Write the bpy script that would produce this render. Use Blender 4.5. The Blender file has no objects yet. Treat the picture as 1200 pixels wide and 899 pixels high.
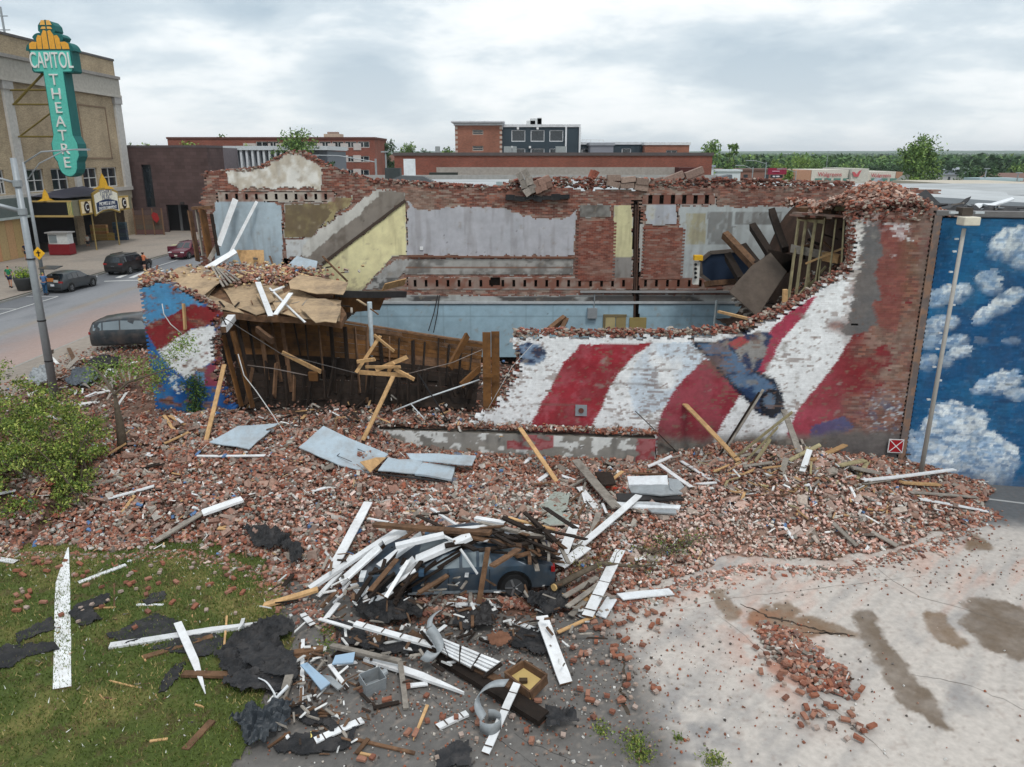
import bpy,math,random
import numpy as np
from mathutils import Vector,Matrix
random.seed(7)
rng = np.random.default_rng(7)
scene = bpy.context.scene
COL = scene.collection
# ---------------------------------------------------------------- camera, world, sun, exposure
F_PX,CAM_H = 900.0,10.0
PITCH = math.atan(264.5 / F_PX)
CP,SP = math.cos(PITCH),math.sin(PITCH)
cam_d = bpy.data.cameras.new('camera')
cam = bpy.data.objects.new('camera',cam_d)
COL.objects.link(cam)
cam.location = (0,0,CAM_H)
cam.rotation_euler = (math.radians(90) - PITCH,0,0)
cam_d.sensor_fit = 'HORIZONTAL'
cam_d.sensor_width = 36.0
cam_d.lens = 36.0 * F_PX / 1200.0
cam_d.clip_start = 0.1
cam_d.clip_end = 20000
scene.camera = cam
SUN_EL, SUN_AZ = math.radians(58), math.radians(160)     # azimuth clockwise from +Y: from behind the viewer, a little to the right
world = bpy.data.worlds.new('World')
scene.world = world
world.use_nodes = True
wn,wl = world.node_tree.nodes,world.node_tree.links
wn.clear()
w_out = wn.new('ShaderNodeOutputWorld')
w_bg = wn.new('ShaderNodeBackground')
w_bg.inputs['Strength'].default_value = 0.1
w_sky = wn.new('ShaderNodeTexSky')
w_sky.sky_type = 'NISHITA'
w_sky.sun_disc = False
w_sky.sun_elevation = SUN_EL
w_sky.sun_rotation = SUN_AZ
w_tc = wn.new('ShaderNodeTexCoord')
w_sep = wn.new('ShaderNodeSeparateXYZ')
wl.new(w_tc.outputs['Generated'],w_sep.inputs[0])
def wmath(op,a,b=None,clamp=False):
 n = wn.new('ShaderNodeMath'); n.operation = op; n.use_clamp = clamp
 for i,q in enumerate((a,b)):
  if q is None: continue
  if isinstance(q,(int,float)): n.inputs[i].default_value = q
  else: wl.new(q,n.inputs[i])
 return n.outputs[0]
zc = wmath('MAXIMUM',w_sep.outputs['Z'],0.0)
zc = wmath('ADD',zc,0.26)
cmb = wn.new('ShaderNodeCombineXYZ')
wl.new(wmath('DIVIDE',w_sep.outputs['X'],zc),cmb.inputs[0])
wl.new(wmath('DIVIDE',w_sep.outputs['Y'],zc),cmb.inputs[1])
def wnoise(scale,detail,rough,off,stretch=(1,1,1),dist=0.0):
 mp = wn.new('ShaderNodeMapping'); mp.inputs['Location'].default_value = off; mp.inputs['Scale'].default_value = stretch
 wl.new(cmb.outputs[0],mp.inputs[0])
 n = wn.new('ShaderNodeTexNoise'); n.inputs['Scale'].default_value = scale
 n.inputs['Detail'].default_value = detail; n.inputs['Roughness'].default_value = rough
 n.inputs['Distortion'].default_value = dist
 wl.new(mp.outputs[0],n.inputs['Vector'])
 return n.outputs['Fac']
n_big = wnoise(1.15,8,0.5,(5.4,2.6,0),(1,1.15,1),0.1)
n_fin = wnoise(2.6,8,0.6,(7.3,0.2,0),(1,1.0,1),0.3)
dens = wmath('ADD',wmath('MULTIPLY',n_big,0.72),wmath('MULTIPLY',n_fin,0.28))
ramp = wn.new('ShaderNodeValToRGB')
wl.new(dens,ramp.inputs[0])
cr = ramp.color_ramp
cr.elements[0].position = 0.43; cr.elements[0].color = (10.6,10.8,10.9,1)
cr.elements[1].position = 0.62; cr.elements[1].color = (4.6,5.7,6.6,1)
e = cr.elements.new(0.475); e.color = (9.3,9.8,10.0,1)
e = cr.elements.new(0.525); e.color = (6.9,7.8,8.4,1)
# towards the horizon the deck thins to an even pale tone
hz = wn.new('ShaderNodeMapRange')
wl.new(w_sep.outputs['Z'],hz.inputs['Value'])
hz.inputs['From Min'].default_value = 0.0; hz.inputs['From Max'].default_value = 0.16
hz.inputs['To Min'].default_value = 0.6; hz.inputs['To Max'].default_value = 0.0
w_m1 = wn.new('ShaderNodeMix'); w_m1.data_type = 'RGBA'
wl.new(hz.outputs[0],w_m1.inputs[0]); wl.new(ramp.outputs[0],w_m1.inputs[6]); w_m1.inputs[7].default_value = (8.9,9.3,9.5,1)
w_m2 = wn.new('ShaderNodeMix'); w_m2.data_type = 'RGBA'; w_m2.inputs[0].default_value = 0.93
wl.new(w_sky.outputs[0],w_m2.inputs[6]); wl.new(w_m1.outputs[2],w_m2.inputs[7])
wl.new(w_m2.outputs[2],w_bg.inputs['Color'])
wl.new(w_bg.outputs[0],w_out.inputs[0])
sun_d = bpy.data.lights.new('sun','SUN')
sun_d.energy = 1.5
sun_d.angle = math.radians(14)
sun_d.color = (1.0,0.965,0.92)
sun = bpy.data.objects.new('sun',sun_d)
COL.objects.link(sun)
sdir = Vector((math.sin(SUN_AZ) * math.cos(SUN_EL),math.cos(SUN_AZ) * math.cos(SUN_EL),math.sin(SUN_EL)))
sun.rotation_euler = sdir.to_track_quat('Z','Y').to_euler()
sun.location = (10,-20,60)
scene.view_settings.view_transform = 'Standard'
scene.view_settings.look = 'None'
scene.view_settings.exposure = 0.10
scene.view_settings.gamma = 1.0
scene.view_settings.use_curve_mapping = False
scene.cycles.max_bounces = 5
scene.cycles.diffuse_bounces = 3
scene.cycles.glossy_bounces = 2
scene.cycles.transparent_max_bounces = 6
scene.cycles.use_denoising = True
# ---------------------------------------------------------------- geometry of the survey: sight lines into the place
def ray(u,v):
 a,b = (u - 600.0) / F_PX,(449.5 - v) / F_PX
 return a,CP + b * SP,-SP + b * CP
def onY(u,v,Y):
 d = ray(u,v); t = Y / d[1]
 return Vector((d[0] * t,Y,CAM_H + d[2] * t))
def onz(u,v,z=0.0):
 d = ray(u,v); t = (z - CAM_H) / d[2]
 return Vector((d[0] * t,d[1] * t,z))
def onpl(u,v,p,n):
 d = Vector(ray(u,v)); n = Vector(n)
 t = (Vector(p) - Vector((0,0,CAM_H))).dot(n) / d.dot(n)
 return Vector((0,0,CAM_H)) + d * t
def proj(x,y,z):
 zd = y * CP + (CAM_H - z) * SP
 yy = y * SP - (CAM_H - z) * CP
 return 600 + F_PX * x / zd,449.5 - F_PX * yy / zd
def wall_y(x): return 24.4 - 0.10 * x            # street-side to alley: the painted party wall
def onwall(u,v,off=0.0): return onpl(u,v,(0,24.4 - off,0),(0.10,1,0))
FAR_Y = 33.5
# ---------------------------------------------------------------- numpy noise
def _hash(ix,iy,seed):
 ix = ix.astype(np.int64); iy = iy.astype(np.int64)
 n = (ix * 374761393 + iy * 668265263 + seed * 1442695041) & 0xffffffff
 n = ((n ^ (n >> 13)) * 1274126177) & 0xffffffff
 n = n ^ (n >> 16)
 return (n & 0xffffff) / float(0xffffff)
def vnoise(x,y,seed=0):
 x = np.asarray(x,float); y = np.asarray(y,float)
 ix,iy = np.floor(x),np.floor(y)
 fx,fy = x - ix,y - iy
 fx = fx * fx * (3 - 2 * fx); fy = fy * fy * (3 - 2 * fy)
 a = _hash(ix,iy,seed); b = _hash(ix + 1,iy,seed)
 c = _hash(ix,iy + 1,seed); d = _hash(ix + 1,iy + 1,seed)
 return (a * (1 - fx) + b * fx) * (1 - fy) + (c * (1 - fx) + d * fx) * fy
def fbm(x,y,seed=0,octv=4):
 s = 0; a = 0.5; t = 0
 for i in range(octv):
  s = s + a * vnoise(np.asarray(x) * 2 ** i,np.asarray(y) * 2 ** i,seed + i * 17); t += a; a *= 0.55
 return s / t
def sstep(a,b,x):
 t = np.clip((x - a) / (b - a),0,1)
 return t * t * (3 - 2 * t)
def inpoly(x,y,poly):
 x = np.asarray(x); y = np.asarray(y); r = np.zeros(x.shape,bool)
 n = len(poly); j = n - 1
 for i in range(n):
  xi,yi = poly[i]; xj,yj = poly[j]
  if yi != yj:
   c = ((yi > y) != (yj > y)) & (x < (xj - xi) * (y - yi) / (yj - yi) + xi)
   r ^= c
  j = i
 return r
def lin(r,g,b):
 o = []
 for c in (r,g,b):
  c /= 255.0
  o.append(c / 12.92 if c <= 0.04045 else ((c + 0.055) / 1.055) ** 2.4)
 return tuple(o)
# ---------------------------------------------------------------- object helpers
ORG = {}
def tag(o,label=None,cat=None,group=None,kind=None):
 if label: o['label'] = label
 if cat: o['category'] = cat
 if group: o['group'] = group
 if kind: o['kind'] = kind
 return o
def thing(name,label,cat,loc=(0,0,0),rotz=0.0,group=None):
 o = bpy.data.objects.new(name,None); COL.objects.link(o)
 o.location = loc; o.rotation_euler = (0,0,rotz); o.empty_display_size = 0.3
 ORG[o.name] = (0,0,0) if rotz else tuple(loc)
 return tag(o,label,cat,group)
def mesh_np(name,V,F,mat,parent=None,col=None,smooth=False,local=False):
 """V Nx3, F list of index rows or an int array of quads or triangles"""
 V = np.asarray(V,np.float32).reshape(-1,3)
 me = bpy.data.meshes.new(name)
 org = (0,0,0)
 if parent is not None and not local: org = ORG.get(parent.name,(0,0,0))
 elif parent is None and len(V) and not local:
  org = (float((V[:,0].min() + V[:,0].max()) / 2),float((V[:,1].min() + V[:,1].max()) / 2),float(V[:,2].min()))
 V = V - np.array(org,np.float32)
 if isinstance(F,np.ndarray):
  k = F.shape[1]; nf = len(F)
  me.vertices.add(len(V)); me.vertices.foreach_set('co',V.ravel())
  me.loops.add(nf * k); me.loops.foreach_set('vertex_index',F.astype(np.int32).ravel())
  me.polygons.add(nf)
  me.polygons.foreach_set('loop_start',np.arange(0,nf * k,k,dtype=np.int32))
  me.update(calc_edges=True)
 else:
  me.from_pydata(V.tolist(),[],[list(f) for f in F]); me.update()
 if col is not None:
  ca = me.color_attributes.new('Col','FLOAT_COLOR','POINT')
  c4 = np.ones((len(V),4),np.float32); c4[:,:3] = np.clip(col,0,1)
  ca.data.foreach_set('color',c4.ravel())
 if mat: me.materials.append(mat)
 me.polygons.foreach_set('use_smooth',np.full(len(me.polygons),bool(smooth)))
 o = bpy.data.objects.new(name,me); COL.objects.link(o)
 if parent is not None:
  o.parent = parent; ORG[o.name] = org
 else:
  o.location = org; ORG[o.name] = org
 return o
BOXV = np.array([(-1,-1,-1),(1,-1,-1),(1,1,-1),(-1,1,-1),(-1,-1,1),(1,-1,1),(1,1,1),(-1,1,1)],float) * 0.5
BOXF = np.array([(0,3,2,1),(4,5,6,7),(0,1,5,4),(1,2,6,5),(2,3,7,6),(3,0,4,7)])
def eul(rx,ry,rz):
 cx,sx,cy,sy,cz,sz = np.cos(rx),np.sin(rx),np.cos(ry),np.sin(ry),np.cos(rz),np.sin(rz)
 R = np.empty((len(rx),3,3))
 R[:,0,0] = cz * cy; R[:,0,1] = cz * sy * sx - sz * cx; R[:,0,2] = cz * sy * cx + sz * sx
 R[:,1,0] = sz * cy; R[:,1,1] = sz * sy * sx + cz * cx; R[:,1,2] = sz * sy * cx - cz * sx
 R[:,2,0] = -sy; R[:,2,1] = cy * sx; R[:,2,2] = cy * cx
 return R
def boxes_np(C,S,R,cols,chip=0.0):
 n = len(C)
 B = np.repeat(BOXV[None],n,0)
 if chip: B = B * (1 + rng.uniform(-chip,chip,B.shape))
 L = B * S[:,None,:]
 W = np.einsum('nij,nkj->nki',R,L) + C[:,None,:]
 Fq = (BOXF[None] + (np.arange(n) * 8)[:,None,None]).reshape(-1,4)
 return W.reshape(-1,3),Fq,np.repeat(cols,8,0)
class MB:
 def __init__(s): s.v = []; s.f = []; s.c = []; s.col = (1,1,1)
 def add(s,vs,fs,col=None):
  b = len(s.v); s.v += [tuple(p) for p in vs]; s.f += [[i + b for i in f] for f in fs]
  s.c += [col or s.col] * len(vs); return s
 def box(s,c,d,col=None,rz=0.0,rot=None):
  M = rot if rot is not None else Matrix.Rotation(rz,3,'Z')
  s.add([Vector(c) + M @ Vector((q[0] * d[0],q[1] * d[1],q[2] * d[2])) for q in BOXV],BOXF.tolist(),col); return s
 def bb(s,x0,x1,y0,y1,z0,z1,col=None):
  return s.box(((x0 + x1) / 2,(y0 + y1) / 2,(z0 + z1) / 2),(abs(x1 - x0),abs(y1 - y0),abs(z1 - z0)),col)
 def beam(s,p0,p1,w,t,roll=0.0,col=None):
  p0,p1 = Vector(p0),Vector(p1); d = p1 - p0; L = d.length
  if L < 1e-6: return s
  d.normalize(); up = Vector((0,0,1)) if abs(d.z) < 0.95 else Vector((0,1,0))
  sx = d.cross(up).normalized(); uz = sx.cross(d).normalized()
  M = Matrix((d,sx,uz)).transposed() @ Matrix.Rotation(roll,3,'X')
  return s.box((p0 + p1) / 2,(L,w,t),col,rot=M)
 def tube(s,pts,r,n=8,col=None,cap=True):
  pts = [Vector(p) for p in pts]
  rs = r if isinstance(r,(list,tuple)) else [r] * len(pts)
  b = len(s.v); prev = None
  for i,p in enumerate(pts):
   d = (pts[min(i + 1,len(pts) - 1)] - pts[max(i - 1,0)]).normalized()
   if prev is None:
    a = Vector((0,0,1)) if abs(d.z) < 0.9 else Vector((1,0,0))
    x = d.cross(a).normalized()
   else: x = (prev - d * prev.dot(d)).normalized()
   prev = x; y = d.cross(x)
   for k in range(n):
    an = 2 * math.pi * k / n
    s.v.append(tuple(p + (x * math.cos(an) + y * math.sin(an)) * rs[i])); s.c.append(col or s.col)
  for i in range(len(pts) - 1):
   for k in range(n):
    s.f.append([b + i * n + k,b + i * n + (k + 1) % n,b + (i + 1) * n + (k + 1) % n,b + (i + 1) * n + k])
  if cap:
   s.f.append([b + k for k in range(n)][::-1]); s.f.append([b + (len(pts) - 1) * n + k for k in range(n)])
  return s
 def prism(s,poly,axis_o,ax,ay,an,t,col=None):
  """polygon in the plane (ax, ay) through axis_o, thickness t along an"""
  ax,ay,an,o = Vector(ax),Vector(ay),Vector(an),Vector(axis_o)
  n = len(poly)
  vs = [o + ax * p[0] + ay * p[1] for p in poly] + [o + ax * p[0] + ay * p[1] + an * t for p in poly]
  fs = [list(range(n))[::-1],list(range(n,2 * n))] + [[i,(i + 1) % n,n + (i + 1) % n,n + i] for i in range(n)]
  return s.add(vs,fs,col)
 def build(s,name,mat,parent=None,smooth=False,local=False,usecol=True):
  return mesh_np(name,np.array(s.v),s.f,mat,parent,np.array(s.c) if usecol else None,smooth,local)
def copy_tree(o,parent=None):
 c = o.copy(); COL.objects.link(c); c.parent = parent
 for ch in list(o.children): copy_tree(ch,c)
 return c
# ---------------------------------------------------------------- materials
MATS = {}
def nmat(name,color=(0.5,0.5,0.5),rough=0.85,var=0.25,scale=6.0,vcol=False,bump=0.15,bscale=30.0,metal=0.0,
         spec=0.3,color2=None,mask=None,stretch=(1,1,1),dirt=None,dirtscale=1.2,dirtamt=0.5,emit=None,objrand=0.0):
 """colour (or the 'Col' attribute) x two octaves of noise, optional second colour through a noise mask (peeling, rust), dirt film"""
 if name in MATS: return MATS[name]
 m = bpy.data.materials.new(name); m.use_nodes = True
 N,L = m.node_tree.nodes,m.node_tree.links
 p = N['Principled BSDF']
 p.inputs['Roughness'].default_value = rough; p.inputs['Metallic'].default_value = metal
 p.inputs['Specular IOR Level'].default_value = spec
 tc = N.new('ShaderNodeTexCoord'); mp = N.new('ShaderNodeMapping')
 mp.inputs['Scale'].default_value = stretch
 L.new(tc.outputs['Object'],mp.inputs[0])
 def noise(sc,det=5,rg=0.6):
  n = N.new('ShaderNodeTexNoise'); n.inputs['Scale'].default_value = sc; n.inputs['Detail'].default_value = det
  n.inputs['Roughness'].default_value = rg; L.new(mp.outputs[0],n.inputs['Vector']); return n.outputs['Fac']
 if vcol:
  a = N.new('ShaderNodeAttribute'); a.attribute_name = 'Col'; base = a.outputs['Color']
 else:
  rgb = N.new('ShaderNodeRGB'); rgb.outputs[0].default_value = (*color,1); base = rgb.outputs[0]
 def mix(fac,a,b,mode='MIX'):
  x = N.new('ShaderNodeMix'); x.data_type = 'RGBA'; x.blend_type = mode
  for i,q in ((0,fac),(6,a),(7,b)):
   if isinstance(q,(int,float)): x.inputs[i].default_value = q
   elif isinstance(q,tuple): x.inputs[i].default_value = (*q[:3],1)
   else: L.new(q,x.inputs[i])
  return x.outputs[2]
 def rng_(src,a,b,c,d):
  x = N.new('ShaderNodeMapRange'); L.new(src,x.inputs[0])
  for i,q in enumerate((a,b,c,d)): x.inputs[i + 1].default_value = q
  return x.outputs[0]
 if color2 is not None:
  thr = mask or 0.56
  base = mix(rng_(noise(scale * 1.6,8,0.7),thr,thr + 0.06,0,1),base,color2)
 if dirt is not None:
  base = mix(rng_(noise(dirtscale,6,0.65),0.42,0.68,0,dirtamt),base,dirt)
 if var:
  f1 = rng_(noise(scale),0.25,0.75,1 - var,1 + var)
  c1 = N.new('ShaderNodeCombineColor'); [L.new(f1,c1.inputs[i]) for i in range(3)]
  base = mix(1.0,base,c1.outputs[0],'MULTIPLY')
 if objrand:
  oi = N.new('ShaderNodeObjectInfo')
  f1 = rng_(oi.outputs['Random'],0,1,1 - objrand,1 + objrand)
  c1 = N.new('ShaderNodeCombineColor'); [L.new(f1,c1.inputs[i]) for i in range(3)]
  base = mix(1.0,base,c1.outputs[0],'MULTIPLY')
 L.new(base,p.inputs['Base Color'])
 if bump:
  b = N.new('ShaderNodeBump'); b.inputs['Strength'].default_value = bump; b.inputs['Distance'].default_value = 0.03
  L.new(noise(bscale,4,0.6),b.inputs['Height']); L.new(b.outputs[0],p.inputs['Normal'])
 if emit:
  p.inputs['Emission Color'].default_value = (*emit[0],1); p.inputs['Emission Strength'].default_value = emit[1]
 MATS[name] = m
 return m
M_BRICK = nmat('brick_and_paint',vcol=True,rough=0.9,var=0.16,scale=7,bump=0.25,bscale=45,dirt=(0.10,0.08,0.07),dirtscale=1.3,dirtamt=0.18)
M_RUBBLE = nmat('brick_rubble',vcol=True,rough=0.95,var=0.3,scale=14,bump=0.3,bscale=60)
M_PLASTER = nmat('plaster',vcol=True,rough=0.9,var=0.14,scale=2.2,bump=0.15,bscale=12,dirt=(0.24,0.21,0.18),dirtscale=0.9,dirtamt=0.12)
M_COL = nmat('painted_surface',vcol=True,rough=0.7,var=0.15,scale=5,bump=0.1)
M_SATIN = nmat('satin_paint',vcol=True,rough=0.35,var=0.05,scale=5,bump=0.0,spec=0.5)
M_WHITEWOOD = nmat('white_painted_wood',lin(228,230,232),rough=0.55,var=0.12,scale=1.5,color2=lin(140,128,114),mask=0.66,dirt=lin(150,146,140),dirtscale=3.0,dirtamt=0.45,bump=0.2,bscale=40,objrand=0.10)
M_RAWWOOD = nmat('raw_sawn_wood',lin(196,158,112),rough=0.8,var=0.22,scale=8,dirt=lin(120,92,66),dirtscale=3,dirtamt=0.5,bump=0.25,bscale=50,stretch=(1,1,1),objrand=0.18)
M_OLDWOOD = nmat('old_brown_wood',lin(112,84,62),rough=0.9,var=0.35,scale=7,dirt=lin(58,44,36),dirtscale=2.5,dirtamt=0.7,bump=0.35,bscale=40,objrand=0.25)
M_GREYWOOD = nmat('weathered_grey_wood',lin(150,143,134),rough=0.9,var=0.3,scale=7,dirt=lin(92,84,76),dirtscale=3,dirtamt=0.6,bump=0.3,bscale=40,objrand=0.15)
M_DARKWOOD = nmat('dark_and_shade_toned_wood',lin(40,31,25),rough=0.9,var=0.4,scale=7,bump=0.35,bscale=40,objrand=0.25)  # dark timber; also carries the painted shade of the lower deck planks
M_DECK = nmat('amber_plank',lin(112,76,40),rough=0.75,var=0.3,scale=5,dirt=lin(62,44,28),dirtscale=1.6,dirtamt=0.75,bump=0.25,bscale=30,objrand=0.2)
M_PLY = nmat('weathered_plywood',lin(176,152,122),rough=0.9,var=0.2,scale=5,dirt=lin(112,98,84),dirtscale=1.5,dirtamt=0.75,bump=0.2,bscale=25,objrand=0.12)
M_TARP = nmat('black_roofing_felt',lin(36,37,40),rough=0.7,var=0.4,scale=5,dirt=lin(84,78,74),dirtscale=4,dirtamt=0.3,bump=0.4,bscale=30,spec=0.35,objrand=0.2)
M_SHEETM = nmat('galvanised_sheet',lin(150,156,160),rough=0.6,var=0.25,scale=4,metal=0.25,bump=0.1,dirt=lin(120,116,110),dirtscale=3,dirtamt=0.4,spec=0.5)
M_WHITEM = nmat('white_sheet_metal',lin(222,226,230),rough=0.4,var=0.08,scale=4,bump=0.1,dirt=lin(150,146,140),dirtscale=3,dirtamt=0.4,spec=0.5)
M_BLUEPANEL = nmat('pale_blue_grey_panel',lin(166,180,190),rough=0.6,var=0.1,scale=3,bump=0.08,dirt=lin(128,118,108),dirtscale=1.8,dirtamt=0.5)
M_METAL = nmat('grey_steel',lin(150,156,160),rough=0.5,var=0.1,scale=6,metal=0.3,bump=0.05,spec=0.5)
M_IRON = nmat('dark_iron',lin(48,46,46),rough=0.6,var=0.3,scale=6,bump=0.1)
M_CONC = nmat('concrete',vcol=True,rough=0.92,var=0.18,scale=3,bump=0.3,bscale=40)
M_GLASS = nmat('window_glass',lin(34,42,48),rough=0.08,var=0.25,scale=0.7,bump=0.0,spec=0.8)
M_GLASSL = nmat('window_glass_pale',lin(120,132,138),rough=0.1,var=0.25,scale=0.7,bump=0.0,spec=0.8)
M_LEAF = nmat('leaves',vcol=True,rough=0.65,var=0.2,scale=3,bump=0.0,spec=0.25)
M_BARK = nmat('bark',lin(92,82,70),rough=0.95,var=0.35,scale=9,bump=0.5,bscale=30)
M_RUBBER = nmat('tyre_rubber',lin(26,26,27),rough=0.85,var=0.1,bump=0.0)
M_ALLOY = nmat('wheel_alloy',lin(150,152,155),rough=0.35,var=0.05,metal=0.7,bump=0.0)
M_SKIN = nmat('skin',lin(176,126,100),rough=0.6,var=0.08,bump=0.0)
M_ROOFG = nmat('grey_roof_membrane',vcol=True,rough=0.8,var=0.14,scale=0.7,bump=0.1,bscale=6)
# ================================================================ GROUND
def grid_sheet(name,x0,x1,y0,y1,step,zf,colf,mat,maskf=None,kind='structure',parent=None,skirt=None):
 xs = np.arange(x0,x1 + step / 2,step); ys = np.arange(y0,y1 + step / 2,step)
 X,Y = np.meshgrid(xs,ys); Z = zf(X,Y) if callable(zf) else np.full(X.shape,float(zf))
 nx,ny = len(xs),len(ys)
 i = np.arange(nx * ny).reshape(ny,nx)
 Fq = np.stack([i[:-1,:-1],i[:-1,1:],i[1:,1:],i[1:,:-1]],-1).reshape(-1,4)
 if maskf is not None:
  mk_ = maskf((X[:-1,:-1] + X[1:,1:]) / 2,(Y[:-1,:-1] + Y[1:,1:]) / 2).ravel(); Fq = Fq[mk_]
 V = np.stack([X,Y,Z],-1).reshape(-1,3)
 C = colf(X.ravel(),Y.ravel()) if colf is not None else None
 used = np.zeros(len(V),bool); used[Fq.ravel()] = True
 idx = np.cumsum(used) - 1
 o = mesh_np(name,V[used],idx[Fq],mat,parent,C[used] if C is not None else None,smooth=True)
 if kind and parent is None: o['kind'] = kind
 return o
def blend(C,m,c):
 m = np.clip(m,0,1)[:,None]
 return C * (1 - m) + np.array(c)[None] * m
# rubble terrain -------------------------------------------------
FRONT = [onz(u,v) for u,v in [(0,652),(60,650),(130,655),(210,648),(300,668),(345,702),(400,738),(480,722),(560,708),(700,712),(740,705),(790,690),(870,665),(990,668),(1090,640),(1140,615),(1160,597)]]
FX = np.array([-30.] + [p.x for p in FRONT] + [15.3]); FYs = np.array([18.2] + [p.y for p in FRONT] + [22.4])
HWX = np.array([-26,-18,-14,-12.2,-9,-6.5,-4.6,-3.8,0,4.6,5.6,8,10,12,13.5,14.6])
HWZ = np.array([0.3,0.5,1.0,1.35,1.35,1.25,1.1,0.55,0.3,0.3,0.55,0.95,0.8,0.55,0.3,0.05])
def hR(x,y):
 x = np.asarray(x,float); y = np.asarray(y,float)
 yw = wall_y(x); yf = np.interp(x,FX,FYs)
 n1 = fbm(x * 0.9,y * 0.9,3); n2 = fbm(x * 2.4,y * 2.4,9)
 t = (y - yf + (n1 - .5) * 1.2) / np.maximum(yw - yf,0.5)
 hw = np.interp(x,HWX,HWZ)
 h = hw * sstep(-0.02,1.0,t) * (0.75 + 0.5 * n1) + 0.10 * sstep(-0.02,0.15,t) * n2
 def bump(cx,cy,rx,ry,z): return z * np.exp(-(((x - cx) / rx) ** 2 + ((y - cy) / ry) ** 2))
 inside_t = sstep(0.05,0.3,t)
 h = h + inside_t * (bump(7.2,20.4,2.6,1.8,.65) + bump(9.8,20.9,2.2,1.3,.45) + bump(-1.0,19.5,2.5,1.5,.25) + bump(4.4,19.4,1.6,1.6,.35)
      + bump(-9,20.5,3,1.5,.25))
 # rubble round the buried car
 h = np.maximum(h,bump(-1.2,16.3,3.4,1.5,.16) * (0.3 + n2) - 0.03)
 # inside the building and on the street side of it
 behind = 1.1 + 0.45 * (n1 - .3) + 0.12 * n2
 ledge = 1.28 + 0.1 * n2
 inb = (x > -13.0)
 h = np.where((y > yw) & inb,behind,h)
 h = np.where((y > yw - 0.42) & (y <= yw) & (x > -4.9) & (x < 4.75),ledge,h)
 # heap that carries the fallen upper storeys at the right end
 mass = sstep(6.5,12.0,x - 0.25 * (y - 27)) * 4.4 * sstep(25.0,27.0,y)
 h = np.where((y > yw) & (x < 15.5),h + mass * (0.8 + 0.4 * n1),h)
 # street side
 st = sstep(-25.2,-20.0,x + (n1 - .5) * 2.5)
 fade = sstep(43.5,38.0,y + (n1 - .5) * 3)
 hs = 0.12 + 0.95 * sstep(-20,-13,x) * (0.55 + 0.7 * n1) + 0.15 * n2
 front_s = sstep(17.7,20.5,y + (n1 - .5) * 1.5)
 h = np.where((x <= -13.0) & (y < 45),np.maximum(hs * st * fade * front_s,np.where(y < 26,h * 0.9,0)),h)
 # scattered heap on the lot
 sx,sy = 6.1,13.6
 h = np.maximum(h,0.13 * np.exp(-(((x - sx - (y - 13.6) * -0.35) / 0.62) ** 2 + ((y - sy) / 1.5) ** 2)) * (0.4 + n2) - 0.03)
 return np.maximum(h,0)
HX0,HY0,HS = -32.0,8.0,0.08
_hx,_hy = np.meshgrid(np.arange(HX0,20,HS),np.arange(HY0,46,HS))
HG = hR(_hx,_hy).tolist(); HNY,HNX = _hx.shape
def H1(x,y):
 fx,fy = (x - HX0) / HS,(y - HY0) / HS
 i,j = min(max(int(fx),0),HNX - 2),min(max(int(fy),0),HNY - 2)
 fx,fy = fx - i,fy - j; a,b = HG[j],HG[j + 1]
 return (a[i] * (1 - fx) + a[i + 1] * fx) * (1 - fy) + (b[i] * (1 - fx) + b[i + 1] * fx) * fy
def hit(u,v,lift=0.0):
 """where the sight line through a point of the survey meets the debris"""
 d = ray(u,v); t = 11.0; last = t
 while t < 80:
  x,y,z = d[0] * t,d[1] * t,CAM_H + d[2] * t
  if z <= H1(x,y) + lift: break
  last = t; t += 0.12
 a,b = last,t
 for _ in range(8):
  m = (a + b) / 2
  if CAM_H + d[2] * m <= H1(d[0] * m,d[1] * m) + lift: b = m
  else: a = m
 return Vector((d[0] * b,d[1] * b,CAM_H + d[2] * b))
# far ground ------------------------------------------------------
gm = nmat('far_ground',lin(104,112,84),rough=1.0,var=0.25,scale=0.02,dirt=lin(120,118,112),dirtscale=0.01,dirtamt=0.7,bump=0)
mb = MB(); mb.add([(-9000,-300,-0.02),(9000,-300,-0.02),(9000,12000,-0.02),(-9000,12000,-0.02)],[[0,1,2,3]])
tag(mb.build('ground',gm,usecol=False),kind='structure')
# alley lot: asphalt and pale dusty concrete with wet patches
DIRTS = [
 [(833,694),(850,692),(868,712),(866,724),(850,728),(838,716)],
 [(880,712),(900,711),(915,724),(960,727),(1008,742),(1006,747),(955,748),(940,742),(915,745),(897,745),(880,730)],
 [(905,710),(925,706),(938,722),(920,730),(908,722)],
 [(1002,720),(1022,718),(1036,728),(1040,750),(1060,775),(1085,800),(1102,822),(1118,855),(1110,857),(1088,840),(1062,826),(1048,818),(1036,790),(1022,764),(1006,744)],
 [(1082,714),(1105,718),(1128,742),(1138,758),(1120,762),(1098,748),(1084,732)],
 [(1128,706),(1150,699),(1178,705),(1210,720),(1215,775),(1190,772),(1150,756),(1132,732)],
 [(1130,630),(1150,628),(1160,640),(1140,650)],
]
DIRTS_G = [[(onz(u,v).x,onz(u,v).y) for u,v in P_] for P_ in DIRTS]
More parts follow.
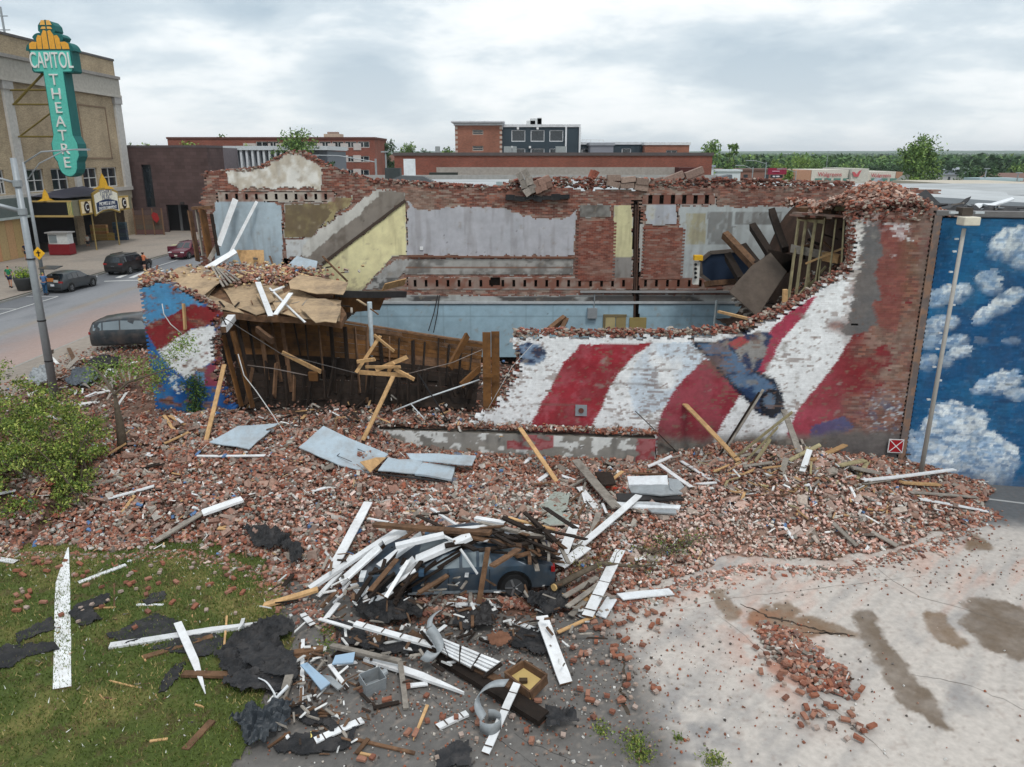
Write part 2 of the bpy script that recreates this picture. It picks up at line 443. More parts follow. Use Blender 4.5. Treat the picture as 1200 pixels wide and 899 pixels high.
def lot_col(x,y):
 n = fbm(x * 0.8,y * 0.8,21,5); n2 = fbm(x * 3,y * 3,22,5); n3 = fbm(x * 11,y * 11,23,3)
 wx = x + (n2 - .5) * 0.5; wy = y + (n - .5) * 0.9
 C = np.zeros((len(x),3)); C[:] = lin(106,103,100)
 C = blend(C,sstep(0.45,0.7,n) * 0.5,lin(88,86,84))
 C = blend(C,sstep(0.62,0.75,n3) * 0.5,lin(150,144,136))
 right = sstep(2.3,3.2,wx + 0.12 * (y - 12))
 pale = np.zeros((len(x),3)); pale[:] = lin(184,177,170)
 # tyre sweep streaks running away to the right
 s = (x * 0.72 + y * 0.69); q = (x * 0.69 - y * 0.72)
 st = fbm(s * 0.35,q * 2.6,31,4)
 pale = blend(pale,sstep(0.50,0.78,st) * 0.45,lin(150,147,145))
 pale = blend(pale,sstep(0.62,0.42,st) * 0.22,lin(202,194,186))
 pale = blend(pale,sstep(0.5,0.78,fbm(s * .7,q * 4,33,4)) * sstep(13.0,17.5,y) * 0.5,lin(190,152,136))
 pale = blend(pale,sstep(0.55,0.8,n) * 0.55,lin(128,127,128))
 pale = blend(pale,sstep(5.5,2.5,x) * sstep(15.0,11.5,y) * sstep(0.35,0.65,n2) * .8,lin(120,120,122))
 C = C * (1 - right[:,None]) + pale * right[:,None]
 dark = sstep(19.2,20.6,y + (n - .5) * 1.5 - 0.0 * x) * sstep(10.5,12.5,x)
 C = blend(C,dark,lin(96,98,100))
 C = blend(C,sstep(0.66,0.74,n3) * 0.25,lin(120,96,84))
 jx = x + (fbm(x * 2.2,y * 2.2,41,5) - .5) * 0.5; jy = y + (fbm(x * 2.2,y * 2.2,42,5) - .5) * 0.5
 for i,P_ in enumerate(DIRTS_G):
  c = lin(122,103,84) if i not in (3,5) else lin(112,99,86)
  m = sum(inpoly(jx + ox_,jy + oy_,P_) for ox_,oy_ in ((0,0),(.04,.02),(-.03,.05),(.02,-.05))) / 4.0 * (0.6 + 0.6 * n2)
  C = blend(C,m,c)
 # rust-red brick dust near the little heap and along the pile
 C = blend(C,np.exp(-(((x - 5.6) / 0.8) ** 2 + ((y - 13.9) / 1.4) ** 2)) * sstep(.4,.6,n2) * .8,lin(176,112,84))
 C = blend(C,sstep(15.6,17.6,y) * sstep(.5,.62,n2) * right * sstep(12.0,9.0,x) * .3,lin(168,128,112))
 return C
M_LOT = nmat('lot_surface',vcol=True,rough=0.9,var=0.16,scale=7,bump=0.3,bscale=60)
grid_sheet('parking_lot',-5.6,18.5,9.0,24.6,0.06,0.004,lot_col,M_LOT)
# mud line and cracks in the lot
def crack(pts,w,col,label_=None):
 mb = MB(); P_ = [onz(u,v,.0085) for u,v in pts]; Q_ = []
 for a,b in zip(P_[:-1],P_[1:]):
  for k in range(8): Q_.append(a.lerp(b,k / 8) + Vector((random.gauss(0,.025),random.gauss(0,.025),0)))
 for i,(a,b) in enumerate(zip(Q_[:-1],Q_[1:])):
  d = (b - a).normalized(); n_ = Vector((-d.y,d.x,0)) * w * random.uniform(.35,1) * (.3 + .7 * math.sin(3.14 * i / len(Q_))) / 2
  mb.add([a - n_,b - n_,b + n_,a + n_],[[0,1,2,3]],col)
 tag(mb.build('pavement_crack',M_COL),kind='structure')
crack([(868,708),(900,722),(940,733),(975,742),(1006,745)],.10,lin(66,54,44)); crack([(930,742),(960,741),(990,744)],.07,lin(48,40,34)); crack([(732,770),(730,810),(735,840)],.12,lin(74,64,54))
crack([(840,720),(930,790),(1060,905)],.02,lin(110,102,94)); crack([(1000,650),(1080,700),(1220,740)],.02,lin(120,112,104)); crack([(760,720),(860,700),(960,690),(1100,672)],.018,lin(120,112,104)); crack([(600,860),(700,905)],.02,lin(60,58,56)); crack([(470,800),(560,850),(640,905)],.018,lin(60,58,56)); crack([(1060,790),(1130,800),(1220,840)],.018,lin(110,104,98))
# lot line (painted parking line by the blue wall)
mb = MB(); p,q = onz(1150,584),onz(1230,594)
d = (q - p).normalized(); nn = Vector((-d.y,d.x,0)) * 0.05
mb.add([p - nn + Vector((0,0,.009)),q - nn + Vector((0,0,.009)),q + nn + Vector((0,0,.009)),p + nn + Vector((0,0,.009))],[[0,1,2,3]],lin(170,170,168))
tag(mb.build('painted_parking_line',M_COL),kind='structure')
# lawn
def lawn_edge(y): return -4.75 + (np.asarray(y) - 14) * -0.33 * (np.asarray(y) > 14) + 0.12 * np.sin(np.asarray(y) * 2.3)
def lawn_col(x,y):
 n = fbm(x * 0.9,y * 0.9,51,5); n2 = fbm(x * 4,y * 4,52,4)
 C = np.zeros((len(x),3)); C[:] = lin(74,86,40)
 C = blend(C,sstep(0.42,0.7,n),lin(112,108,62))
 C = blend(C,sstep(0.58,0.7,n2) * .6,lin(84,66,48))
 return C
M_LAWN = nmat('lawn_soil_and_grass',vcol=True,rough=1.0,var=0.3,scale=20,bump=0.5,bscale=60)
grid_sheet('lawn',-27,-3.6,8.6,20.0,0.1,lambda x,y: 0.02 + 0.03 * fbm(x,y,53),lawn_col,M_LAWN,maskf=lambda x,y: x < lawn_edge(y))
def grass(n=95000):
 y = rng.uniform(9.5,19.0,n); x = rng.uniform(-15,-3.8,n)
 keep = (x < lawn_edge(y) + rng.normal(0,0.12,n)) & (x > -(y * 0.72 + 2.5))
 keep &= hR(x,y) < 0.05 + 0.05 * rng.random(n)
 d = fbm(x * 1.1,y * 1.1,54,4)
 keep &= rng.random(n) < 0.35 + 1.2 * (d - 0.2)
 x,y = x[keep],y[keep]; n = len(x)
 z = 0.02 + 0.03 * fbm(x,y,53)
 a = rng.uniform(0,2 * np.pi,n); h = rng.uniform(0.03,0.085,n); w = rng.uniform(0.008,0.016,n)
 bx,by = np.cos(a) * w,np.sin(a) * w
 lx,ly = rng.normal(0,0.03,n),rng.normal(0,0.03,n)
 V = np.stack([np.stack([x - bx,y - by,z],-1),np.stack([x + bx,y + by,z],-1),np.stack([x + lx,y + ly,z + h],-1)],1).reshape(-1,3)
 Fq = np.arange(n * 3).reshape(-1,3)
 m = fbm(x * 0.7,y * 0.7,55,3)[:,None]; r = rng.random(n)[:,None]
 C = np.array(lin(66,90,38))[None] * (1 - m) + np.array(lin(108,118,58))[None] * m
 C = C * (0.7 + 0.6 * r)
 dry = rng.random(n) < 0.07 + .25 * (fbm(x * .8,y * .8,57,3) > .58); C[dry] = lin(150,138,88)
 wf = rng.random(n) < .008; C[wf] = lin(226,228,220)
 return tag(mesh_np('grass',V,Fq,M_LEAF,None,np.repeat(C,3,0)),kind='stuff',label='short patchy green grass of the lawn at the bottom left',cat='grass')
grass()
# street, kerbs, pavements ---------------------------------------
RX0,RX1 = -36.6,-24.6
def road_col(x,y):
 n = fbm(x * 0.3,y * 0.12,61,4); n2 = fbm(x * 1.2,y * 0.3,62,4)
 C = np.zeros((len(x),3)); C[:] = lin(122,124,128)
 C = blend(C,sstep(0.4,0.7,n) * .5,lin(140,141,144))
 C = blend(C,sstep(0.55,0.75,n2) * .4,lin(104,106,110))
 C = blend(C,sstep(-33.0,-34.0,x) * .6,lin(88,91,96))
 C = blend(C,sstep(-31.0,-25.0,x + (n2 - .5) * 3) * .62,lin(176,146,132))
 C = blend(C,np.exp(-((x + 30.4 - (n - .5)) / 0.35) ** 2) * .35,lin(150,128,96))
 return C
M_ROAD = nmat('road_asphalt',vcol=True,rough=0.92,var=0.1,scale=4,bump=0.15,bscale=30)
grid_sheet('road',RX0,RX1,10,240,0.4,0.006,road_col,M_ROAD)
def pave_col(x,y):
 n = fbm(x * 0.4,y * 0.4,71,4)
 C = np.zeros((len(x),3)); C[:] = lin(150,140,130)
 C = blend(C,sstep(0.4,0.7,n) * .6,lin(128,122,116))
 return C
grid_sheet('far_pavement',-52.5,RX0 - 0.15,10,130,0.5,0.13,pave_col,M_CONC)
grid_sheet('near_pavement',RX1 + 0.15,-12.9,19.5,130,0.5,0.12,pave_col,M_CONC)
mb = MB(); mb.bb(RX0 - 0.15,RX0,10,130,0,0.135,lin(150,148,142)); tag(mb.build('far_kerb',M_CONC),kind='structure')
mb = MB(); mb.bb(RX1,RX1 + 0.15,10,130,0,0.125,lin(150,148,142)); tag(mb.build('near_kerb',M_CONC),kind='structure')
# parking bay lines
mb = MB()
def stripe(x0,y0,x1,y1,w=0.11,z=0.012,c=lin(205,205,202)):
 p,q = Vector((x0,y0,z)),Vector((x1,y1,z)); d = (q - p).normalized(); n_ = Vector((-d.y,d.x,0)) * w / 2
 mb.add([p - n_,q - n_,q + n_,p + n_],[[0,1,2,3]],c)
stripe(-34.1,40,-34.1,57.2)
for yy in (46.5,52.2,57.2): stripe(-36.5,yy,-34.1,yy)
for k in range(5): stripe(-31.6 + k * 1.15 - 3.2,71.5,-31.0 + k * 1.15 - 3.2,66.5,w=0.45)
stripe(-34.4,64.6,-29.6,65.6,w=.3)
stripe(-34.1,73,-34.1,110)
tag(mb.build('road_markings',M_COL),kind='structure')
# rubble ground ---------------------------------------------------
def pink_zone(x,y): return np.exp(-(((x - 5.6) / 2.1) ** 2 + ((y - 18.2) / 1.6) ** 2)) + 0.85 * np.exp(-(((x - 9.5) / 2.6) ** 2 + ((y - 19.3) / 1.9) ** 2)) + .3 * np.exp(-(((x + 1) / 7) ** 2 + ((y - 19.5) / 2.2) ** 2))
def rub_col(x,y):
 n = fbm(x * 1.3,y * 1.3,81,4)
 C = np.zeros((len(x),3)); C[:] = lin(104,78,66)
 C = blend(C,sstep(.4,.7,n) * .6,lin(126,104,92))
 C = blend(C,np.clip(pink_zone(x,y),0,1) * .6,lin(170,142,128))
 C = blend(C,((y > wall_y(x)) & (x > -13)) * .8,lin(60,48,42))  # floor inside the walls darkened: interior shade painted into the colour
 return C
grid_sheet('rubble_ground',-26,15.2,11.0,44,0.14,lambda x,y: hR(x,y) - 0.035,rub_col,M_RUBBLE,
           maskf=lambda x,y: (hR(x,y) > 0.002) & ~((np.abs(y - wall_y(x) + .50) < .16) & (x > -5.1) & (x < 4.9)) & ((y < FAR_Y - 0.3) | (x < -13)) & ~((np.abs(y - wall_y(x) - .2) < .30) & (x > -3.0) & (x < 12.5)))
# loose bricks: one mass, plus individually built ones along the edges ----
def grey_zone(x,y): return np.exp(-(((x - 1.3) / 1.7) ** 2 + ((y - 20.0) / 1.2) ** 2)) * .9 + .35 * np.exp(-(((x + 2.3) / 2.2) ** 2 + ((y - 19.5) / 2.) ** 2))
BR = np.array([lin(152,104,86),lin(130,88,76),lin(164,118,98),lin(116,86,76),lin(174,130,112),lin(150,122,110),lin(150,90,70),lin(130,108,98),lin(172,150,138)])
PK = np.array([lin(206,170,156),lin(196,158,146),lin(216,194,184),lin(176,130,112),lin(204,188,176)])
GY = np.array([lin(156,150,140),lin(136,132,124),lin(174,168,158),lin(120,112,104),lin(200,196,190)])
def brick_cols(x,y,n):
 C = BR[rng.integers(0,len(BR),n)]
 pz = np.clip(pink_zone(x,y),0,1); gz = np.clip(grey_zone(x,y),0,1)
 r = rng.random(n)
 a = r < pz * 0.9; C[a] = PK[rng.integers(0,len(PK),a.sum())]
 r = rng.random(n); a = r < 0.17 + gz * 0.5; C[a] = GY[rng.integers(0,len(GY),a.sum())]
 a = rng.random(n) < 0.012; C[a] = lin(206,208,208)
 a = rng.random(n) < 0.006; C[a] = lin(90,120,160)
 return C * rng.uniform(0.75,1.2,(n,1))
def strew(n,x0,x1,y0,y1,thr,zj=0.10,big=1.0,wfn=None):
 x = rng.uniform(x0,x1,n); y = rng.uniform(y0,y1,n); h = hR(x,y)
 keep = h > thr
 inw = (np.abs(y - wall_y(x) - .2) < .32) & (x > -3.0) & (x < 12.5)
 keep &= ~inw
 if wfn is not None: keep &= rng.random(n) < wfn(x,y,h)
 x,y,h = x[keep],y[keep],h[keep]; n = len(x)
 kind = rng.random(n)
 S = np.where((kind < .20)[:,None],np.array([.18,.088,.055]),np.where((kind < .48)[:,None],np.array([.10,.085,.055]),np.array([.065,.05,.04])))
 S = S * rng.uniform(.8,1.12,(n,3)) * big
 zone = np.clip(pink_zone(x,y),0,1)[:,None]; S = S * (1 - 0.25 * zone)
 R = eul(rng.normal(0,.55,n),rng.normal(0,.5,n),rng.uniform(0,6.28,n)); Cb = brick_cols(x,y,n)
 wd = rng.random(n) < .05; S[wd] = np.array([.26,.03,.014]) * rng.uniform(.4,1.4,(wd.sum(),3)); pal = np.array([lin(196,168,128),lin(150,140,128),lin(214,212,208),lin(110,86,66),lin(70,56,46)]); Cb[wd] = pal[rng.integers(0,5,wd.sum())]
 z = h + rng.uniform(-0.01,zj,n) * np.clip(h * 4,.25,1) + 0.018
 return boxes_np(np.stack([x,y,z],-1),S,R,Cb,chip=0.2)
Vs,Fs,Cs = [],[],[]; off = 0
for a in (strew(70000,-14,15,15.5,25.5,0.035,zj=.13),
          strew(9000,-26,-13,17.5,43,0.05,zj=.15),
          strew(6000,-13,12,24.4,33,0.3,zj=.15),
          strew(7000,6,15,25,33,1.6,zj=.2,wfn=lambda x,y,h: (x > 7) * 0.4),
          strew(2600,4.6,7.6,12,15.5,0.02,zj=.05)):
 V,Fq,C = a; Vs.append(V); Fs.append(Fq + off); Cs.append(C); off += len(V)
# pieces that rolled out past the edge, and bigger lumps of brick still held by mortar
m_ = 3600; t_ = rng.uniform(0,len(FRONT) - 1.001,m_); i_ = t_.astype(int); f_ = t_ - i_
fx_ = np.array([p.x for p in FRONT]); fy_ = np.array([p.y for p in FRONT])
x_ = fx_[i_] * (1 - f_) + fx_[i_ + 1] * f_ + rng.normal(0,.15,m_); y_ = fy_[i_] * (1 - f_) + fy_[i_ + 1] * f_ + .1 - rng.exponential(.2,m_)
S_e = np.where((rng.random(m_) < .15)[:,None],np.array([.16,.08,.05]),np.array([.06,.05,.035])) * rng.uniform(.5,1.3,(m_,3))
V,Fq,C = boxes_np(np.stack([x_,y_,hR(x_,y_) + .022],-1),S_e,eul(rng.normal(0,.3,m_),rng.normal(0,.3,m_),rng.uniform(0,6.28,m_)),brick_cols(x_,y_,m_),.18); Vs.append(V); Fs.append(Fq + off); Cs.append(C); off += len(V)
m_ = 620; x_ = rng.uniform(-13,14,m_); y_ = rng.uniform(16.5,24.5,m_); k_ = (hR(x_,y_) > .12) & ~((np.abs(y_ - wall_y(x_) - .2) < .6) & (x_ > -3.2)); x_,y_ = x_[k_],y_[k_]; m_ = len(x_)
V,Fq,C = boxes_np(np.stack([x_,y_,hR(x_,y_) + .08],-1),rng.uniform(.5,1.2,(m_,3)) * np.array([.36,.26,.12]),eul(rng.normal(0,.45,m_),rng.normal(0,.45,m_),rng.uniform(0,6.28,m_)),brick_cols(x_,y_,m_) * .5 + np.array(lin(150,138,128)) * .45,.3); Vs.append(V); Fs.append(Fq + off); Cs.append(C); off += len(V)
tag(mesh_np('brick_rubble',np.concatenate(Vs),np.concatenate(Fs),M_RUBBLE,None,np.concatenate(Cs)),kind='stuff',
 label='mass of fallen bricks and mortar lumps below the broken wall',cat='rubble')
# grit: small chips of mortar, paint and plaster over the ground
def grit(n=34000):
 x = rng.uniform(-12,14,n); y = rng.uniform(9.8,19,n)
 dn = np.exp(-((x + 0.6) / 3.6) ** 2 - ((y - 13.6) / 2.6) ** 2) + .15 * sstep(15,17.5,y) + np.where(x > 3,.005,.05) + .3 * np.exp(-((x - 6.0) / 1.1) ** 2 - ((y - 13.4) / 1.6) ** 2)
 k = rng.random(n) < dn; x,y = x[k],y[k]; n = len(x)
 s = rng.uniform(.008,.036,n)[:,None] * rng.uniform(.6,1.4,(n,3))
 pal = np.array([lin(200,198,194),lin(150,120,104),lin(150,92,70),lin(120,112,106),lin(80,74,70),lin(176,168,158),lin(128,84,66)])
 C = pal[rng.integers(0,len(pal),n)]
 V,Fq,C = boxes_np(np.stack([x,y,hR(x,y) + .022],-1),s,eul(rng.normal(0,.5,n),rng.normal(0,.5,n),rng.uniform(0,6.28,n)),C,.2)
 tag(mesh_np('debris_grit',V,Fq,M_RUBBLE,None,C),kind='stuff',label='small chips of mortar, paint and wood strewn over the ground',cat='debris')
grit()
brick_meshes = []
for k in range(6):
 S = np.array([[.18,.085,.055],[.10,.085,.055],[.16,.085,.055],[.07,.07,.05],[.12,.085,.055],[.09,.08,.055]])[k:k + 1]
 V,Fq,C = boxes_np(np.zeros((1,3)),S,eul(np.zeros(1),np.zeros(1),np.zeros(1)),np.array([[lin(142,92,72),lin(128,84,68),lin(150,108,90),lin(160,142,130),lin(122,84,70),lin(164,146,136)][k]]),.1)
 o = mesh_np('loose_brick',V,Fq,M_RUBBLE,None,C); brick_meshes.append(o.data); bpy.data.objects.remove(o)
def loose_brick(x,y,label,group):
 o = bpy.data.objects.new('loose_brick',random.choice(brick_meshes)); COL.objects.link(o)
 o.location = (x,y,max(H1(x,y),0.03) + .03); o.rotation_euler = (random.gauss(0,.15),random.gauss(0,.15),random.uniform(0,6.3))
 tag(o,label,'brick',group)
nb = 0
while nb < 95:
 u,v = random.uniform(20,350),random.uniform(655,740)
 if random.random() < (v - 640) / 110: continue
 p = onz(u,v); loose_brick(p.x,p.y,'loose red brick fallen on the grass at the edge of the rubble','loose bricks on the grass'); nb += 1
nb = 0
while nb < 80:
 u,v = random.uniform(640,780),random.uniform(715,870)
 if random.random() < abs(u - 715) / 90 or random.random() < (v - 715) / 190: continue
 p = onz(u,v); loose_brick(p.x,p.y,'loose red brick lying on the grey asphalt right of the timber heap','loose bricks on the asphalt'); nb += 1
nb = 0
while nb < 60:
 t_ = random.random(); u = 900 + 100 * t_ + random.gauss(0,18); v = 770 + 95 * t_ + random.gauss(0,14)
 p = onz(u,v); loose_brick(p.x,p.y,'loose red brick in the small heap on the pale lot','bricks of the small heap'); nb += 1
nb = 0
while nb < 25:
 u,v = random.uniform(420,640),random.uniform(800,895)
 p = onz(u,v); loose_brick(p.x,p.y,'loose brick on the bare asphalt in front of the timber heap','loose bricks in front of the timber heap'); nb += 1
# ================================================================ WALLS OF BRICK
BCOL = np.array([lin(142,88,74),lin(122,74,64),lin(152,100,84),lin(104,70,62),lin(134,104,94)])
def brick_wall(name,s0,s1,z0,z1,P0,D,Nv,maskf,colf,thick,parent,bl=0.215,bh=0.0715,sub=3,proud=0.0,jit=0.001,gapc=lin(96,86,78),gapk=.12,g=.006,rec=.003,bvar=.05):
 """running-bond bricks: P0 + D*s + up*z; Nv points out of the wall face. maskf/colf take (s, z)"""
 P0 = np.array(P0,float); D = np.array(D,float); Nv = np.array(Nv,float)
 rows = int((z1 - z0) / bh); S,Zb = [],[]
 for r in range(rows):
  o_ = (r % 2) * bl / 2
  ss = np.arange(s0 + o_,s1,bl); S.append(ss); Zb.append(np.full(len(ss),z0 + r * bh))
 S = np.concatenate(S); Zb = np.concatenate(Zb)
 k = maskf(S + bl / 2,Zb + bh / 2); S,Zb = S[k],Zb[k]; n = len(S)
 j = proud + rng.normal(0,jit,n)
 # bricks: front strip of `sub` quads plus top, bottom and two ends
 ts = np.linspace(0,1,sub + 1)
 s_ = S[:, None] + g / 2 + (bl - g) * ts[None]                     # n x (sub+1)
 def pts(sv,zv,dv):
  return P0[None,None] + D[None,None] * sv[...,None] + np.array([0,0,1.])[None,None] * zv[...,None] + Nv[None,None] * dv[...,None]
 zlo = (Zb + g / 2)[:,None] + 0 * s_; zhi = (Zb + bh - g / 2)[:,None] + 0 * s_
 fr = j[:,None] + 0 * s_; bk = fr * 0 - 0.05
 A = pts(s_,zlo,fr); B = pts(s_,zhi,fr); Cc = pts(s_,zlo,bk); Dd = pts(s_,zhi,bk)
 V = np.concatenate([A,B,Cc,Dd],1); m = sub + 1
 fl = []
 for i in range(sub):
  fl += [(i,i + 1,m + i + 1,m + i),(m + i,m + i + 1,3 * m + i + 1,3 * m + i),(2 * m + i,2 * m + i + 1,i + 1,i)]
 fl += [(0,m,3 * m,2 * m),(sub,2 * m + sub,3 * m + sub,m + sub)]
 fl = np.array(fl)
 if np.dot(np.cross(D,[0,0,1.]),Nv) < 0: fl = fl[:,::-1]
 Fq = (fl[None] + (np.arange(n) * 4 * m)[:,None,None]).reshape(-1,4)
 sv = np.concatenate([s_,s_,s_,s_],1).ravel(); zv = np.concatenate([zlo,zhi,zlo,zhi],1).ravel()
 global BIDV
 bid = rng.random(n); BIDV = np.repeat(bid,4 * m)
 C = colf(sv,zv) * np.repeat(rng.uniform(1 - bvar,1 + bvar,n),4 * m)[:,None]; BIDV = bid; global MORT; MORT = True
 o = mesh_np('brick',V.reshape(-1,3),Fq,M_BRICK,parent,C); o['kind'] = 'stuff'
 # mortar and backing: one block per brick cell
 Ce = P0[None] + D[None] * (S + bl / 2)[:,None] + np.array([0,0,1.])[None] * (Zb + bh / 2)[:,None] - Nv[None] * (thick / 2 + rec)
 R = np.stack([D,np.cross(Nv,D) * 0 + Nv,np.array([0,0,1.])],1)[None].repeat(n,0)
 Sz = np.repeat(np.array([[bl,thick,bh]]),n,0)
 mc = colf(S + bl / 2,Zb + bh / 2) * (1 - gapk) + np.array(gapc)[None] * gapk; MORT = False
 V2,F2,C2 = boxes_np(Ce,Sz,R,mc,0)
 o2 = mesh_np('mortar',V2,F2,M_BRICK,parent,C2); o2['kind'] = 'stuff'
 return o
BIDV = None; MORT = False
def brand(s): return BIDV - .5 if BIDV is not None and len(BIDV) == len(s) else 0.0
def raw_brick(s,z,seed=0):
 i = (BIDV * len(BCOL)).astype(int) % len(BCOL) if BIDV is not None and len(BIDV) == len(s) else np.zeros(len(s),int)
 C = BCOL[i].copy(); n = fbm(s * 1.1,z * 1.1,90 + seed,4); n2 = fbm(s * 5,z * 5,91 + seed,3)
 C = blend(C,sstep(.5,.7,n) * .55,lin(156,136,122))
 C = blend(C,sstep(.62,.75,n2) * .5,lin(90,70,60)) * (1 + .5 * np.reshape(brand(s),(-1,1)))
 return C * .45 + np.array(lin(150,138,126)) * .55 if MORT else C
# ---------------------------------------------------------------- painted party wall (nearest wall)
WD = np.array([1,-0.10,0]) / math.hypot(1,0.10); WN = np.array([-0.10,-1,0]) / math.hypot(1,0.10)
W0 = np.array([0,24.4,0.])
def w_uv(s,z):
 x = W0[0] + WD[0] * s; y = W0[1] + WD[1] * s
 return proj(x,y,z)
OUT_MAIN = [(545,503),(575,480),(596,458),(610,432),(606,412),(601,397),(640,396),(700,398),(800,397),(860,392),(880,385),(900,376),(925,363),(945,352),(965,340),(985,325),(996,318),(1003,300),(1001,275),(1004,258),(1015,250),(1090,246),(1130,240),(1130,640),(545,640)]
OUT_LEFT = [(156,338),(185,332),(205,335),(225,350),(250,362),(253,385),(250,410),(253,440),(262,465),(278,490),(278,560),(150,560)]
def jag(s,z): return (_hash(np.floor(s / .215 + .5 * (np.floor(z / .0715) % 2)),np.floor(z / .0715),77) - .5)
def mask_main(s,z):
 u,v = w_uv(s,z); j = jag(s,z)
 u = u + j * 7; v = v + j * 6 + 8 * (fbm(s * 1.5,z * 1.5,78) - .5) * (u < 1000)
 holes = np.zeros(len(s),bool)
 for cx,cy,rx,ry in ((1003,378,5,3),):
  holes |= ((u - cx) / rx) ** 2 + ((v - cy) / ry) ** 2 < 1
 return inpoly(u,v,OUT_MAIN) & (W0[0] + WD[0] * s < 12.52) & ~holes & (s > -3.2)
def mask_left(s,z):
 u,v = w_uv(s,z); j = jag(s,z)
 return inpoly(u + j * 6,v + j * 6,OUT_LEFT) & (s > -12.55)
WHITE = lin(238,240,242); RED = lin(158,46,58); DRED = lin(126,40,46)
def mural_main(s,z):
 u,v = w_uv(s,z)
 n = fbm(s * 1.2,z * 1.2,101,5); n2 = fbm(s * 6,z * 6,102,4); n3 = fbm(s * 14,z * 22,103,3); n4 = fbm(s * .45,z * .45,104,4)
 uu = u + (n2 - .5) * 2.0; vv = v + (n2 - .5) * 2.0
 C = np.zeros((len(s),3)); C[:] = WHITE
 # stripes
 def P(poly,col,a=1.0):
  nonlocal C
  C = blend(C,inpoly(uu,vv,poly) * a,col)
 P([(681,404),(765,402),(742,418),(723,440),(712,458),(705,478),(693,500),(688,520),(612,520),(625,490),(645,455),(660,425)],RED)
 pink = inpoly(uu,vv,[(681,404),(765,402),(742,418),(723,440),(712,458),(705,478),(693,500),(688,520),(612,520),(625,490),(645,455),(660,425)])
 C = blend(C,pink * sstep(.45,.7,n2) * .4,lin(186,108,118))
 C = blend(C,pink * sstep(.5,.3,n) * .5,DRED)
 # white-blue stripe tinted
 bl = inpoly(uu,vv,[(765,402),(832,400),(827,422),(795,455),(775,480),(745,490),(735,450),(745,425)])
 C = blend(C,bl * sstep(.3,.6,n) * .5,lin(176,200,222))
 P([(826,421),(845,430),(855,440),(872,458),(850,490),(838,512),(832,530),(768,530),(770,500),(778,480),(787,462),(800,445)],lin(140,44,58))
 st2 = inpoly(uu,vv,[(826,421),(845,430),(855,440),(872,458),(850,490),(838,512),(832,530),(768,530),(770,500),(778,480),(787,462),(800,445)])
 C = blend(C,st2 * sstep(.42,.62,n) * .45,lin(172,92,104)); C = blend(C,st2 * sstep(480,515,v) * .5,lin(110,30,36))
 P([(892,405),(905,385),(925,366),(950,350),(957,348),(940,372),(915,400),(900,430),(892,440),(884,437)],lin(168,60,84))
 # big red right of the broad white stripe
 bigred = [(997,397),(1092,250),(1100,560),(905,560),(925,502),(935,480),(960,450),(980,425),(990,408)]
 P(bigred,DRED)
 br = inpoly(uu,vv,bigred)
 C = blend(C,br * sstep(1000,940,u) * sstep(.35,.6,n) * .8,lin(186,84,104))
 C = blend(C,br * sstep(1010,960,u) * .35,lin(170,60,76))
 # bare, worn brick on the right
 raw = raw_brick(s,z,1)
 wear = sstep(985,1035,u + (n - .5) * 150) * sstep(.30,.42,n + .3 * (n2 - .4) + .22 * brand(s))
 redtop = inpoly(uu,vv,[(1024,262),(1062,262),(1062,330),(1050,392),(1010,372),(1022,330)])
 raw = raw * .92 + .01
 C = C * (1 - wear[:,None]) + raw * wear[:,None]
 C = blend(C,redtop * np.clip(.45 + .3 * n2 + .5 * brand(s),0,1),lin(132,70,66))
 rust = sstep(1045,1062,u + (n - .5) * 14) * sstep(1092,1074,u + (n - .5) * 10)
 C = blend(C,rust * sstep(.35,.6,n2) * .45,lin(124,92,70))
 C = blend(C,sstep(1074,1080,u + (n2 - .5) * 10) * .55,lin(128,112,104))
 C = blend(C,sstep(.60,.66,n2) * sstep(990,1040,u) * sstep(450,480,v) * .8,lin(78,88,116))
 C = blend(C,sstep(.64,.68,n3) * sstep(1000,1040,u) * sstep(440,480,v) * .9,lin(196,206,214))
 C = blend(C,inpoly(uu,vv,[(950,500),(990,488),(1000,500),(975,520),(950,516)]) * .8,lin(62,82,130))
 # grey render
 gp = [(1010,262),(1030,262),(1034,300),(1026,320),(1034,345),(1022,360),(1032,378),(1000,396),(986,392),(995,370),(1000,330),(1008,300)]
 C = blend(C,inpoly(u + (n2 - .5) * 12,v + (n2 - .5) * 12,gp),lin(104,103,104))
 C = blend(C,inpoly(u + (n2 - .5) * 16,v + (n2 - .5) * 8,gp) * sstep(.4,.7,n) * .5,lin(126,118,114))
 C = blend(C,inpoly(u + (n2 - .5) * 14,v + (n2 - .5) * 14,[(998,264),(1012,258),(1012,280),(1006,310),(1000,330),(996,320),(1002,290)]) * sstep(.4,.5,n3),lin(222,220,216))
 # blue limb with a dark foot crossing the stripes
 limb = [(808,401),(842,399),(862,408),(888,434),(908,445),(917,460),(919,480),(907,491),(888,486),(877,472),(862,458),(846,440),(826,418)]
 lm = inpoly(uu,vv,limb)
 C = blend(C,lm,lin(38,60,96))
 C = blend(C,lm * sstep(.45,.6,fbm(s * 3 + z * 3,z * 3 - s,111)) * .7,lin(104,134,166))
 foot = ((uu - 903) / 13) ** 2 + ((vv - 472) / 16) ** 2 < 1
 C = blend(C,foot,lin(22,26,38)); C = blend(C,(((uu - 902) / 7) ** 2 + ((vv - 470) / 9) ** 2 < 1) * .8,lin(110,132,156))
 edge = lm & ~(inpoly(uu + 3.5,vv - 3.5,limb) & inpoly(uu - 3,vv + 3,limb)); C = blend(C,edge * .9,lin(20,26,42))
 wing = [(835,400),(895,388),(905,392),(895,420),(887,436),(872,430),(862,412)]
 wm = inpoly(uu,vv,wing)
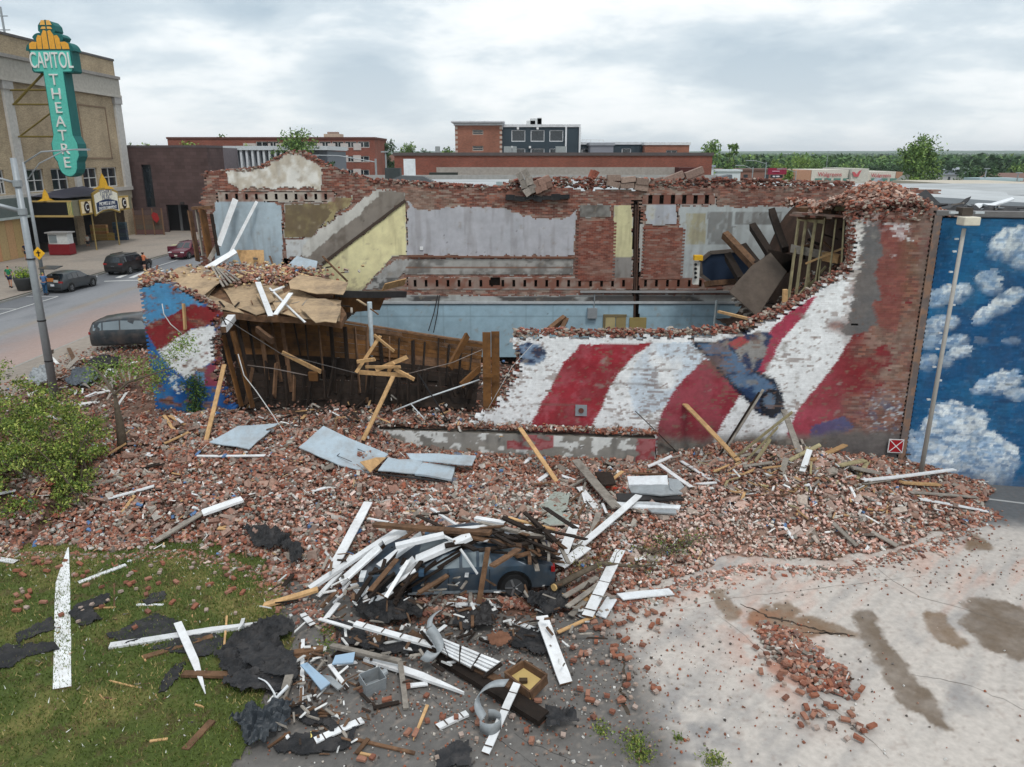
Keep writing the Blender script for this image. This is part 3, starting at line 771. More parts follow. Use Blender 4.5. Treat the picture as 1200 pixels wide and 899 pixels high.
 C = blend(C,wm,lin(150,148,146)); C = blend(C,wm * sstep(.46,.52,fbm(s * 2.2,z * 2.2,113,3)),lin(46,60,92))
 C = blend(C,inpoly(uu,vv,[(853,402),(870,394),(878,400),(862,410)]) * .8,lin(186,76,70))
 # dark emblem at top left
 em = ((uu - 621) / 19) ** 2 + ((vv - 415) / 13) ** 2 < 1
 C = blend(C,em,lin(40,54,84)); C = blend(C,em * sstep(.5,.6,fbm(s * 6,z * 8,114)),lin(128,150,176))
 # bottom band: paint gone, grey stained base
 base = sstep(505,520,v + (n - .5) * 26) * (u > 770)
 C = blend(C,base,lin(104,98,92)); C = blend(C,base * sstep(.4,.6,n2) * .6,lin(138,132,124))
 C = blend(C,base * sstep(940,985,u) * .6,lin(88,82,84))
 # chips and flakes
 chip = np.maximum(sstep(.70,.735,fbm(s * 9,z * 16,115,3)),sstep(.70,.73,fbm(s * 1.3,z * 1.3,116) + .3 * brand(s)) * .7) * (1 - wear)
 C = blend(C,chip * .85,lin(126,98,84))
 C = blend(C,sstep(.74,.77,fbm(s * 2.2,z * 3.2,117,4)) * (1 - wear) * .6,lin(150,144,136))
 C = blend(C,sstep(.35,.8,n4) * .10,lin(150,150,150))
 # courses that lie bare
 for vc,a,b in ((433,735,830),(474,596,690),(450,690,780)):
  C = blend(C,(np.abs(v - vc) < 0.8) * (u > a) * (u < b) * .55,lin(120,104,96))
 return C
def mural_left(s,z):
 u,v = w_uv(s,z); n = fbm(s * 1.4,z * 1.4,121,5); n2 = fbm(s * 6,z * 6,122,4)
 uu = u + (n2 - .5) * 2; vv = v + (n2 - .5) * 2
 C = np.zeros((len(s),3)); C[:] = lin(30,92,160)
 C = blend(C,sstep(.4,.65,n) * .6,lin(62,136,190)); C = blend(C,sstep(.55,.75,n2) * .4,lin(24,66,126))
 top = inpoly(uu,vv,[(150,330),(260,330),(235,360),(215,362),(195,375),(180,388),(160,390)])
 C = blend(C,top * .65,lin(92,160,200))
 C = blend(C,inpoly(uu,vv,[(168,385),(195,372),(222,358),(262,358),(248,380),(225,385),(205,400),(185,411),(175,395)]),lin(132,40,44))
 wh = inpoly(uu,vv,[(185,411),(205,398),(225,386),(250,381),(255,400),(253,420),(235,432),(218,444),(200,430),(190,418)])
 C = blend(C,wh,lin(234,236,238))
 C = blend(C,inpoly(uu,vv,[(250,422),(262,422),(262,455),(238,452),(240,432)]),lin(140,62,82))
 C = blend(C,inpoly(uu,vv,[(225,440),(240,432),(240,450),(228,448)]) * .8,lin(110,160,196))
 C = blend(C,(fbm(s * 5,z * 3,124) > .62) * (v > 440) * (v < 462) * (u > 195) * (u < 216),lin(210,218,224))
 raw = raw_brick(s,z,3)
 w = sstep(.60,.68,fbm(s * 3,z * 7,125,4) - .06 * wh + .10 * sstep(455,490,v))
 C = C * (1 - w[:,None]) + raw * w[:,None]
 C = blend(C,sstep(.70,.74,fbm(s * 10,z * 16,126,3)) * .8,lin(110,84,74))
 return C
pw = thing('painted_brick_wall','broken painted brick wall with red and white flag stripes facing the lot','wall',tuple(W0))
brick_wall('main',-3.2,12.7,0.0,9.2,W0,WD,WN,mask_main,mural_main,0.36,pw,sub=3)
plw = thing('painted_wall_fragment','standing blue, red and white painted brick wall corner at the street end','wall',(-11,25.5,0))
brick_wall('left',-12.7,-8.6,0.6,6.9,W0,WD,WN,mask_left,mural_left,0.36,plw,sub=3)
# crumbled bricks on the broken crest of the wall
def crest(parent,path,n,spread,seed,name='crest_bricks',zspan=.10,cols=None,depth=(0,.36)):
 r_ = np.random.default_rng(seed); P_ = []
 path = [onwall(u,v) for u,v in path]
 segs = [(a,b,(b - a).length) for a,b in zip(path[:-1],path[1:])]; T = sum(q[2] for q in segs)
 for a,b,L_ in segs:
  for _ in range(int(n * L_ / T)):
   t = r_.random(); p = a.lerp(b,t)
   P_.append((p.x - WN[0] * r_.uniform(*depth),p.y - WN[1] * r_.uniform(*depth),p.z + r_.uniform(-spread,zspan)))
 P_ = np.array(P_); m = len(P_)
 S = np.where((r_.random(m) < .4)[:,None],np.array([.18,.085,.055]),np.array([.09,.07,.05])) * r_.uniform(.7,1.1,(m,3))
 C = (cols if cols is not None else BCOL)[r_.integers(0,len(BCOL if cols is None else cols),m)] * r_.uniform(.7,1.25,(m,1))
 g_ = r_.random(m) < .3; C[g_] = np.array(lin(160,148,136))
 V,Fq,Cc = boxes_np(P_,S,eul(r_.normal(0,.3,m),r_.normal(0,.3,m),r_.uniform(0,6.28,m)),C,.14)
 o = mesh_np(name,V,Fq,M_RUBBLE,parent,Cc); o['kind'] = 'stuff'
crest(pw,[(603,392),(700,392),(800,392),(860,388),(900,372),(945,348),(985,322)],1000,.08,5,zspan=.12,depth=(0,.5))
crest(pw,[(1000,250),(1045,247),(1092,245)],700,.3,10,zspan=.3,depth=(-.06,.7))
crest(pw,[(985,330),(1000,300),(1000,262)],260,.25,6,depth=(.0,.5))
crest(pw,[(604,398),(608,430),(592,462),(560,495)],300,.2,7,depth=(.0,.5))
crest(plw,[(252,366),(251,410),(256,450),(274,488)],260,.2,8,depth=(.0,.5))
crest(plw,[(158,336),(185,330),(225,346),(252,362)],220,.06,9,depth=(.0,.4))
# concrete plinth in front of the painted wall
def plinth_col(s,z):
 u,v = w_uv(s,z); n = fbm(s * 1.1,z * 3,131,4); n2 = fbm(s * 3.2,z * 4.5,132,4)
 C = np.zeros((len(s),3)); C[:] = lin(138,135,130)
 C = blend(C,sstep(.45,.65,fbm(s * 2.5,z * .4,133,3)) * .6,lin(104,102,98))
 C = blend(C,sstep(.4,.6,n) * .4,lin(150,146,138))
 m = (sstep(.54,.57,n2 + .16 * (z - 1.0))); C = blend(C,m * .95,lin(212,214,212))
 x = W0[0] + WD[0] * s
 rd = ((x > 4.1) | ((x > -.1) & (x < 1.4) & (z > .7)))
 C = blend(C,rd * (sstep(.35,.5,n2)) * .85,lin(150,52,60))
 return C
def wall_panel(name,s0,s1,z0,z1,P0,D,Nv,maskf,colf,thick,mat,parent,step=0.05,bumpf=None,kind=None):
 """grid panel of thickness `thick` standing proud of P0 along Nv, cut by maskf, coloured by colf"""
 P0 = np.array(P0,float); D = np.array(D,float); Nv = np.array(Nv,float)
 ss = np.arange(s0,s1 + step / 2,step); zz = np.arange(z0,z1 + step / 2,step)
 S,Z = np.meshgrid(ss,zz); nx,nz = len(ss),len(zz)
 cen_s,cen_z = (S[:-1,:-1] + S[1:,1:]) / 2,(Z[:-1,:-1] + Z[1:,1:]) / 2
 M = maskf(cen_s.ravel(),cen_z.ravel()).reshape(cen_s.shape) if maskf is not None else np.ones(cen_s.shape,bool)
 idx = np.arange(nx * nz).reshape(nz,nx); nV = nx * nz
 q = np.stack([idx[:-1,:-1],idx[:-1,1:],idx[1:,1:],idx[1:,:-1]],-1)
 front = q[M]
 dep = np.full(S.shape,thick)
 if bumpf is not None: dep = dep + bumpf(S,Z)
 def pos(dv): return (P0[None,None] + D[None,None] * S[...,None] + np.array([0,0,1.])[None,None] * Z[...,None] + Nv[None,None] * dv[...,None]).reshape(-1,3)
 V = np.concatenate([pos(dep),pos(dep * 0 - 0.01)])
 Mp = np.pad(M,1); sides = []
 e0 = M & ~Mp[:-2,1:-1]; sides.append(np.stack([q[...,0],q[...,0] + nV,q[...,1] + nV,q[...,1]],-1)[e0])
 e1 = M & ~Mp[2:,1:-1]; sides.append(np.stack([q[...,2],q[...,2] + nV,q[...,3] + nV,q[...,3]],-1)[e1])
 e2 = M & ~Mp[1:-1,:-2]; sides.append(np.stack([q[...,3],q[...,3] + nV,q[...,0] + nV,q[...,0]],-1)[e2])
 e3 = M & ~Mp[1:-1,2:]; sides.append(np.stack([q[...,1],q[...,1] + nV,q[...,2] + nV,q[...,2]],-1)[e3])
 Fq = np.concatenate([front] + sides)
 if np.dot(np.cross(D,[0,0,1.]),Nv) < 0: Fq = Fq[:,::-1]
 used = np.zeros(len(V),bool); used[Fq.ravel()] = True; ren = np.cumsum(used) - 1
 C = colf(S.ravel(),Z.ravel()); C = np.concatenate([C,C * 1.0])
 o = mesh_np(name,V[used],ren[Fq],mat,parent,C[used])
 if kind: o['kind'] = kind
 return o
pl = thing('concrete_plinth','long grey concrete plinth with flaking white paint along the painted wall','plinth',(0,24,0))
PB = W0 + WN * 0.42
wall_panel('plinth_face',-5.0,4.75,0.0,1.22,PB,WD,WN,None,plinth_col,0.02,M_CONC,pl,step=.05)
mb = MB(); a = Vector(PB + WD * -5.0); b = Vector(PB + WD * 4.75); nb_ = Vector(WN)
for z0_,z1_ in ((0,1.2),):
 mb.add([a + Vector((0,0,z0_)),b + Vector((0,0,z0_)),b - nb_ * .34 + Vector((0,0,z0_)),a - nb_ * .34 + Vector((0,0,z0_)),
   a + Vector((0,0,z1_)),b + Vector((0,0,z1_)),b - nb_ * .34 + Vector((0,0,z1_)),a - nb_ * .34 + Vector((0,0,z1_))],BOXF.tolist(),lin(120,114,106))
mb.build('plinth_core',M_CONC,pl)
# grey utility plate with hole in the red stripe
c = onwall(681,481,.03); pt = thing('wall_plate','square grey metal plate with a hole low on the red stripe','plate',tuple(c))
M3 = Matrix((Vector(WD),Vector(WN),Vector((0,0,1)))).transposed()
mb = MB(); mb.box(c,(.38,.03,.38),lin(136,142,148),rot=M3); mb.build('plate',M_COL,pt)
mb = MB(); mb.tube([c + Vector(WN) * .01,c + Vector(WN) * .05],.09,10,lin(96,60,52)); mb.build('plug',M_COL,pt)
# wooden door jamb boards of the broken wall end, facing the opening
wj = thing('door_jamb','amber timber jamb board on the broken end of the striped wall','jamb',tuple(onwall(575,470)))
a = onwall(566,495,-.25); b = onwall(566,396,-.25)
for du in (0,1):
 mb = MB(); p = onwall(571 + du * 10,478,-.1 - .15 * du); mb.box((p.x,p.y,(a.z + b.z) / 2 + .1),(.27,.06,b.z - a.z + .25)); mb.build('board',M_DECK,wj,usecol=False)
mb = MB(); p = onwall(576,440,.02); mb.box((p.x,p.y,p.z),(.5,.05,.12)); mb.build('batten',M_DECK,wj,usecol=False)
# ---------------------------------------------------------------- building with the blue sky mural
BX0 = np.array([12.6,23.12,0.]); BD = np.array([1,-0.2,0]) / math.hypot(1,.2); BN = np.array([-0.2,-1,0]) / math.hypot(1,.2)
def b_uv(s,z): return proj(BX0[0] + BD[0] * s,BX0[1] + BD[1] * s,z)
CLOUDS = [  # centre u,v, radii, tilt, brightness
 (1186,285,26,17,-.3,1.0),(1205,300,20,16,0,.8),(1160,330,15,12,.4,.8),(1152,328,9,9,0,.8),(1112,345,22,10,-.1,.95),(1098,352,14,8,0,.7),(1130,340,10,9,0,.6),
 (1176,355,22,9,-.6,1.0),(1155,368,16,8,-.6,.9),(1190,345,10,8,-.2,.8),(1100,380,22,9,-.2,.75),(1088,395,14,14,-.4,.55),(1118,400,16,7,-.25,.9),(1124,412,14,7,-.3,.95),
 (1086,425,14,9,-.4,.55),(1108,424,9,6,0,.5),(1172,448,26,12,-.25,.95),(1150,456,12,6,-.3,.6),(1196,462,16,8,0,.55),
 (1112,492,22,20,0,1.0),(1136,500,20,22,.2,1.0),(1098,505,18,20,0,.85),(1160,525,30,18,.5,1.0),(1178,535,16,16,.3,1.0),(1126,535,34,26,0,.8),(1090,540,26,24,0,.7),(1102,545,17,16,0,1.0),(1075,522,16,14,0,.75),
 (1160,555,26,16,0,.55),(1064,520,10,16,0,.6),(1062,538,8,6,0,.7),(1160,562,10,8,0,.8),(1185,400,10,4,0,.2),(1150,400,8,4,0,.15)]
def sky_mural(s,z):
 u,v = b_uv(s,z)
 n = fbm(s * .8,z * .8,141,5); n2 = fbm(s * 5,z * 5,142,5); n3 = fbm(s * 3.3,z * 9,143,3)
 C = np.zeros((len(s),3)); C[:] = lin(24,84,130)
 C = blend(C,sstep(.35,.7,n) * .55,lin(40,116,160)); C = blend(C,sstep(.45,.75,n3) * .45,lin(16,62,104))
 C = blend(C,sstep(520,380,v) * sstep(1120,1060,u) * .4,lin(34,120,176))
 tex = .5 + 1.15 * (n2 - .5); A = np.zeros(len(s)); Sh = np.zeros(len(s))
 for cu,cv,ru,rv,ti,br in CLOUDS:
  ct,st_ = math.cos(ti),math.sin(ti)
  du,dv = u - cu,v - cv
  a = (du * ct + dv * st_) / ru / 1.12; b = (-du * st_ + dv * ct) / rv / 1.12
  r = np.sqrt(a * a + b * b)
  soft = np.where(b < 0,.10,.7)
  m = 1 - sstep(1 - soft * .7,1 + soft * .35,r + (n2 - .5) * .55)
  low = sstep(-.3,1.0,b + (n2 - .5) * .8)
  A = np.maximum(A,m * br * (1 - .45 * low * (0.5 + tex)))
 C = blend(C,A,lin(230,238,242))
 C = blend(C,sstep(.15,.8,A) * sstep(.46,.60,fbm(s * 4,z * 6,147,4)) * .6,lin(112,156,196))
 C = blend(C,sstep(.05,.3,A) * sstep(.52,.62,fbm(s * 9,z * 9,148,3)) * .5,lin(36,100,152))
 C = blend(C,(np.abs(v - (470 + (u - 1150) * .02)) < .6) * (u > 1165) * .6,lin(14,50,92))
 C = blend(C,sstep(.74,.77,fbm(s * 8,z * 14,146,3)) * .15,lin(150,170,186))
 C = blend(C,sstep(.45,.2,z + (n2 - .5) * .5) * .35,lin(96,100,108)); C = C * (1 + .22 * np.reshape(brand(s),(-1,1))); C = blend(C,sstep(.55,.75,fbm(s * 3,z * .5,149)) * .14,lin(60,66,72))
 return C
bw = thing('blue_mural_building','two-storey building whose side wall is painted as blue sky with white clouds','building',(14,22.8,0))
brick_wall('blue',0.0,12.5,0.0,8.36,BX0,BD,BN,lambda s,z: np.ones(len(s),bool),sky_mural,0.36,bw,sub=5,jit=.003,gapc=lin(30,70,116))
def bpt(s,z,off=0): return Vector(BX0 + BD * s - BN * off) + Vector((0,0,z))
# rough vertical scar strip where the fallen building joined
def scar_col(s,z):
 n = fbm(s * 6,z * 4,151); C = np.zeros((len(s),3)); C[:] = lin(120,108,104)
 return blend(C,sstep(.5,.6,n),lin(148,118,100))
wall_panel('joint_strip',-0.13,0.05,0.1,8.4,BX0,BD,BN,lambda s,z: fbm(s * 7,z * 3,152) > .12,scar_col,0.05,M_CONC,bw,step=.05)
# flat roof behind the mural wall: coping, black felt, torn parapet of the far side
mb = MB()
mb.add([bpt(-.1,8.37,-.06),bpt(12.6,8.37,-.06),bpt(12.6,8.37,.45),bpt(-.1,8.37,.45),bpt(-.1,8.5,-.06),bpt(12.6,8.5,-.06),bpt(12.6,8.5,.45),bpt(-.1,8.5,.45)],BOXF.tolist(),lin(112,110,110))
mb.build('coping',M_CONC,bw)
mb = MB(); mb.add([bpt(-.1,8.30,.46),bpt(13,8.30,.46),Vector((30,31.5,8.30)),Vector((12.2,33.2,8.30))],[[0,1,2,3]],lin(46,46,48)); mb.build('roof',M_TARP,bw,usecol=False)
mb = MB(); mb.add([Vector((12.4,30,0)),Vector((12.4,23.4,0)),Vector((12.4,23.4,8.3)),Vector((12.4,30,8.3))],[[0,1,2,3]],lin(84,60,50)); mb.build('side_wall',M_BRICK,bw)
# ---------------------------------------------------------------- far party wall, seen from inside
FD = np.array([1.,0,0]); FN = np.array([0,-1.,0]); F0 = np.array([0,FAR_Y,0.])
def f_uv(s,z): return proj(s,FAR_Y,z)
OUT_FAR = [(236,560),(236,243),(240,222),(239,204),(246,201),(262,200),(304,196),(321,187),(338,178),(355,178),(367,185),(386,196),(409,206),(440,212),(474,217),(520,217),(560,221),(600,222),(640,219),(700,224),(740,222),(800,219),(850,216),(900,219),(950,218),(1100,222),(1100,560)]
def mask_far(s,z):
 u,v = f_uv(s,z); j = jag(s,z)
 return inpoly(u + j * 5,v + j * 3 + 5 * (fbm(s * 1.2,z,160) - .5),OUT_FAR)
FREG = [  # plaster areas: polygon, colour, second colour, edge roughness
 ('white',[(265,201),(304,199),(321,189),(338,180),(350,180),(364,189),(378,196),(377,221),(282,220),(266,213)],lin(224,222,216),lin(190,180,164),5),
 ('bluegrey',[(252,235),(285,233),(329,240),(331.5,312),(252,312)],lin(172,188,198),lin(152,166,176),3),
 ('ochre',[(333,239),(385,239),(388,252),(364,278),(333,279)],lin(112,98,76),lin(146,134,96),2),
 ('mottle',[(385,231),(416,231),(408,240),(390,256),(372,272),(385,252)],lin(160,148,108),lin(122,98,76),5),
 ('whitelow',[(334,281),(361,280),(352,300),(336,302)],lin(196,198,198),lin(150,150,150),3),
 ('stairwhite',[(361,279),(441,223),(450,222),(444,232),(400,270),(364,300),(352,302)],lin(200,198,192),lin(150,146,138),4),
 ('stairgrey',[(443,224),(473,224),(475,234),(377,309),(350,306),(364,298),(400,268),(444,231)],lin(134,126,118),lin(108,100,92),3),
 ('yellow',[(475,237),(477,299),(460,300),(450,312),(424,340),(380,345),(364,322),(380,310)],lin(228,220,172),lin(212,202,158),1.5),
 ('lavender',[(477,235),(490,247),(516,245),(550,242),(590,243),(604,251),(635,257),(655,258),(669,254),(675,247),(673,300),(478,299)],lin(178,178,184),lin(166,168,174),3),
 ('greyband',[(480,303),(672,304),(672,322),(478,322),(462,316)],lin(164,162,158),lin(116,112,108),1.5),
 ('curl',[(484,303),(478,309),(474,318),(466,326),(456,336),(428,339),(440,325),(452,314),(462,304)],lin(172,172,170),lin(120,116,110),3),
 ('headgrey',[(679,240),(715,240),(715,255),(679,255)],lin(132,130,126),lin(92,88,84),1),
 ('cream',[(719,241),(741,241),(741,301),(718,301)],lin(206,200,158),lin(180,176,140),2),
 ('creamlow',[(718,301),(741,301),(740,330),(716,330)],lin(140,136,132),lin(100,94,90),2),
 ('whitestrip',[(750,262),(754,262),(753,318),(749,318)],lin(196,196,192),lin(150,140,130),1),
 ('head2',[(757,240),(793,240),(793,263),(757,263)],lin(178,182,190),lin(196,190,150),1.5),
 ('palewall',[(797,241),(936,243),(936,305),(936,333),(791,330)],lin(178,184,184),lin(160,166,168),2),
 ('smudge',[(477,345),(580,347),(740,345),(870,346),(870,354),(440,354)],lin(170,172,170),lin(70,68,68),1.5),
 ('lowblue',[(430,355.2),(1000,355.2),(1000,470),(380,470),(400,380)],lin(156,184,198),lin(144,170,184),0),
 ('pockets',[(256,225),(392,225),(392,236.5),(256,236.5)],lin(176,168,158),lin(128,84,72),1),('pockets',[(478,325),(846,325),(846,339),(478,339)],lin(128,86,72),lin(150,132,122),1),('pockets',[(752,228),(838,228),(838,240),(752,240)],lin(124,80,68),lin(140,110,98),1)]
OVER = [([(804,250),(827,250),(827,286),(804,286)],lin(160,152,118),.8),([(829,248),(858,248),(858,286),(829,286)],lin(120,120,118),.85),
  ([(861,248),(916,248),(916,264),(861,264)],lin(116,116,114),.85)]
def freg(s,z):
 u,v = f_uv(s,z); r = np.full(len(s),-1)
 n2 = fbm(s * 4,z * 4,161,4) - .5; n3 = fbm(s * 4,z * 4,162,4) - .5
 for i,(nm,poly,c1,c2,e_) in enumerate(FREG):
  r[inpoly(u + n2 * e_ * 2.2,v + n3 * e_ * 2.2,poly)] = i
 return r
def far_plaster_col(s,z):
 u,v = f_uv(s,z); r = freg(s,z); n = fbm(s * 1.2,z * 1.2,163,5); n2 = fbm(s * 4.5,z * 4.5,164,4)
 C = np.zeros((len(s),3)); C[:] = lin(176,174,170)
 for i,(nm,poly,c1,c2,e_) in enumerate(FREG):
  k = r == i
  if not k.any(): continue
  cc = np.zeros((k.sum(),3)); cc[:] = c1
  f_ = sstep(.45,.65,n[k] * .6 + n2[k] * .4) * (.9 if nm in ('pockets','white','ochre','mottle','smudge','headgrey','stairgrey','creamlow','greyband') else .45)
  if nm == 'smudge': f_ = sstep(.42,.52,fbm(s[k] * .8,z[k] * 3,165,4)) * sstep(345,348,v[k]) * .95
  C[k] = blend(cc,f_,c2)
 for poly,c_,a_ in OVER:
  C = blend(C,inpoly(u,v,poly) * a_ * (.5 + .5 * sstep(.35,.5,fbm(s * 6,z * 2.5,166,4))),c_)
 lowb = (r == [q[0] for q in FREG].index('lowblue'))
 C = blend(C,lowb * (np.abs(v - 371) < .5) * .5,lin(110,130,140)); C = blend(C,lowb * (np.abs(v - 356) < .8) * .7,lin(84,92,98))
 C = blend(C,lowb * (np.abs((s * 0.82) % 1.0 - .5) < .012) * .35,lin(120,140,150))
 gb = (r == [q[0] for q in FREG].index('greyband'))
 C = blend(C,gb * (np.abs(v - 313) < .9),lin(128,90,72))
 C = blend(C,gb * sstep(.52,.65,fbm(s * 1.6,z * 3,167,4)) * .6,lin(86,84,82))
 lv = (r == [q[0] for q in FREG].index('yellow')) & (v > 325); C = blend(C,lv * sstep(.45,.6,n2) * .5,lin(150,140,120))
 lw = (r == [q[0] for q in FREG].index('curl')) & (v > 326); C = blend(C,lw * sstep(.35,.5,n2) * .8,lin(70,70,70))
 C = blend(C,sstep(.73,.77,n2) * .4,lin(150,138,124))
 drip = fbm(s * 5,z * .5,175,3); C = blend(C,sstep(.55,.7,drip) * (~lowb) * .22,lin(96,84,74))
 C = blend(C,sstep(.90,.92,fbm(s * 12,z * 12,176,2)) * .6,lin(70,60,54))
 return C
def pocket(s,z):
 """joist pockets: rows of square holes in the brickwork"""
 u,v = f_uv(s,z)
 a = (np.abs(v - 230.5) < 4) & (u > 256) & (u < 392) & ((s * 1.0) % .42 < .17)
 b = (np.abs(v - 332) < 4.5) & (u > 478) & (u < 845) & ((s * 1.0) % .48 < .17)
 c_ = (np.abs(v - 234) < 4.5) & (u > 755) & (u < 835) & (s % .48 < .2)
 d_ = ((np.abs(u - 580) < 6) & (np.abs(v - 330) < 4.5)) | ((np.abs(u - 864) < 5) & (np.abs(v - 240) < 4))
 e_ = (u > 742) & (u < 749) & (v > 236) & (v < 400)
 return a | b | c_ | d_ | e_
def far_brick_col(s,z):
 u,v = f_uv(s,z); C = raw_brick(s,z,5)
 n = fbm(s * 2,z * 2,168,4)
 C = blend(C,((v > 326) & (v < 345)) * sstep(.4,.6,n) * .6,lin(150,140,130))
 C = blend(C,((v > 222) & (v < 248) & (u > 640)) * sstep(.45,.6,n) * .5,lin(122,96,86))
 C = blend(C,((v > 224) & (v < 238) & (u > 258) & (u < 392)) * sstep(.5,.6,fbm(s * 5,z * 5,169)) * .8,lin(196,192,186))
 C = blend(C,((v > 262) & (u > 752) & (u < 795)) * .3,lin(110,62,52))
 return C
fw = thing('far_party_wall','long brick party wall with torn lavender, yellow and blue plaster across the gutted interior','wall',(0,FAR_Y,0))
def far_brick_mask(s,z):
 u,v = f_uv(s,z); r = freg(s,z); pb_ = [i for i,q in enumerate(FREG) if q[0] == 'pockets']
 near_ = np.zeros(len(s),bool)
 for ds,dz in ((.15,0),(-.15,0),(0,.08),(0,-.08)): near_ |= freg(s + ds,z + dz) < 0
 e_ = (u > 740) & (u < 751) & (v > 234) & (v < 402)
 return mask_far(s,z) & ~e_ & ~np.isin(r,pb_) & ((r < 0) | near_) & (v < 352)
brick_wall('far',-14.5,18,2.2,10.9,F0,FD,FN,far_brick_mask,far_brick_col,0.36,fw,sub=1,jit=.004,g=.010,rec=.005,bvar=.16,gapk=.4,gapc=lin(160,146,134))
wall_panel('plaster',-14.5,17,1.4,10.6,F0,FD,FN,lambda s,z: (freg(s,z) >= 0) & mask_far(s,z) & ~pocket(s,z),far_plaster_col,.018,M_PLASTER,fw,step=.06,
           bumpf=lambda S,Z: .012 * fbm(S * 2,Z * 2,170),kind='stuff')
# solid core behind (so that pockets read as dark holes)
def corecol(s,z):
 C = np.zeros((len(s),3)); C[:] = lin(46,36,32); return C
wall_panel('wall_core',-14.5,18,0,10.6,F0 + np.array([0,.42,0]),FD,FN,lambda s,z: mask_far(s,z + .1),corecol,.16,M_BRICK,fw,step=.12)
# raised edge bands of the stair scar and the ledges
mb = MB()
def fpt(u,v,off=.03): return onY(u,v,FAR_Y - off)
mb.beam(fpt(378,309,.06),fpt(475,235,.06),.05,.12,col=lin(70,58,50))
mb.beam(fpt(478,300.5,.05),fpt(674,302,.05),.10,.07,col=lin(120,84,68)); mb.build('moulding_strip',M_COL,fw)
mb = MB(); mb.beam(fpt(436,354.6,.06),fpt(868,354.6,.06),.06,.10,col=lin(176,180,182)); mb.beam(fpt(680,342,.1),fpt(870,342,.1),.12,.08,col=lin(150,150,150)); mb.build('ledge',M_COL,fw)
# dark chase with pipes
mb = MB(); mb.tube([fpt(745,240,.02),fpt(743,398,.02)],.05,8,lin(70,52,44)); mb.tube([fpt(748,236,.05),fpt(746,340,.05)],.03,6,lin(90,66,54)); mb.build('pipe',M_COL,fw)
# tall brick piers stand slightly proud
def pier(u0,u1,v0,v1,sd):
 a = fpt(u0,v0,0); b = fpt(u1,v1,0)
 brick_wall('pier',a.x,b.x,b.z,a.z,F0 + np.array([0,-.05,0]),FD,FN,lambda s,z: np.ones(len(s),bool),lambda s,z: blend(raw_brick(s,z,sd),(fbm(s * 1.5,z * 1.5,171) > .2) * .45,lin(130,68,54)),.06,fw,sub=1,jit=.003,g=.010,rec=.004,bvar=.14,gapk=.4,gapc=lin(150,130,120))
pier(675.5,715.5,257,329,6); pier(753.5,794,265,327,7)
# broken crest bricks of the far wall
def crest_far(path,n,seed,spread=.06,zup=.14):
 r_ = np.random.default_rng(seed); P_ = []
 pts = [onY(u,v,FAR_Y) for u,v in path]; seg = [(a,b,(b - a).length) for a,b in zip(pts[:-1],pts[1:])]; T = sum(q[2] for q in seg)
 for a,b,L_ in seg:
  for _ in range(int(n * L_ / T)):
   p = a.lerp(b,r_.random()); P_.append((p.x,FAR_Y + r_.uniform(-.02,.4),p.z + r_.uniform(-spread,zup)))
 P_ = np.array(P_); m = len(P_); S = np.where((r_.random(m) < .6)[:,None],np.array([.18,.088,.055]),np.array([.10,.08,.055])) * r_.uniform(.8,1.3,(m,3))
 C = BCOL[r_.integers(0,len(BCOL),m)] * r_.uniform(.7,1.25,(m,1)); g_ = r_.random(m) < .25; C[g_] = lin(150,138,128)
 V,Fq,Cc = boxes_np(P_,S,eul(r_.normal(0,.25,m),r_.normal(0,.25,m),r_.uniform(0,6.28,m)),C,.14)
 o = mesh_np('crest_bricks',V,Fq,M_RUBBLE,fw,Cc); o['kind'] = 'stuff'
crest_far([(240,204),(304,197),(338,179),(355,179),(386,197),(440,213)],260,31,zup=.08)
crest_far([(440,213),(520,218),(600,222),(640,218)],420,32,zup=.12)
crest_far([(590,218),(640,214),(700,214),(780,216),(830,214),(950,218),(1000,218)],1400,33,.2,.22)
# masonry lumps on the crest
def lump(u,v,Y,d,rz,tilt,col,label,name='masonry_block',cat='masonry',fr=True):
 p = onY(u,v,Y); mb = MB()
 M_ = Matrix.Rotation(rz,3,'Z') @ Matrix.Rotation(tilt,3,'Y')
 n_ = 0
 for i in range(3):
  for k in range(2):
   q = M_ @ Vector(((i - 1) * d[0] / 3,0,(k - .5) * d[2] / 2))
   mb.box(p + q,(d[0] / 3 * random.uniform(.85,1.08),d[1] * random.uniform(.8,1.1),d[2] / 2 * random.uniform(.85,1.1)),(lambda k_: tuple(min(1,c_ * k_) for c_ in col))(random.uniform(.75,1.15)),rot=M_ @ Matrix.Rotation(random.gauss(0,.12),3,'Y'))
 return tag(mb.build(name,M_RUBBLE),label,cat)
lump(617,214,33.3,(1.05,.35,.55),0,1.1,lin(150,142,134),'tilted pale slab standing on the wall crest beside the black gap')
lump(635,216,33.4,(.8,.4,.5),.2,-.4,lin(140,112,100),'brown masonry lump on the wall crest just right of the tilted pale slab')
lump(693,212,33.8,(.35,.3,.9),0,.25,lin(150,90,74),'narrow upright brick stub poking above the wall crest')
lump(735,214,33.6,(1.8,.5,.5),0,.12,lin(150,130,118),'low heap of pale masonry on the wall crest left of the long grey slab')
lump(790,212,33.8,(2.6,.4,.55),0,-.22,lin(142,120,110),'long grey-brown parapet slab lying sloped on the wall crest')
lump(1022,224,31.0,(1.0,.3,.6),.5,-.5,lin(150,156,160),'pale grey slab sticking up from the brick heap on the roof')
mb = MB(); a = onY(598,232,FAR_Y - .12); b = onY(700,236,FAR_Y - .1)
for i in range(7):
 q = a.lerp(onY(662,232,FAR_Y - .12),i / 6); mb.box(q + Vector((0,0,random.uniform(-.05,.06))),(.38,.25,random.uniform(.14,.26)),lin(38,36,36),rot=Matrix.Rotation(random.gauss(0,.2),3,'Y'))
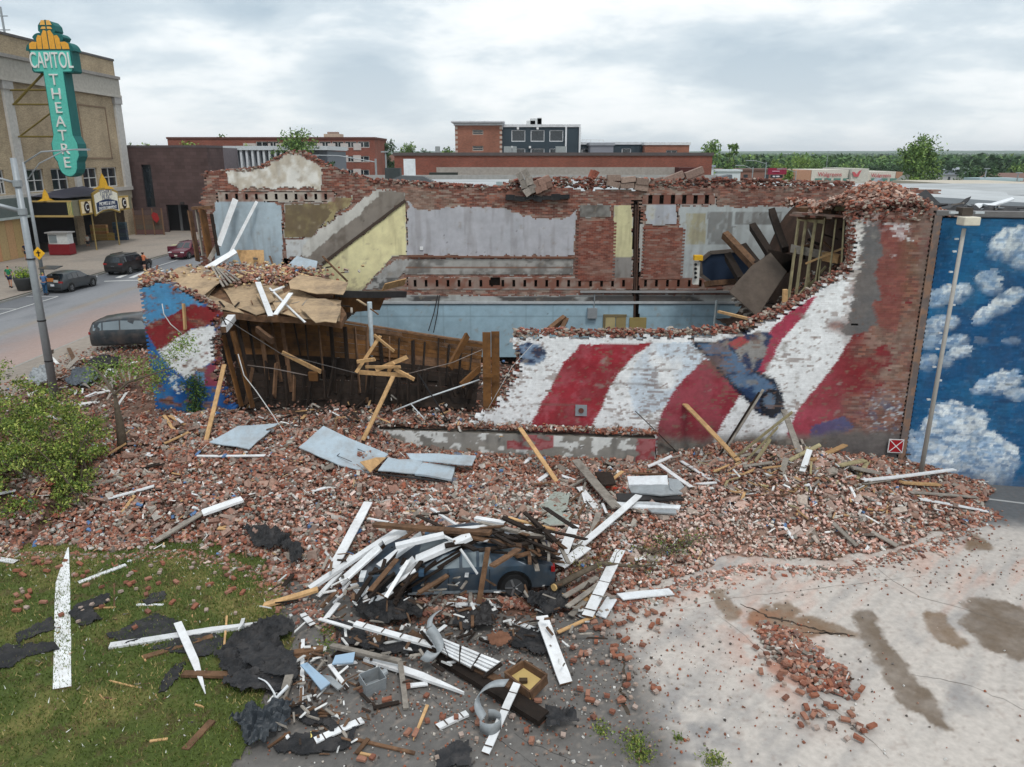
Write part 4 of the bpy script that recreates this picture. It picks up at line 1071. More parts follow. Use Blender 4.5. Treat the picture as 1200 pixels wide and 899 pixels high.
tag(mb.build('felt_roll',M_TARP,usecol=False),'torn black roofing felt hanging over the top of the plastered far wall','roofing felt')
# fittings on the far wall
def small(name,mat,label,cat,fn,group=None,parent=None):
 mb = MB(); fn(mb); o = mb.build(name,mat,parent)
 return tag(o,label,cat,group)
small('meter_box',M_METAL,'small grey electrical box on the pale blue lower wall','electrical box',lambda m: (m.box(fpt(694,367,.12),(.42,.2,.45),lin(130,138,142)),m.tube([fpt(697,345,.08),fpt(696,362,.08)],.03,6,lin(130,130,130))))
small('white_patch',M_COL,'small white thermostat box on the lavender plaster','thermostat',lambda m: m.box(fpt(494,291,.04),(.14,.05,.14),lin(220,220,220)))
# doorway with stained yellow door in the lower wall
dw = thing('service_door','stained yellow doors standing in the pale blue lower wall','door',tuple(onY(721,398,FAR_Y)))
a = fpt(709,371,.03); b = fpt(733,398,.03)
for k in range(2):
 x0 = a.x + (b.x - a.x) * k / 2; mb = MB(); mb.bb(x0 + .02,x0 + (b.x - a.x) / 2 - .02,FAR_Y - .08,FAR_Y - .03,b.z,a.z,[lin(176,162,118),lin(150,134,92)][k]); mb.build('door_leaf',M_PLASTER,dw)
mb = MB(); mb.bb(a.x - .08,a.x,FAR_Y - .1,FAR_Y - .02,b.z,a.z + .1,lin(120,108,80)); mb.bb(a.x,b.x,FAR_Y - .1,FAR_Y - .02,a.z,a.z + .1,lin(120,108,80)); mb.build('door_frame',M_COL,dw)
mb = MB(); mb.bb(fpt(754,0).x,fpt(776,0).x,FAR_Y - .1,FAR_Y - .03,fpt(0,390).z,fpt(0,372).z,lin(150,134,84)); tag(mb.build('wood_crate_door',M_PLASTER),'smaller yellow-brown hatch right of the stained doors','hatch')
for i,(u,v,w_,h_) in enumerate(((750,388,22,12),(783,388,30,14))):
 mb = MB(); p = onY(u,v + 8,32.2); s_ = 32 / 900
 mb.prism([(-w_ * s_ / 2,-.3),(w_ * s_ / 2,-.3),(w_ * s_ * .1,h_ * s_ * 1.0),(-w_ * s_ * .05,h_ * s_ * 1.0)],p,(1,0,0),(0,.5,.87),(0,-.87,.5),.04,lin(170,184,194))
 tag(mb.build('ceiling_panel',M_BLUEPANEL,usecol=False),['left one of two pale triangular panels propped below the doors','right one of two pale triangular panels propped below the doors'][i],'panel')
# timbers, post and beam at the left end of the interior
def board(name,mat,label,cat,p0,p1,w,t=.03,roll=0.0,group=None,point=0,ps=.45,joints=0,warp=.02,parent=None,jag_=.25,jointmat=None):
 """one board: eight slightly warped stations, broken ends, optional pointed end (1 = far end, -1 = near end)"""
 p0,p1 = Vector(p0),Vector(p1); d = p1 - p0; L_ = d.length; d.normalize()
 up = Vector((0,0,1)) if abs(d.z) < .95 else Vector((0,1,0))
 sx = d.cross(up).normalized(); uz = sx.cross(d).normalized()
 sx,uz = sx * math.cos(roll) + uz * math.sin(roll),uz * math.cos(roll) - sx * math.sin(roll)
 n_ = 7; vs,fs = [],[]; ph = random.random() * 6
 for i in range(n_ + 1):
  t_ = i / n_; ww = w / 2; e0 = e1 = 0
  tf = 1 - max(0,t_ - 1 + ps) / ps * .9 if point == 1 else 1
  if point == -1: ww *= 1 - max(0,ps - t_) / ps * .85
  if i == 0: e0,e1 = random.uniform(0,jag_) * w,random.uniform(0,jag_) * w
  if i == n_: e0,e1 = -random.uniform(0,jag_) * w,-random.uniform(0,jag_) * w
  c_ = p0 + d * L_ * t_ + uz * warp * L_ * .3 * math.sin(t_ * 3.1 + ph)
  wl_,wr_ = ww * random.uniform(.95,1.03) * (2 * tf - 1),ww * random.uniform(.95,1.03)
  vs += [c_ - sx * wl_ + d * e0 - uz * t / 2,c_ + sx * wr_ + d * e1 - uz * t / 2,c_ + sx * wr_ + d * e1 + uz * t / 2,c_ - sx * wl_ + d * e0 + uz * t / 2]
 for i in range(n_):
  a = i * 4
  for k in range(4): fs.append([a + k,a + (k + 1) % 4,a + 4 + (k + 1) % 4,a + 4 + k])
 fs.append([3,2,1,0]); fs.append([n_ * 4 + k for k in range(4)])
 o = mesh_np(name,np.array([tuple(q) for q in vs]),fs,mat,parent)
 if mat is M_WHITEWOOD and t > .022:                 # bare wood at the ends and on the unpainted back
  o.data.materials.append(M_OLDWOOD)
  for q in o.data.polygons:
   if q.index >= 4 * n_ or (q.index % 4 == 0): q.material_index = 1
 if parent is None: tag(o,label,cat,group)
 if joints and parent is None:                      # dark nailing laths across the face
  for k in range(joints):
   t_ = (k + .6) / joints; c_ = p0 + d * L_ * t_ + uz * (t / 2 + .004)
   mb = MB(); mb.beam(c_ - sx * w * .52,c_ + sx * w * .52,.022,.012,col=lin(70,58,50))
   mb.build('joint_strip',M_COL,o)
 return o
def pxb(name,mat,label,cat,u1,v1,u2,v2,wpx,l1=.05,l2=.05,t=.03,roll=0.0,**k):
 """board given by the survey points of its ends, resting l1 / l2 above the debris under it"""
 a,b = hit(u1,v1,l1),hit(u2,v2,l2)
 zd = ((a + b) / 2).y * CP + (CAM_H - ((a + b) / 2).z) * SP
 d = (b - a).normalized()
 # apparent width depends on how the flat face is seen; convert to real width
 view = ((a + b) / 2 - Vector((0,0,CAM_H))).normalized()
 up = Vector((0,0,1)) if abs(d.z) < .95 else Vector((0,1,0))
 sx = d.cross(up).normalized(); uz = sx.cross(d).normalized()
 s_ = sx * math.cos(roll) + uz * math.sin(roll)
 perp = view.cross(d).normalized()
 fac = max(.8,abs(s_.dot(perp)))
 return board(name,mat,label,cat,a,b,wpx * zd / F_PX / fac * .9,t,roll,**k)
def yb(name,mat,label,cat,u1,v1,Y1,u2,v2,Y2,wpx,t=.04,roll=0.0,**k):
 a,b = onY(u1,v1,Y1),onY(u2,v2,Y2); zd = (Y1 + Y2) / 2 * CP + 2
 return board(name,mat,label,cat,a,b,wpx * zd / F_PX,t,roll,**k)
# blackened steel beam with brown ceiling panel and a white post (left middle of the interior)
yb('steel_beam',M_IRON,'black steel beam end reaching over the blue lower wall','beam',395,344,28.6,474,345,31.5,9,t=.25)
yb('fallen_soffit',M_DECK,'brown wooden soffit panel hanging below the black steel beam','panel',384,356,28.8,452,352,31.6,26,t=.04,roll=1.2)
yb('torn_board',M_RAWWOOD,'orange broken board at the tip of the black steel beam','board',448,337,31.5,476,330,32.6,10,t=.04,roll=1.0)
p = onY(433,354,28.2); q = Vector((p.x,p.y,1.2)); mb = MB(); mb.tube([q,p],.09,10,lin(190,204,212)); tag(mb.build('steel_post',M_COL),'pale blue post standing under the black steel beam','post')
# broken floor deck hanging across the opening -------------------
dk = thing('hanging_floor_deck','sagging amber plank floor deck hanging across the opening with its joists bare','floor deck',(-4.8,27,1))
TOPV = [(262,366),(300,368),(340,371),(390,377),(440,385),(490,393),(530,399),(566,404)]
def deck_top(u): return np.interp(u,[p_[0] for p_ in TOPV],[p_[1] for p_ in TOPV])
def deck_pt(u,k):
 """k = 0 at the top edge, 1 at the foot; the deck leans away at the top"""
 c_ = (u - 414) / 152; Yt = 28.2 - .5 * c_ * c_; t_ = onY(u,deck_top(u),Yt); bt = Vector((t_.x * .90 - .35,Yt - 1.5,1.3))
 return t_.lerp(bt,k) + Vector((0,.45 * math.sin(k * 3.14),0))
NPL = 15; US = [262,318,372,424,470,520,566]
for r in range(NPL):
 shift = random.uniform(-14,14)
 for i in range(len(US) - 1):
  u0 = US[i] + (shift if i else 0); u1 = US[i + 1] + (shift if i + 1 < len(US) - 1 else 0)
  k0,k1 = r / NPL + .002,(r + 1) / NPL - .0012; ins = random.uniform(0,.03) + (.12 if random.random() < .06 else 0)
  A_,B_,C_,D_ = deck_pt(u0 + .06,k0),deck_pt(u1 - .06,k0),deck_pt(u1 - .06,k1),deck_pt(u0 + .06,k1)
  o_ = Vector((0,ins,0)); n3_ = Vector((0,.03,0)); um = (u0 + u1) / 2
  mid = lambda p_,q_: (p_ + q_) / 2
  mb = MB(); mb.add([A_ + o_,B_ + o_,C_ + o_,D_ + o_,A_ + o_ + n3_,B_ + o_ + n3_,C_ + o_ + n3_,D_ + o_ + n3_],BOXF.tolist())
  mb.build('plank',(M_DECK if random.random() < .85 else M_OLDWOOD) if r < 7 else M_DARKWOOD,dk,usecol=False)  # lower rows darker: the shade low on the deck is put into the colour
u = 276
while u < 566:
 k1 = random.uniform(.45,1.0); k0 = random.uniform(-.02,.10)
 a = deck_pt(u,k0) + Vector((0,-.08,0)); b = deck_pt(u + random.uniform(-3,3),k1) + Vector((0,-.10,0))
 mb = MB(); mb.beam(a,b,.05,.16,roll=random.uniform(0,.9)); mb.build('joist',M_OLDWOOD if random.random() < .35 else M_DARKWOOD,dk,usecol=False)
 u += random.uniform(11,17)
# a rim beam along the top edge
mb = MB()
for a,b in zip(TOPV[:-1],TOPV[1:]):
 mb.beam(deck_pt(a[0],-.01) + Vector((0,.08,.02)),deck_pt(b[0],-.01) + Vector((0,.08,.02)),.16,.07)
mb.build('rim_board',M_OLDWOOD,dk,usecol=False)
# second, lower row of snapped joists hanging in front
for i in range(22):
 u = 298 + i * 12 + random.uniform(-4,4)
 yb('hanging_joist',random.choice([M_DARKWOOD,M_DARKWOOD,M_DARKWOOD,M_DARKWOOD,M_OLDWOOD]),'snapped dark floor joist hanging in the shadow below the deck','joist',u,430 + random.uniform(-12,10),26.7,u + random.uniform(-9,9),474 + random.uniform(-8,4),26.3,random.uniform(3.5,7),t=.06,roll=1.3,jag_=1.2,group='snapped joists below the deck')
# end boards beside the blue fragment
for i,(u1,v1,u2,v2,w_,lb) in enumerate(((262,392,283,478,9,'left one of two amber boards standing beside the blue wall fragment'),(272,388,297,480,10,'right one of two amber boards standing beside the blue wall fragment'))):
 yb('standing_board',M_DECK,lb,'board',u1,v1,26.1,u2,v2,25.6,w_,t=.05,roll=1.5)
yb('box_gutter',M_WHITEWOOD,'short white boxed beam end sticking out above the two amber boards','beam',272,372,27.0,260,387,25.4,9,t=.22)
# collapsed roof deck above: plywood sheets lie on a plane that climbs to the back --------------------
RP0,RPN = Vector((0,27.4,0)),None
def roofz(x,y): return 4.86 + (y - 27.6) * .16 - .035 * (x + 12) * (1 if x > -12 else .3) + .0
def rh(u,v,lift=0.0):
 d = ray(u,v); t = 20.0
 while t < 40:
  x,y,z = d[0] * t,d[1] * t,CAM_H + d[2] * t
  if z <= roofz(x,y) + lift: break
  t += .02
 return Vector((x,y,z))
def slab(name,mat,label,cat,pts,t=.03,group=None,curl=0.0,hitf=rh,lifts=None,parent=None):
 P_ = [hitf(u,v,(lifts[i] if lifts else .05)) for i,(u,v) in enumerate(pts)]
 c_ = sum(P_,Vector()) / len(P_); n_ = Vector((0,0,1))
 # subdivide the outline so that edges look splintered
 out = []
 for a,b in zip(P_,P_[1:] + P_[:1]):
  L_ = (b - a).length; k_ = max(1,int(L_ / .35))
  for i in range(k_):
   q = a.lerp(b,i / k_);
   if i: q = q + Vector((random.gauss(0,.015),random.gauss(0,.015),random.gauss(0,.01) + curl * math.sin(i / k_ * 3.1)))
   out.append(q)
 n0 = len(out); vs = [tuple(q) for q in out] + [tuple(c_ + Vector((0,0,curl * .5)))] + [tuple(q - n_ * t) for q in out] + [tuple(c_ - n_ * t)]
 fs = [[i,(i + 1) % n0,n0] for i in range(n0)] + [[n0 + 1 + (i + 1) % n0,n0 + 1 + i,2 * n0 + 1] for i in range(n0)] + [[(i + 1) % n0,i,n0 + 1 + i,n0 + 1 + (i + 1) % n0] for i in range(n0)]
 o = mesh_np(name,np.array(vs),fs,mat,parent)
 return tag(o,label,cat,group) if parent is None else o
ROOF = [(181,332),(200,320),(248,318),(330,318),(380,324),(402,334),(396,350),(406,368),(400,378),(376,374),(350,372),(300,370),(262,366),(240,362),(205,345)]
slab('fallen_roof_deck',M_OLDWOOD,'dark splintered roof deck under the loose plywood sheets','roof deck',ROOF,t=.22,lifts=[0.0] * 15)
PLY = [
 ('pale plywood sheet tilted at the left end of the fallen roof',[(181,330),(214,312),(262,326),(243,349),(215,345)],.12),
 ('long narrow plywood strip along the front edge of the fallen roof',[(180,325),(205,334),(262,352),(286,367),(240,362),(205,345)],.05),
 ('square plywood sheet leaning at the left of the fallen roof',[(203,338),(236,311),(262,328),(237,348)],.3),
 ('brown plywood sheet in the middle of the fallen roof',[(262,339),(300,331),(330,336),(338,360),(300,369),(276,360)],.07),
 ('buckled plywood sheet right of the white laths',[(318,352),(345,338),(372,350),(400,352),(398,376),(352,373),(325,366)],.16),
 ('torn plywood sheet at the right end of the fallen roof',[(352,362),(362,350),(382,350),(399,362),(394,378),(370,378)],.28),
 ('plywood sheet resting high against the yellow wall',[(338,330),(352,322),(408,331),(402,345),(372,344),(340,338)],.45),
 ('small plywood scrap between the white laths',[(300,345),(315,340),(322,352),(308,358)],.2)]
for lb,pts,lf in PLY:
 slab('plywood_sheet',M_PLY,lb,'plywood',pts,t=.025,lifts=[lf * random.uniform(.8,1.2) for _ in pts],curl=random.uniform(.0,.06))
slab('orange_plywood',M_RAWWOOD,'upright orange plywood panel against the pale blue plaster','plywood',[(277,293),(309,293),(310,311),(285,313)],t=.03,hitf=lambda u,v,l: onY(u,v,32.9 - (v - 293) * .01))
slab('orange_scrap',M_RAWWOOD,'small orange plywood scrap right of the upright orange panel','plywood',[(333,302),(343,305),(338,316),(329,313)],t=.03,hitf=lambda u,v,l: onY(u,v,32.4))
def rb(label,mat,u1,v1,u2,v2,w,l1=.2,l2=.2,name='lath',cat='lath',**k):
 a,b = rh(u1,v1,l1),rh(u2,v2,l2); return board(name,mat,label,cat,a,b,w * 30 / F_PX,k.pop('t',.04),k.pop('roll',0),**k)
rb('white lath forming the left arm of the V on the fallen roof',M_WHITEWOOD,302,330,318,372,6,.4,.3)
rb('short white lath forming the right arm of the V on the fallen roof',M_WHITEWOOD,341,343,322,370,5,.45,.35)
rb('thin white lath running right from the V on the fallen roof',M_WHITEWOOD,316,338,358,378,2,.3,.2)
rb('short white lath end near the top of the V',M_WHITEWOOD,318,342,332,336,5,.3,.3)
for i in range(5): rb('grey slat of the fanned bundle left of the loose roof bricks',M_GREYWOOD,248 + i * 3.5,312 + i * 1,262 + i * 4.5,336 - i * 2,2.4,.35,.3,group='fanned grey slats on the fallen roof',name='slat',cat='slat')
for i in range(34):
 u1,v1 = random.uniform(190,450),random.uniform(318,368); a_ = random.uniform(0,3.14); l_ = random.uniform(6,18)
 rb('dark splinter lying on the fallen roof deck',random.choice([M_OLDWOOD,M_DARKWOOD,M_GREYWOOD,M_PLY]),u1,v1,u1 + l_ * math.cos(a_),v1 + l_ * .5 * math.sin(a_),random.uniform(1,2.5),.15,.15,group='splinters on the fallen roof',name='splinter',cat='splinter')
# bricks lying on the roof deck
def roofbricks(n,um,vm,us,vs_,seed,lbl):
 r_ = np.random.default_rng(seed); P_ = []
 for _ in range(n):
  p_ = rh(um + r_.normal(0,us),vm + r_.normal(0,vs_),.08); P_.append((p_.x,p_.y,p_.z + r_.random() * .25))
 P_ = np.array(P_); m = len(P_); S = np.where((r_.random(m) < .5)[:,None],np.array([.18,.088,.055]),np.array([.10,.08,.055])) * r_.uniform(.8,1.15,(m,3))
 C = brick_cols(P_[:,0] * 0 - 50,P_[:,1],m)
 k = r_.random(m) < .25; C[k] = lin(196,170,130)
 V,Fq,Cc = boxes_np(P_,S,eul(r_.normal(0,.5,m),r_.normal(0,.5,m),r_.uniform(0,6.28,m)),C,.15)
 tag(mesh_np('roof_bricks',V,Fq,M_RUBBLE,None,Cc),lbl,'rubble',kind='stuff')
roofbricks(1300,300,324,34,5,41,'heap of loose bricks on top of the fallen roof deck')
roofbricks(240,182,329,8,3.5,42,'bricks spilled at the street edge of the fallen roof')
# broken front corner of the building: brown boards and white rafters at the far left
fc = thing('street_corner_jamb','upright brown boards of the broken street front beside the pale blue plaster','door frame',tuple(onY(238,310,33)))
for (u1,v1,u2,v2,w_,m_) in ((222,245,232,308,9,M_OLDWOOD),(236,243,248,306,15,M_DECK),(248,250,256,300,6,M_DARKWOOD),(229,243,238,300,4,M_GREYWOOD)):
 a,b = onY(u1,v1,32.4),onY(u2,v2,32.0); board('board',m_,'','',a,b,w_ * 33 / F_PX,.05,1.5,parent=fc)
mb = MB(); mb.beam(onY(226,244,32.4),onY(248,243,32.4),.3,.12); mb.build('head_board',M_OLDWOOD,fc,usecol=False)
def fb(label,mat,u1,v1,Y1,u2,v2,Y2,w,**k): return yb(k.pop('name','rafter'),mat,label,k.pop('cat','rafter'),u1,v1,Y1,u2,v2,Y2,w,**k)
fb('broad white rafter leaning on the wall, leftmost of the leaning pair',M_WHITEWOOD,276,233,33.2,256,288,32.2,6,roll=1.2,t=.08)
fb('thin white rafter leaning across the pale blue plaster',M_WHITEWOOD,301,236,33.3,262,312,31.8,3.2,roll=1.2,t=.06)
fb('white board bridging the feet of the two leaning rafters',M_WHITEWOOD,277,294,32.2,240,316,31.2,7,t=.06,roll=.6)
fb('grey splintered board below the leaning white rafters',M_GREYWOOD,253,290,32.4,245,305,31.5,5,roll=1.0)
fb('brown lath leaning over the yellow wall foot',M_OLDWOOD,378,300,32.8,407,330,31.6,2.2,name='lath',cat='lath')
fb('dark joist at the foot of the stair scar',M_DARKWOOD,352,318,31.8,391,312,32.4,4,name='joist',cat='joist')
fb('second dark joist at the foot of the stair scar, lower',M_GREYWOOD,345,322,31.2,385,316,32.2,3,name='joist',cat='joist')
fb('brown lath stub on the blue plaster near the orange panel',M_OLDWOOD,316,300,32.9,322,316,32.3,2,name='lath',cat='lath')
slab('grey_board',M_BLUEPANEL,'grey plank panel at the foot of the stair scar','panel',[(330,318),(348,300),(372,306),(370,318)],t=.05,hitf=lambda u,v,l: onY(u,v,32.6 - (v - 300) * .04))
# debris on the left corner overhang (above the blue fragment)
for i in range(26):
 u1,v1 = random.uniform(196,262),0; v1 = 346 + (u1 - 196) * .32 + random.uniform(-3,12); a_ = random.uniform(-1,2.2); l_ = random.uniform(5,16)
 p = onY(u1,v1,26.2 + random.uniform(-.4,.5)); q = p + Vector((l_ * .03 * math.cos(a_),random.uniform(-.3,.3),-l_ * .03 * abs(math.sin(a_))))
 board('splinter',random.choice([M_DARKWOOD,M_OLDWOOD,M_GREYWOOD]),'broken dark stick jammed above the blue wall fragment','splinter',p,q,random.uniform(.05,.12),.04,1.0,group='sticks jammed above the blue fragment')
yb('hanging_stick',M_RAWWOOD,'short pale timber stub hanging over the red paint of the fragment','timber',215,355,25.4,217,387,25.2,4.5,t=.06,roll=1.5)
# ---------------------------------------------------------------- right-hand heap: stud wall, beams, table
sw = thing('stud_wall','leaning pale timber stud frame above the upper end of the striped wall','stud frame',tuple(onY(950,360,27)))
def st(u1,v1,Y1,u2,v2,Y2,w=.09,t=.05,nm='stud',m=None,roll=1.5):
 board(nm,m or M_RAWGREEN,'','',onY(u1,v1,Y1),onY(u2,v2,Y2),w,t,roll,parent=sw,warp=.004)
M_RAWGREEN = nmat('pale_yellow_stud_wood',lin(160,150,116),rough=.8,var=.25,scale=8,dirt=lin(110,92,70),dirtscale=3,dirtamt=.6,bump=.2,bscale=40,objrand=.12)
for (u1,v1,u2,v2,Y) in ((936,256,924,352,28.4),(945,254,932,353,28.0),(957,250,942,352,27.6),(967,256,954,344,27.2),(980,256,972,322,26.8),(989,258,986,310,26.4),(949,300,947,352,27.9),(962,298,958,348,27.4)):
 st(u1,v1,Y,u2,v2,Y - .8,w=.2 if u1 < 975 else .15)
st(934,256,28.4,966,260,27.2,w=.14); st(927,291,28.2,985,303,26.6,w=.28,t=.06,nm='plate',m=M_GREYWOOD); st(964,300,27.0,986,304,26.4,w=.3,t=.2,nm='block',m=M_RAWWOOD)
st(944,309,27.0,990,290,26.2,w=.07,nm='brace',m=M_RAWWOOD); st(936,350,27.0,968,312,27,w=.07,nm='brace'); st(946,352,26.8,982,318,26.6,w=.07,nm='brace')
st(930,353,26.9,950,330,27,w=.06,nm='brace')
yb('header_beam',M_OLDWOOD,'brown header beam across the top of the pale stud frame','beam',936,249,28.2,978,250,27.0,13,t=.3,roll=1.4)
yb('top_plate',M_RAWGREEN,'long pale timber plate under the brick heap on the roof','timber',955,243,27.4,1040,246,26.2,3.5,t=.14)
yb('short_plate',M_RAWGREEN,'short pale timber above the header beam end','timber',953,240,28.4,975,242,27.6,3.5,t=.14)
yb('post_stub',M_RAWWOOD,'short orange post stub standing behind the striped wall','post',920,338,24.6,919,372,24.6,5.5,t=.14,roll=1.5)
yb('pale_plank',M_RAWWOOD,'pale plank lying across the wall crest below the stud frame','plank',842,365,26.8,903,381,24.4,4,t=.08)
yb('pale_lath',M_RAWWOOD,'small pale lath beside the plank on the crest','lath',876,382,24.8,900,378,24.5,2.5,t=.05)
for (u1,v1,u2,v2,w_,m_,lb) in (
  (848,274,886,314,9,M_OLDWOOD,'thick broken beam with pale torn end left of the dark ceiling sheet'),
  (881,265,904,300,9,M_DARKWOOD,'short dark beam leaning in the middle of the heap'),
  (904,247,921,294,9,M_DARKWOOD,'tall dark beam leaning against the white plaster'),
  (852,300,870,330,12,M_DARKWOOD,'wide dark board in front of the blue table top'),
  (871,288,888,310,7,M_DARKWOOD,'short dark beam behind the thick broken beam'),
  (862,330,828,333,6,M_OLDWOOD,'torn brown floor edge below the blue table top')):
 yb('fallen_beam',m_,lb,'beam',u1,v1,31.5,u2,v2,30.0,w_,t=.25,roll=1.2)
slab('ceiling_sheet',nmat('brown_grey_sheet',lin(92,82,74),rough=.95,var=.2,scale=4,dirt=lin(66,58,52),dirtscale=1.5,dirtamt=.6),'large brown-grey ceiling sheet sliding down the right-hand heap','ceiling sheet',
     [(903,296),(922,318),(897,356),(888,371),(855,342),(880,312)],t=.05,hitf=lambda u,v,l: onY(u,v,29.4 - (v - 296) * .025))
slab('ceiling_strip',M_DARKWOOD,'dark strip sheet standing at the top of the ceiling sheet','ceiling sheet',[(900,292),(934,300),(925,318),(910,320)],t=.05,hitf=lambda u,v,l: onY(u,v,29.9))
for i in range(5):
 yb('stacked_plank',M_GREYWOOD,'plank of the stepped grey stack under the ceiling sheet','plank',858 + i * 5,352 + i * 6,29.0 - i * .15,876 + i * 6,346 + i * 6,29.4,5,t=.1,group='stepped grey planks under the ceiling sheet')
# blue octagonal table top on edge
tb = thing('octagonal_table','dark blue octagonal games table standing on its edge','games table',tuple(onY(848,330,31.8)))
o_ = [(822,310),(831,300),(858,295),(868,305),(873,318),(868,330),(858,331),(832,331),(822,322)]
P8 = [onY(u,v,32.2) for u,v in [(820,306),(832,296),(866,293),(878,300),(880,322),(868,331),(833,331),(821,322)]]
c8 = sum(P8,Vector()) / 8
mb = MB(); mb.prism([((p_ - c8).x,(p_ - c8).z) for p_ in P8],c8,(1,0,0),(0,0,1),(0,1,0),.12,lin(28,44,66)); mb.build('table_top',M_COL,tb)
mb = MB()
for a,b in zip(P8,P8[1:] + P8[:1]): mb.beam(a + Vector((0,-.03,0)),b + Vector((0,-.03,0)),.14,.14,col=lin(92,84,78))
mb.build('rim',M_COL,tb)
gmch = thing('yellow_white_machine','upright white panel with yellow top and black knobs beside the octagonal table','machine',tuple(onY(816,332,32)))
p = onY(816,320,32.0); mb = MB(); mb.box((p.x,32.05,p.z),(.24,.2,.95),lin(214,214,208)); mb.build('panel',M_COL,gmch)
mb = MB(); q = onY(818,302,31.95); mb.box((q.x,31.95,q.z),(.34,.3,.2),lin(222,172,40)); mb.build('top',M_COL,gmch)
for k in range(4):
 mb = MB(); q = onY(815,310 + k * 5,31.9); mb.tube([q,q + Vector((0,-.06,0))],.06,8,lin(24,24,26)); mb.build('knob',M_COL,gmch)
small('white_conduit',M_COL,'thin white pipe loop on the blue lower wall','pipe',lambda m: m.tube([fpt(820,395,.1),fpt(822,384,.1),fpt(828,382,.1),fpt(870,383,.1)],.025,6,lin(190,200,204)))
small('standing_pipe',M_COL,'upright pale pipe in front of the blue lower wall','pipe',lambda m: m.tube([onY(835,398,31.5),onY(840,352,31.5)],.05,8,lin(168,178,180)))
for i,(u1,v1,u2,v2) in enumerate(((513,346,502,388),(515,346,508,390))):
 small('hanging_cable',M_IRON,['left one of two black cables hanging from the joist pockets','right one of two black cables hanging from the joist pockets'][i],'cable',lambda m: m.tube([fpt(u1,v1,.2),fpt((u1 + u2) / 2 + 1,(v1 + v2) / 2,.4),fpt(u2,v2,.6)],.022,5,lin(30,30,30)))
# debris poking above the wall crest behind
for i,(u1,v1,u2,v2,w_) in enumerate(((640,390,662,372,8),(655,392,664,374,5),(668,392,671,384,3),(680,392,682,386,3))):
 yb('beam_stub',M_OLDWOOD,['wide brown beam stub behind the crest below the electrical box','second brown beam stub just right of the wide one','small dark stub behind the crest, left of two','small dark stub behind the crest, right of two'][i],'beam',u1,v1,26.5,u2,v2,27.3,w_,t=.15,roll=1.2)
# splintered lath of the heap at the right end
for i in range(60):
 u1,v1 = random.uniform(880,1000),0
 v1 = random.uniform(318,366) if u1 < 940 else random.uniform(262,330); a_ = random.uniform(0,3.14); l_ = random.uniform(6,22)
 Y_ = random.uniform(28.6,30.5)
 yb('splinter',random.choice([M_DARKWOOD,M_OLDWOOD,M_GREYWOOD,M_DARKWOOD]),'dark splinter in the heap of broken ceiling laths','splinter',u1,v1,Y_,u1 + l_ * math.cos(a_),v1 + l_ * .6 * math.sin(a_),Y_ - random.uniform(-.3,.6),random.uniform(1.2,3.5),t=.05,group='splinters in the right-hand heap',roll=random.random())
def heap_z(x,y): return 3.2 + 4.9 * sstep(10.4,12.9,x + .15 * (y - 28)) + .5 * (fbm(x * 1.5,y * 1.5,180) - .5)
def heap_col(x,y):
 C = np.zeros((len(x),3)); C[:] = lin(74,56,46); return blend(C,sstep(.4,.6,fbm(x * 3,y * 3,181)) * .6,lin(46,36,30))
grid_sheet('collapsed_floor_mass',7.8,16,25.0,FAR_Y - .1,.12,heap_z,heap_col,M_RUBBLE,maskf=lambda x,y: (x + .25 * (y - 29) > 10.1) & (y > wall_y(x) + .5) & ~((y < 27.6) & (x < 12.2)))['kind'] = 'stuff'
# brick heap on the roof end
def roof_heap(n=5200):
 r_ = np.random.default_rng(61)
 x = r_.uniform(9.2,13.6,n * 2); y = r_.uniform(23.6,31.5,n * 2)
 def top(x,y): return 8.05 + 1.1 * np.exp(-((x - 11.9) / 1.3) ** 2 - ((y - 25.6) / 2.3) ** 2) + .35 * np.exp(-((x - 10.6) / 1.0) ** 2 - ((y - 30) / 2.0) ** 2)
 k = (x > 10.7 + .25 * np.sin(y * 2)) & (y < 30.5) & (y > wall_y(x) + .1); x,y = x[k][:n],y[k][:n]; m = len(x)
 z = top(x,y) + r_.uniform(-.15,.12,m)
 S = np.where((r_.random(m) < .6)[:,None],np.array([.18,.088,.055]),np.array([.10,.08,.055])) * r_.uniform(.85,1.2,(m,3))
 C = BR[r_.integers(0,len(BR),m)] * r_.uniform(.8,1.25,(m,1)); g_ = r_.random(m) < .14; C[g_] = lin(186,160,146)
 V,Fq,Cc = boxes_np(np.stack([x,y,z],-1),S,eul(r_.normal(0,.5,m),r_.normal(0,.5,m),r_.uniform(0,6.28,m)),C,.14)
 tag(mesh_np('roof_brick_heap',V,Fq,M_RUBBLE,None,Cc),'high heap of broken bricks on the roof corner above the striped wall','brick heap',kind='stuff')
 def hz_(X,Y): return top(X,Y) - .12
 grid_sheet('roof_heap_core',9.2,13.4,23.45,31.6,.15,hz_,heap_col,M_RUBBLE,maskf=lambda X,Y: (X > 10.9) & (Y < 30.4) & (Y > wall_y(X) + .12))['kind'] = 'stuff'
roof_heap()
# brick cross wall under the heap, with joist pockets facing the gap
cw = thing('cross_wall','broken brick cross wall with joist holes under the brick heap','wall',(11.5,24.5,4))
XD = np.array([.55,-.835,0]); XN = np.array([-.835,-.55,0])
X0 = np.array([9.9,28.0,0])
def xcol(s,z): return blend(raw_brick(s,z,9),(fbm(s * 2,z * 2,190) > .5) * .4,lin(92,70,60))
brick_wall('cross',0.0,5.0,3.0,8.2,X0,XD,XN,lambda s,z: ~((np.abs(z - 7.65) < .16) & (s % .5 < .2)) & (z > 8.0 + .3 * (fbm(s * 3,z * 0,191) - .5) - 3.5 * sstep(3.6,4.8,s)),xcol,.3,cw,sub=1,jit=.02)
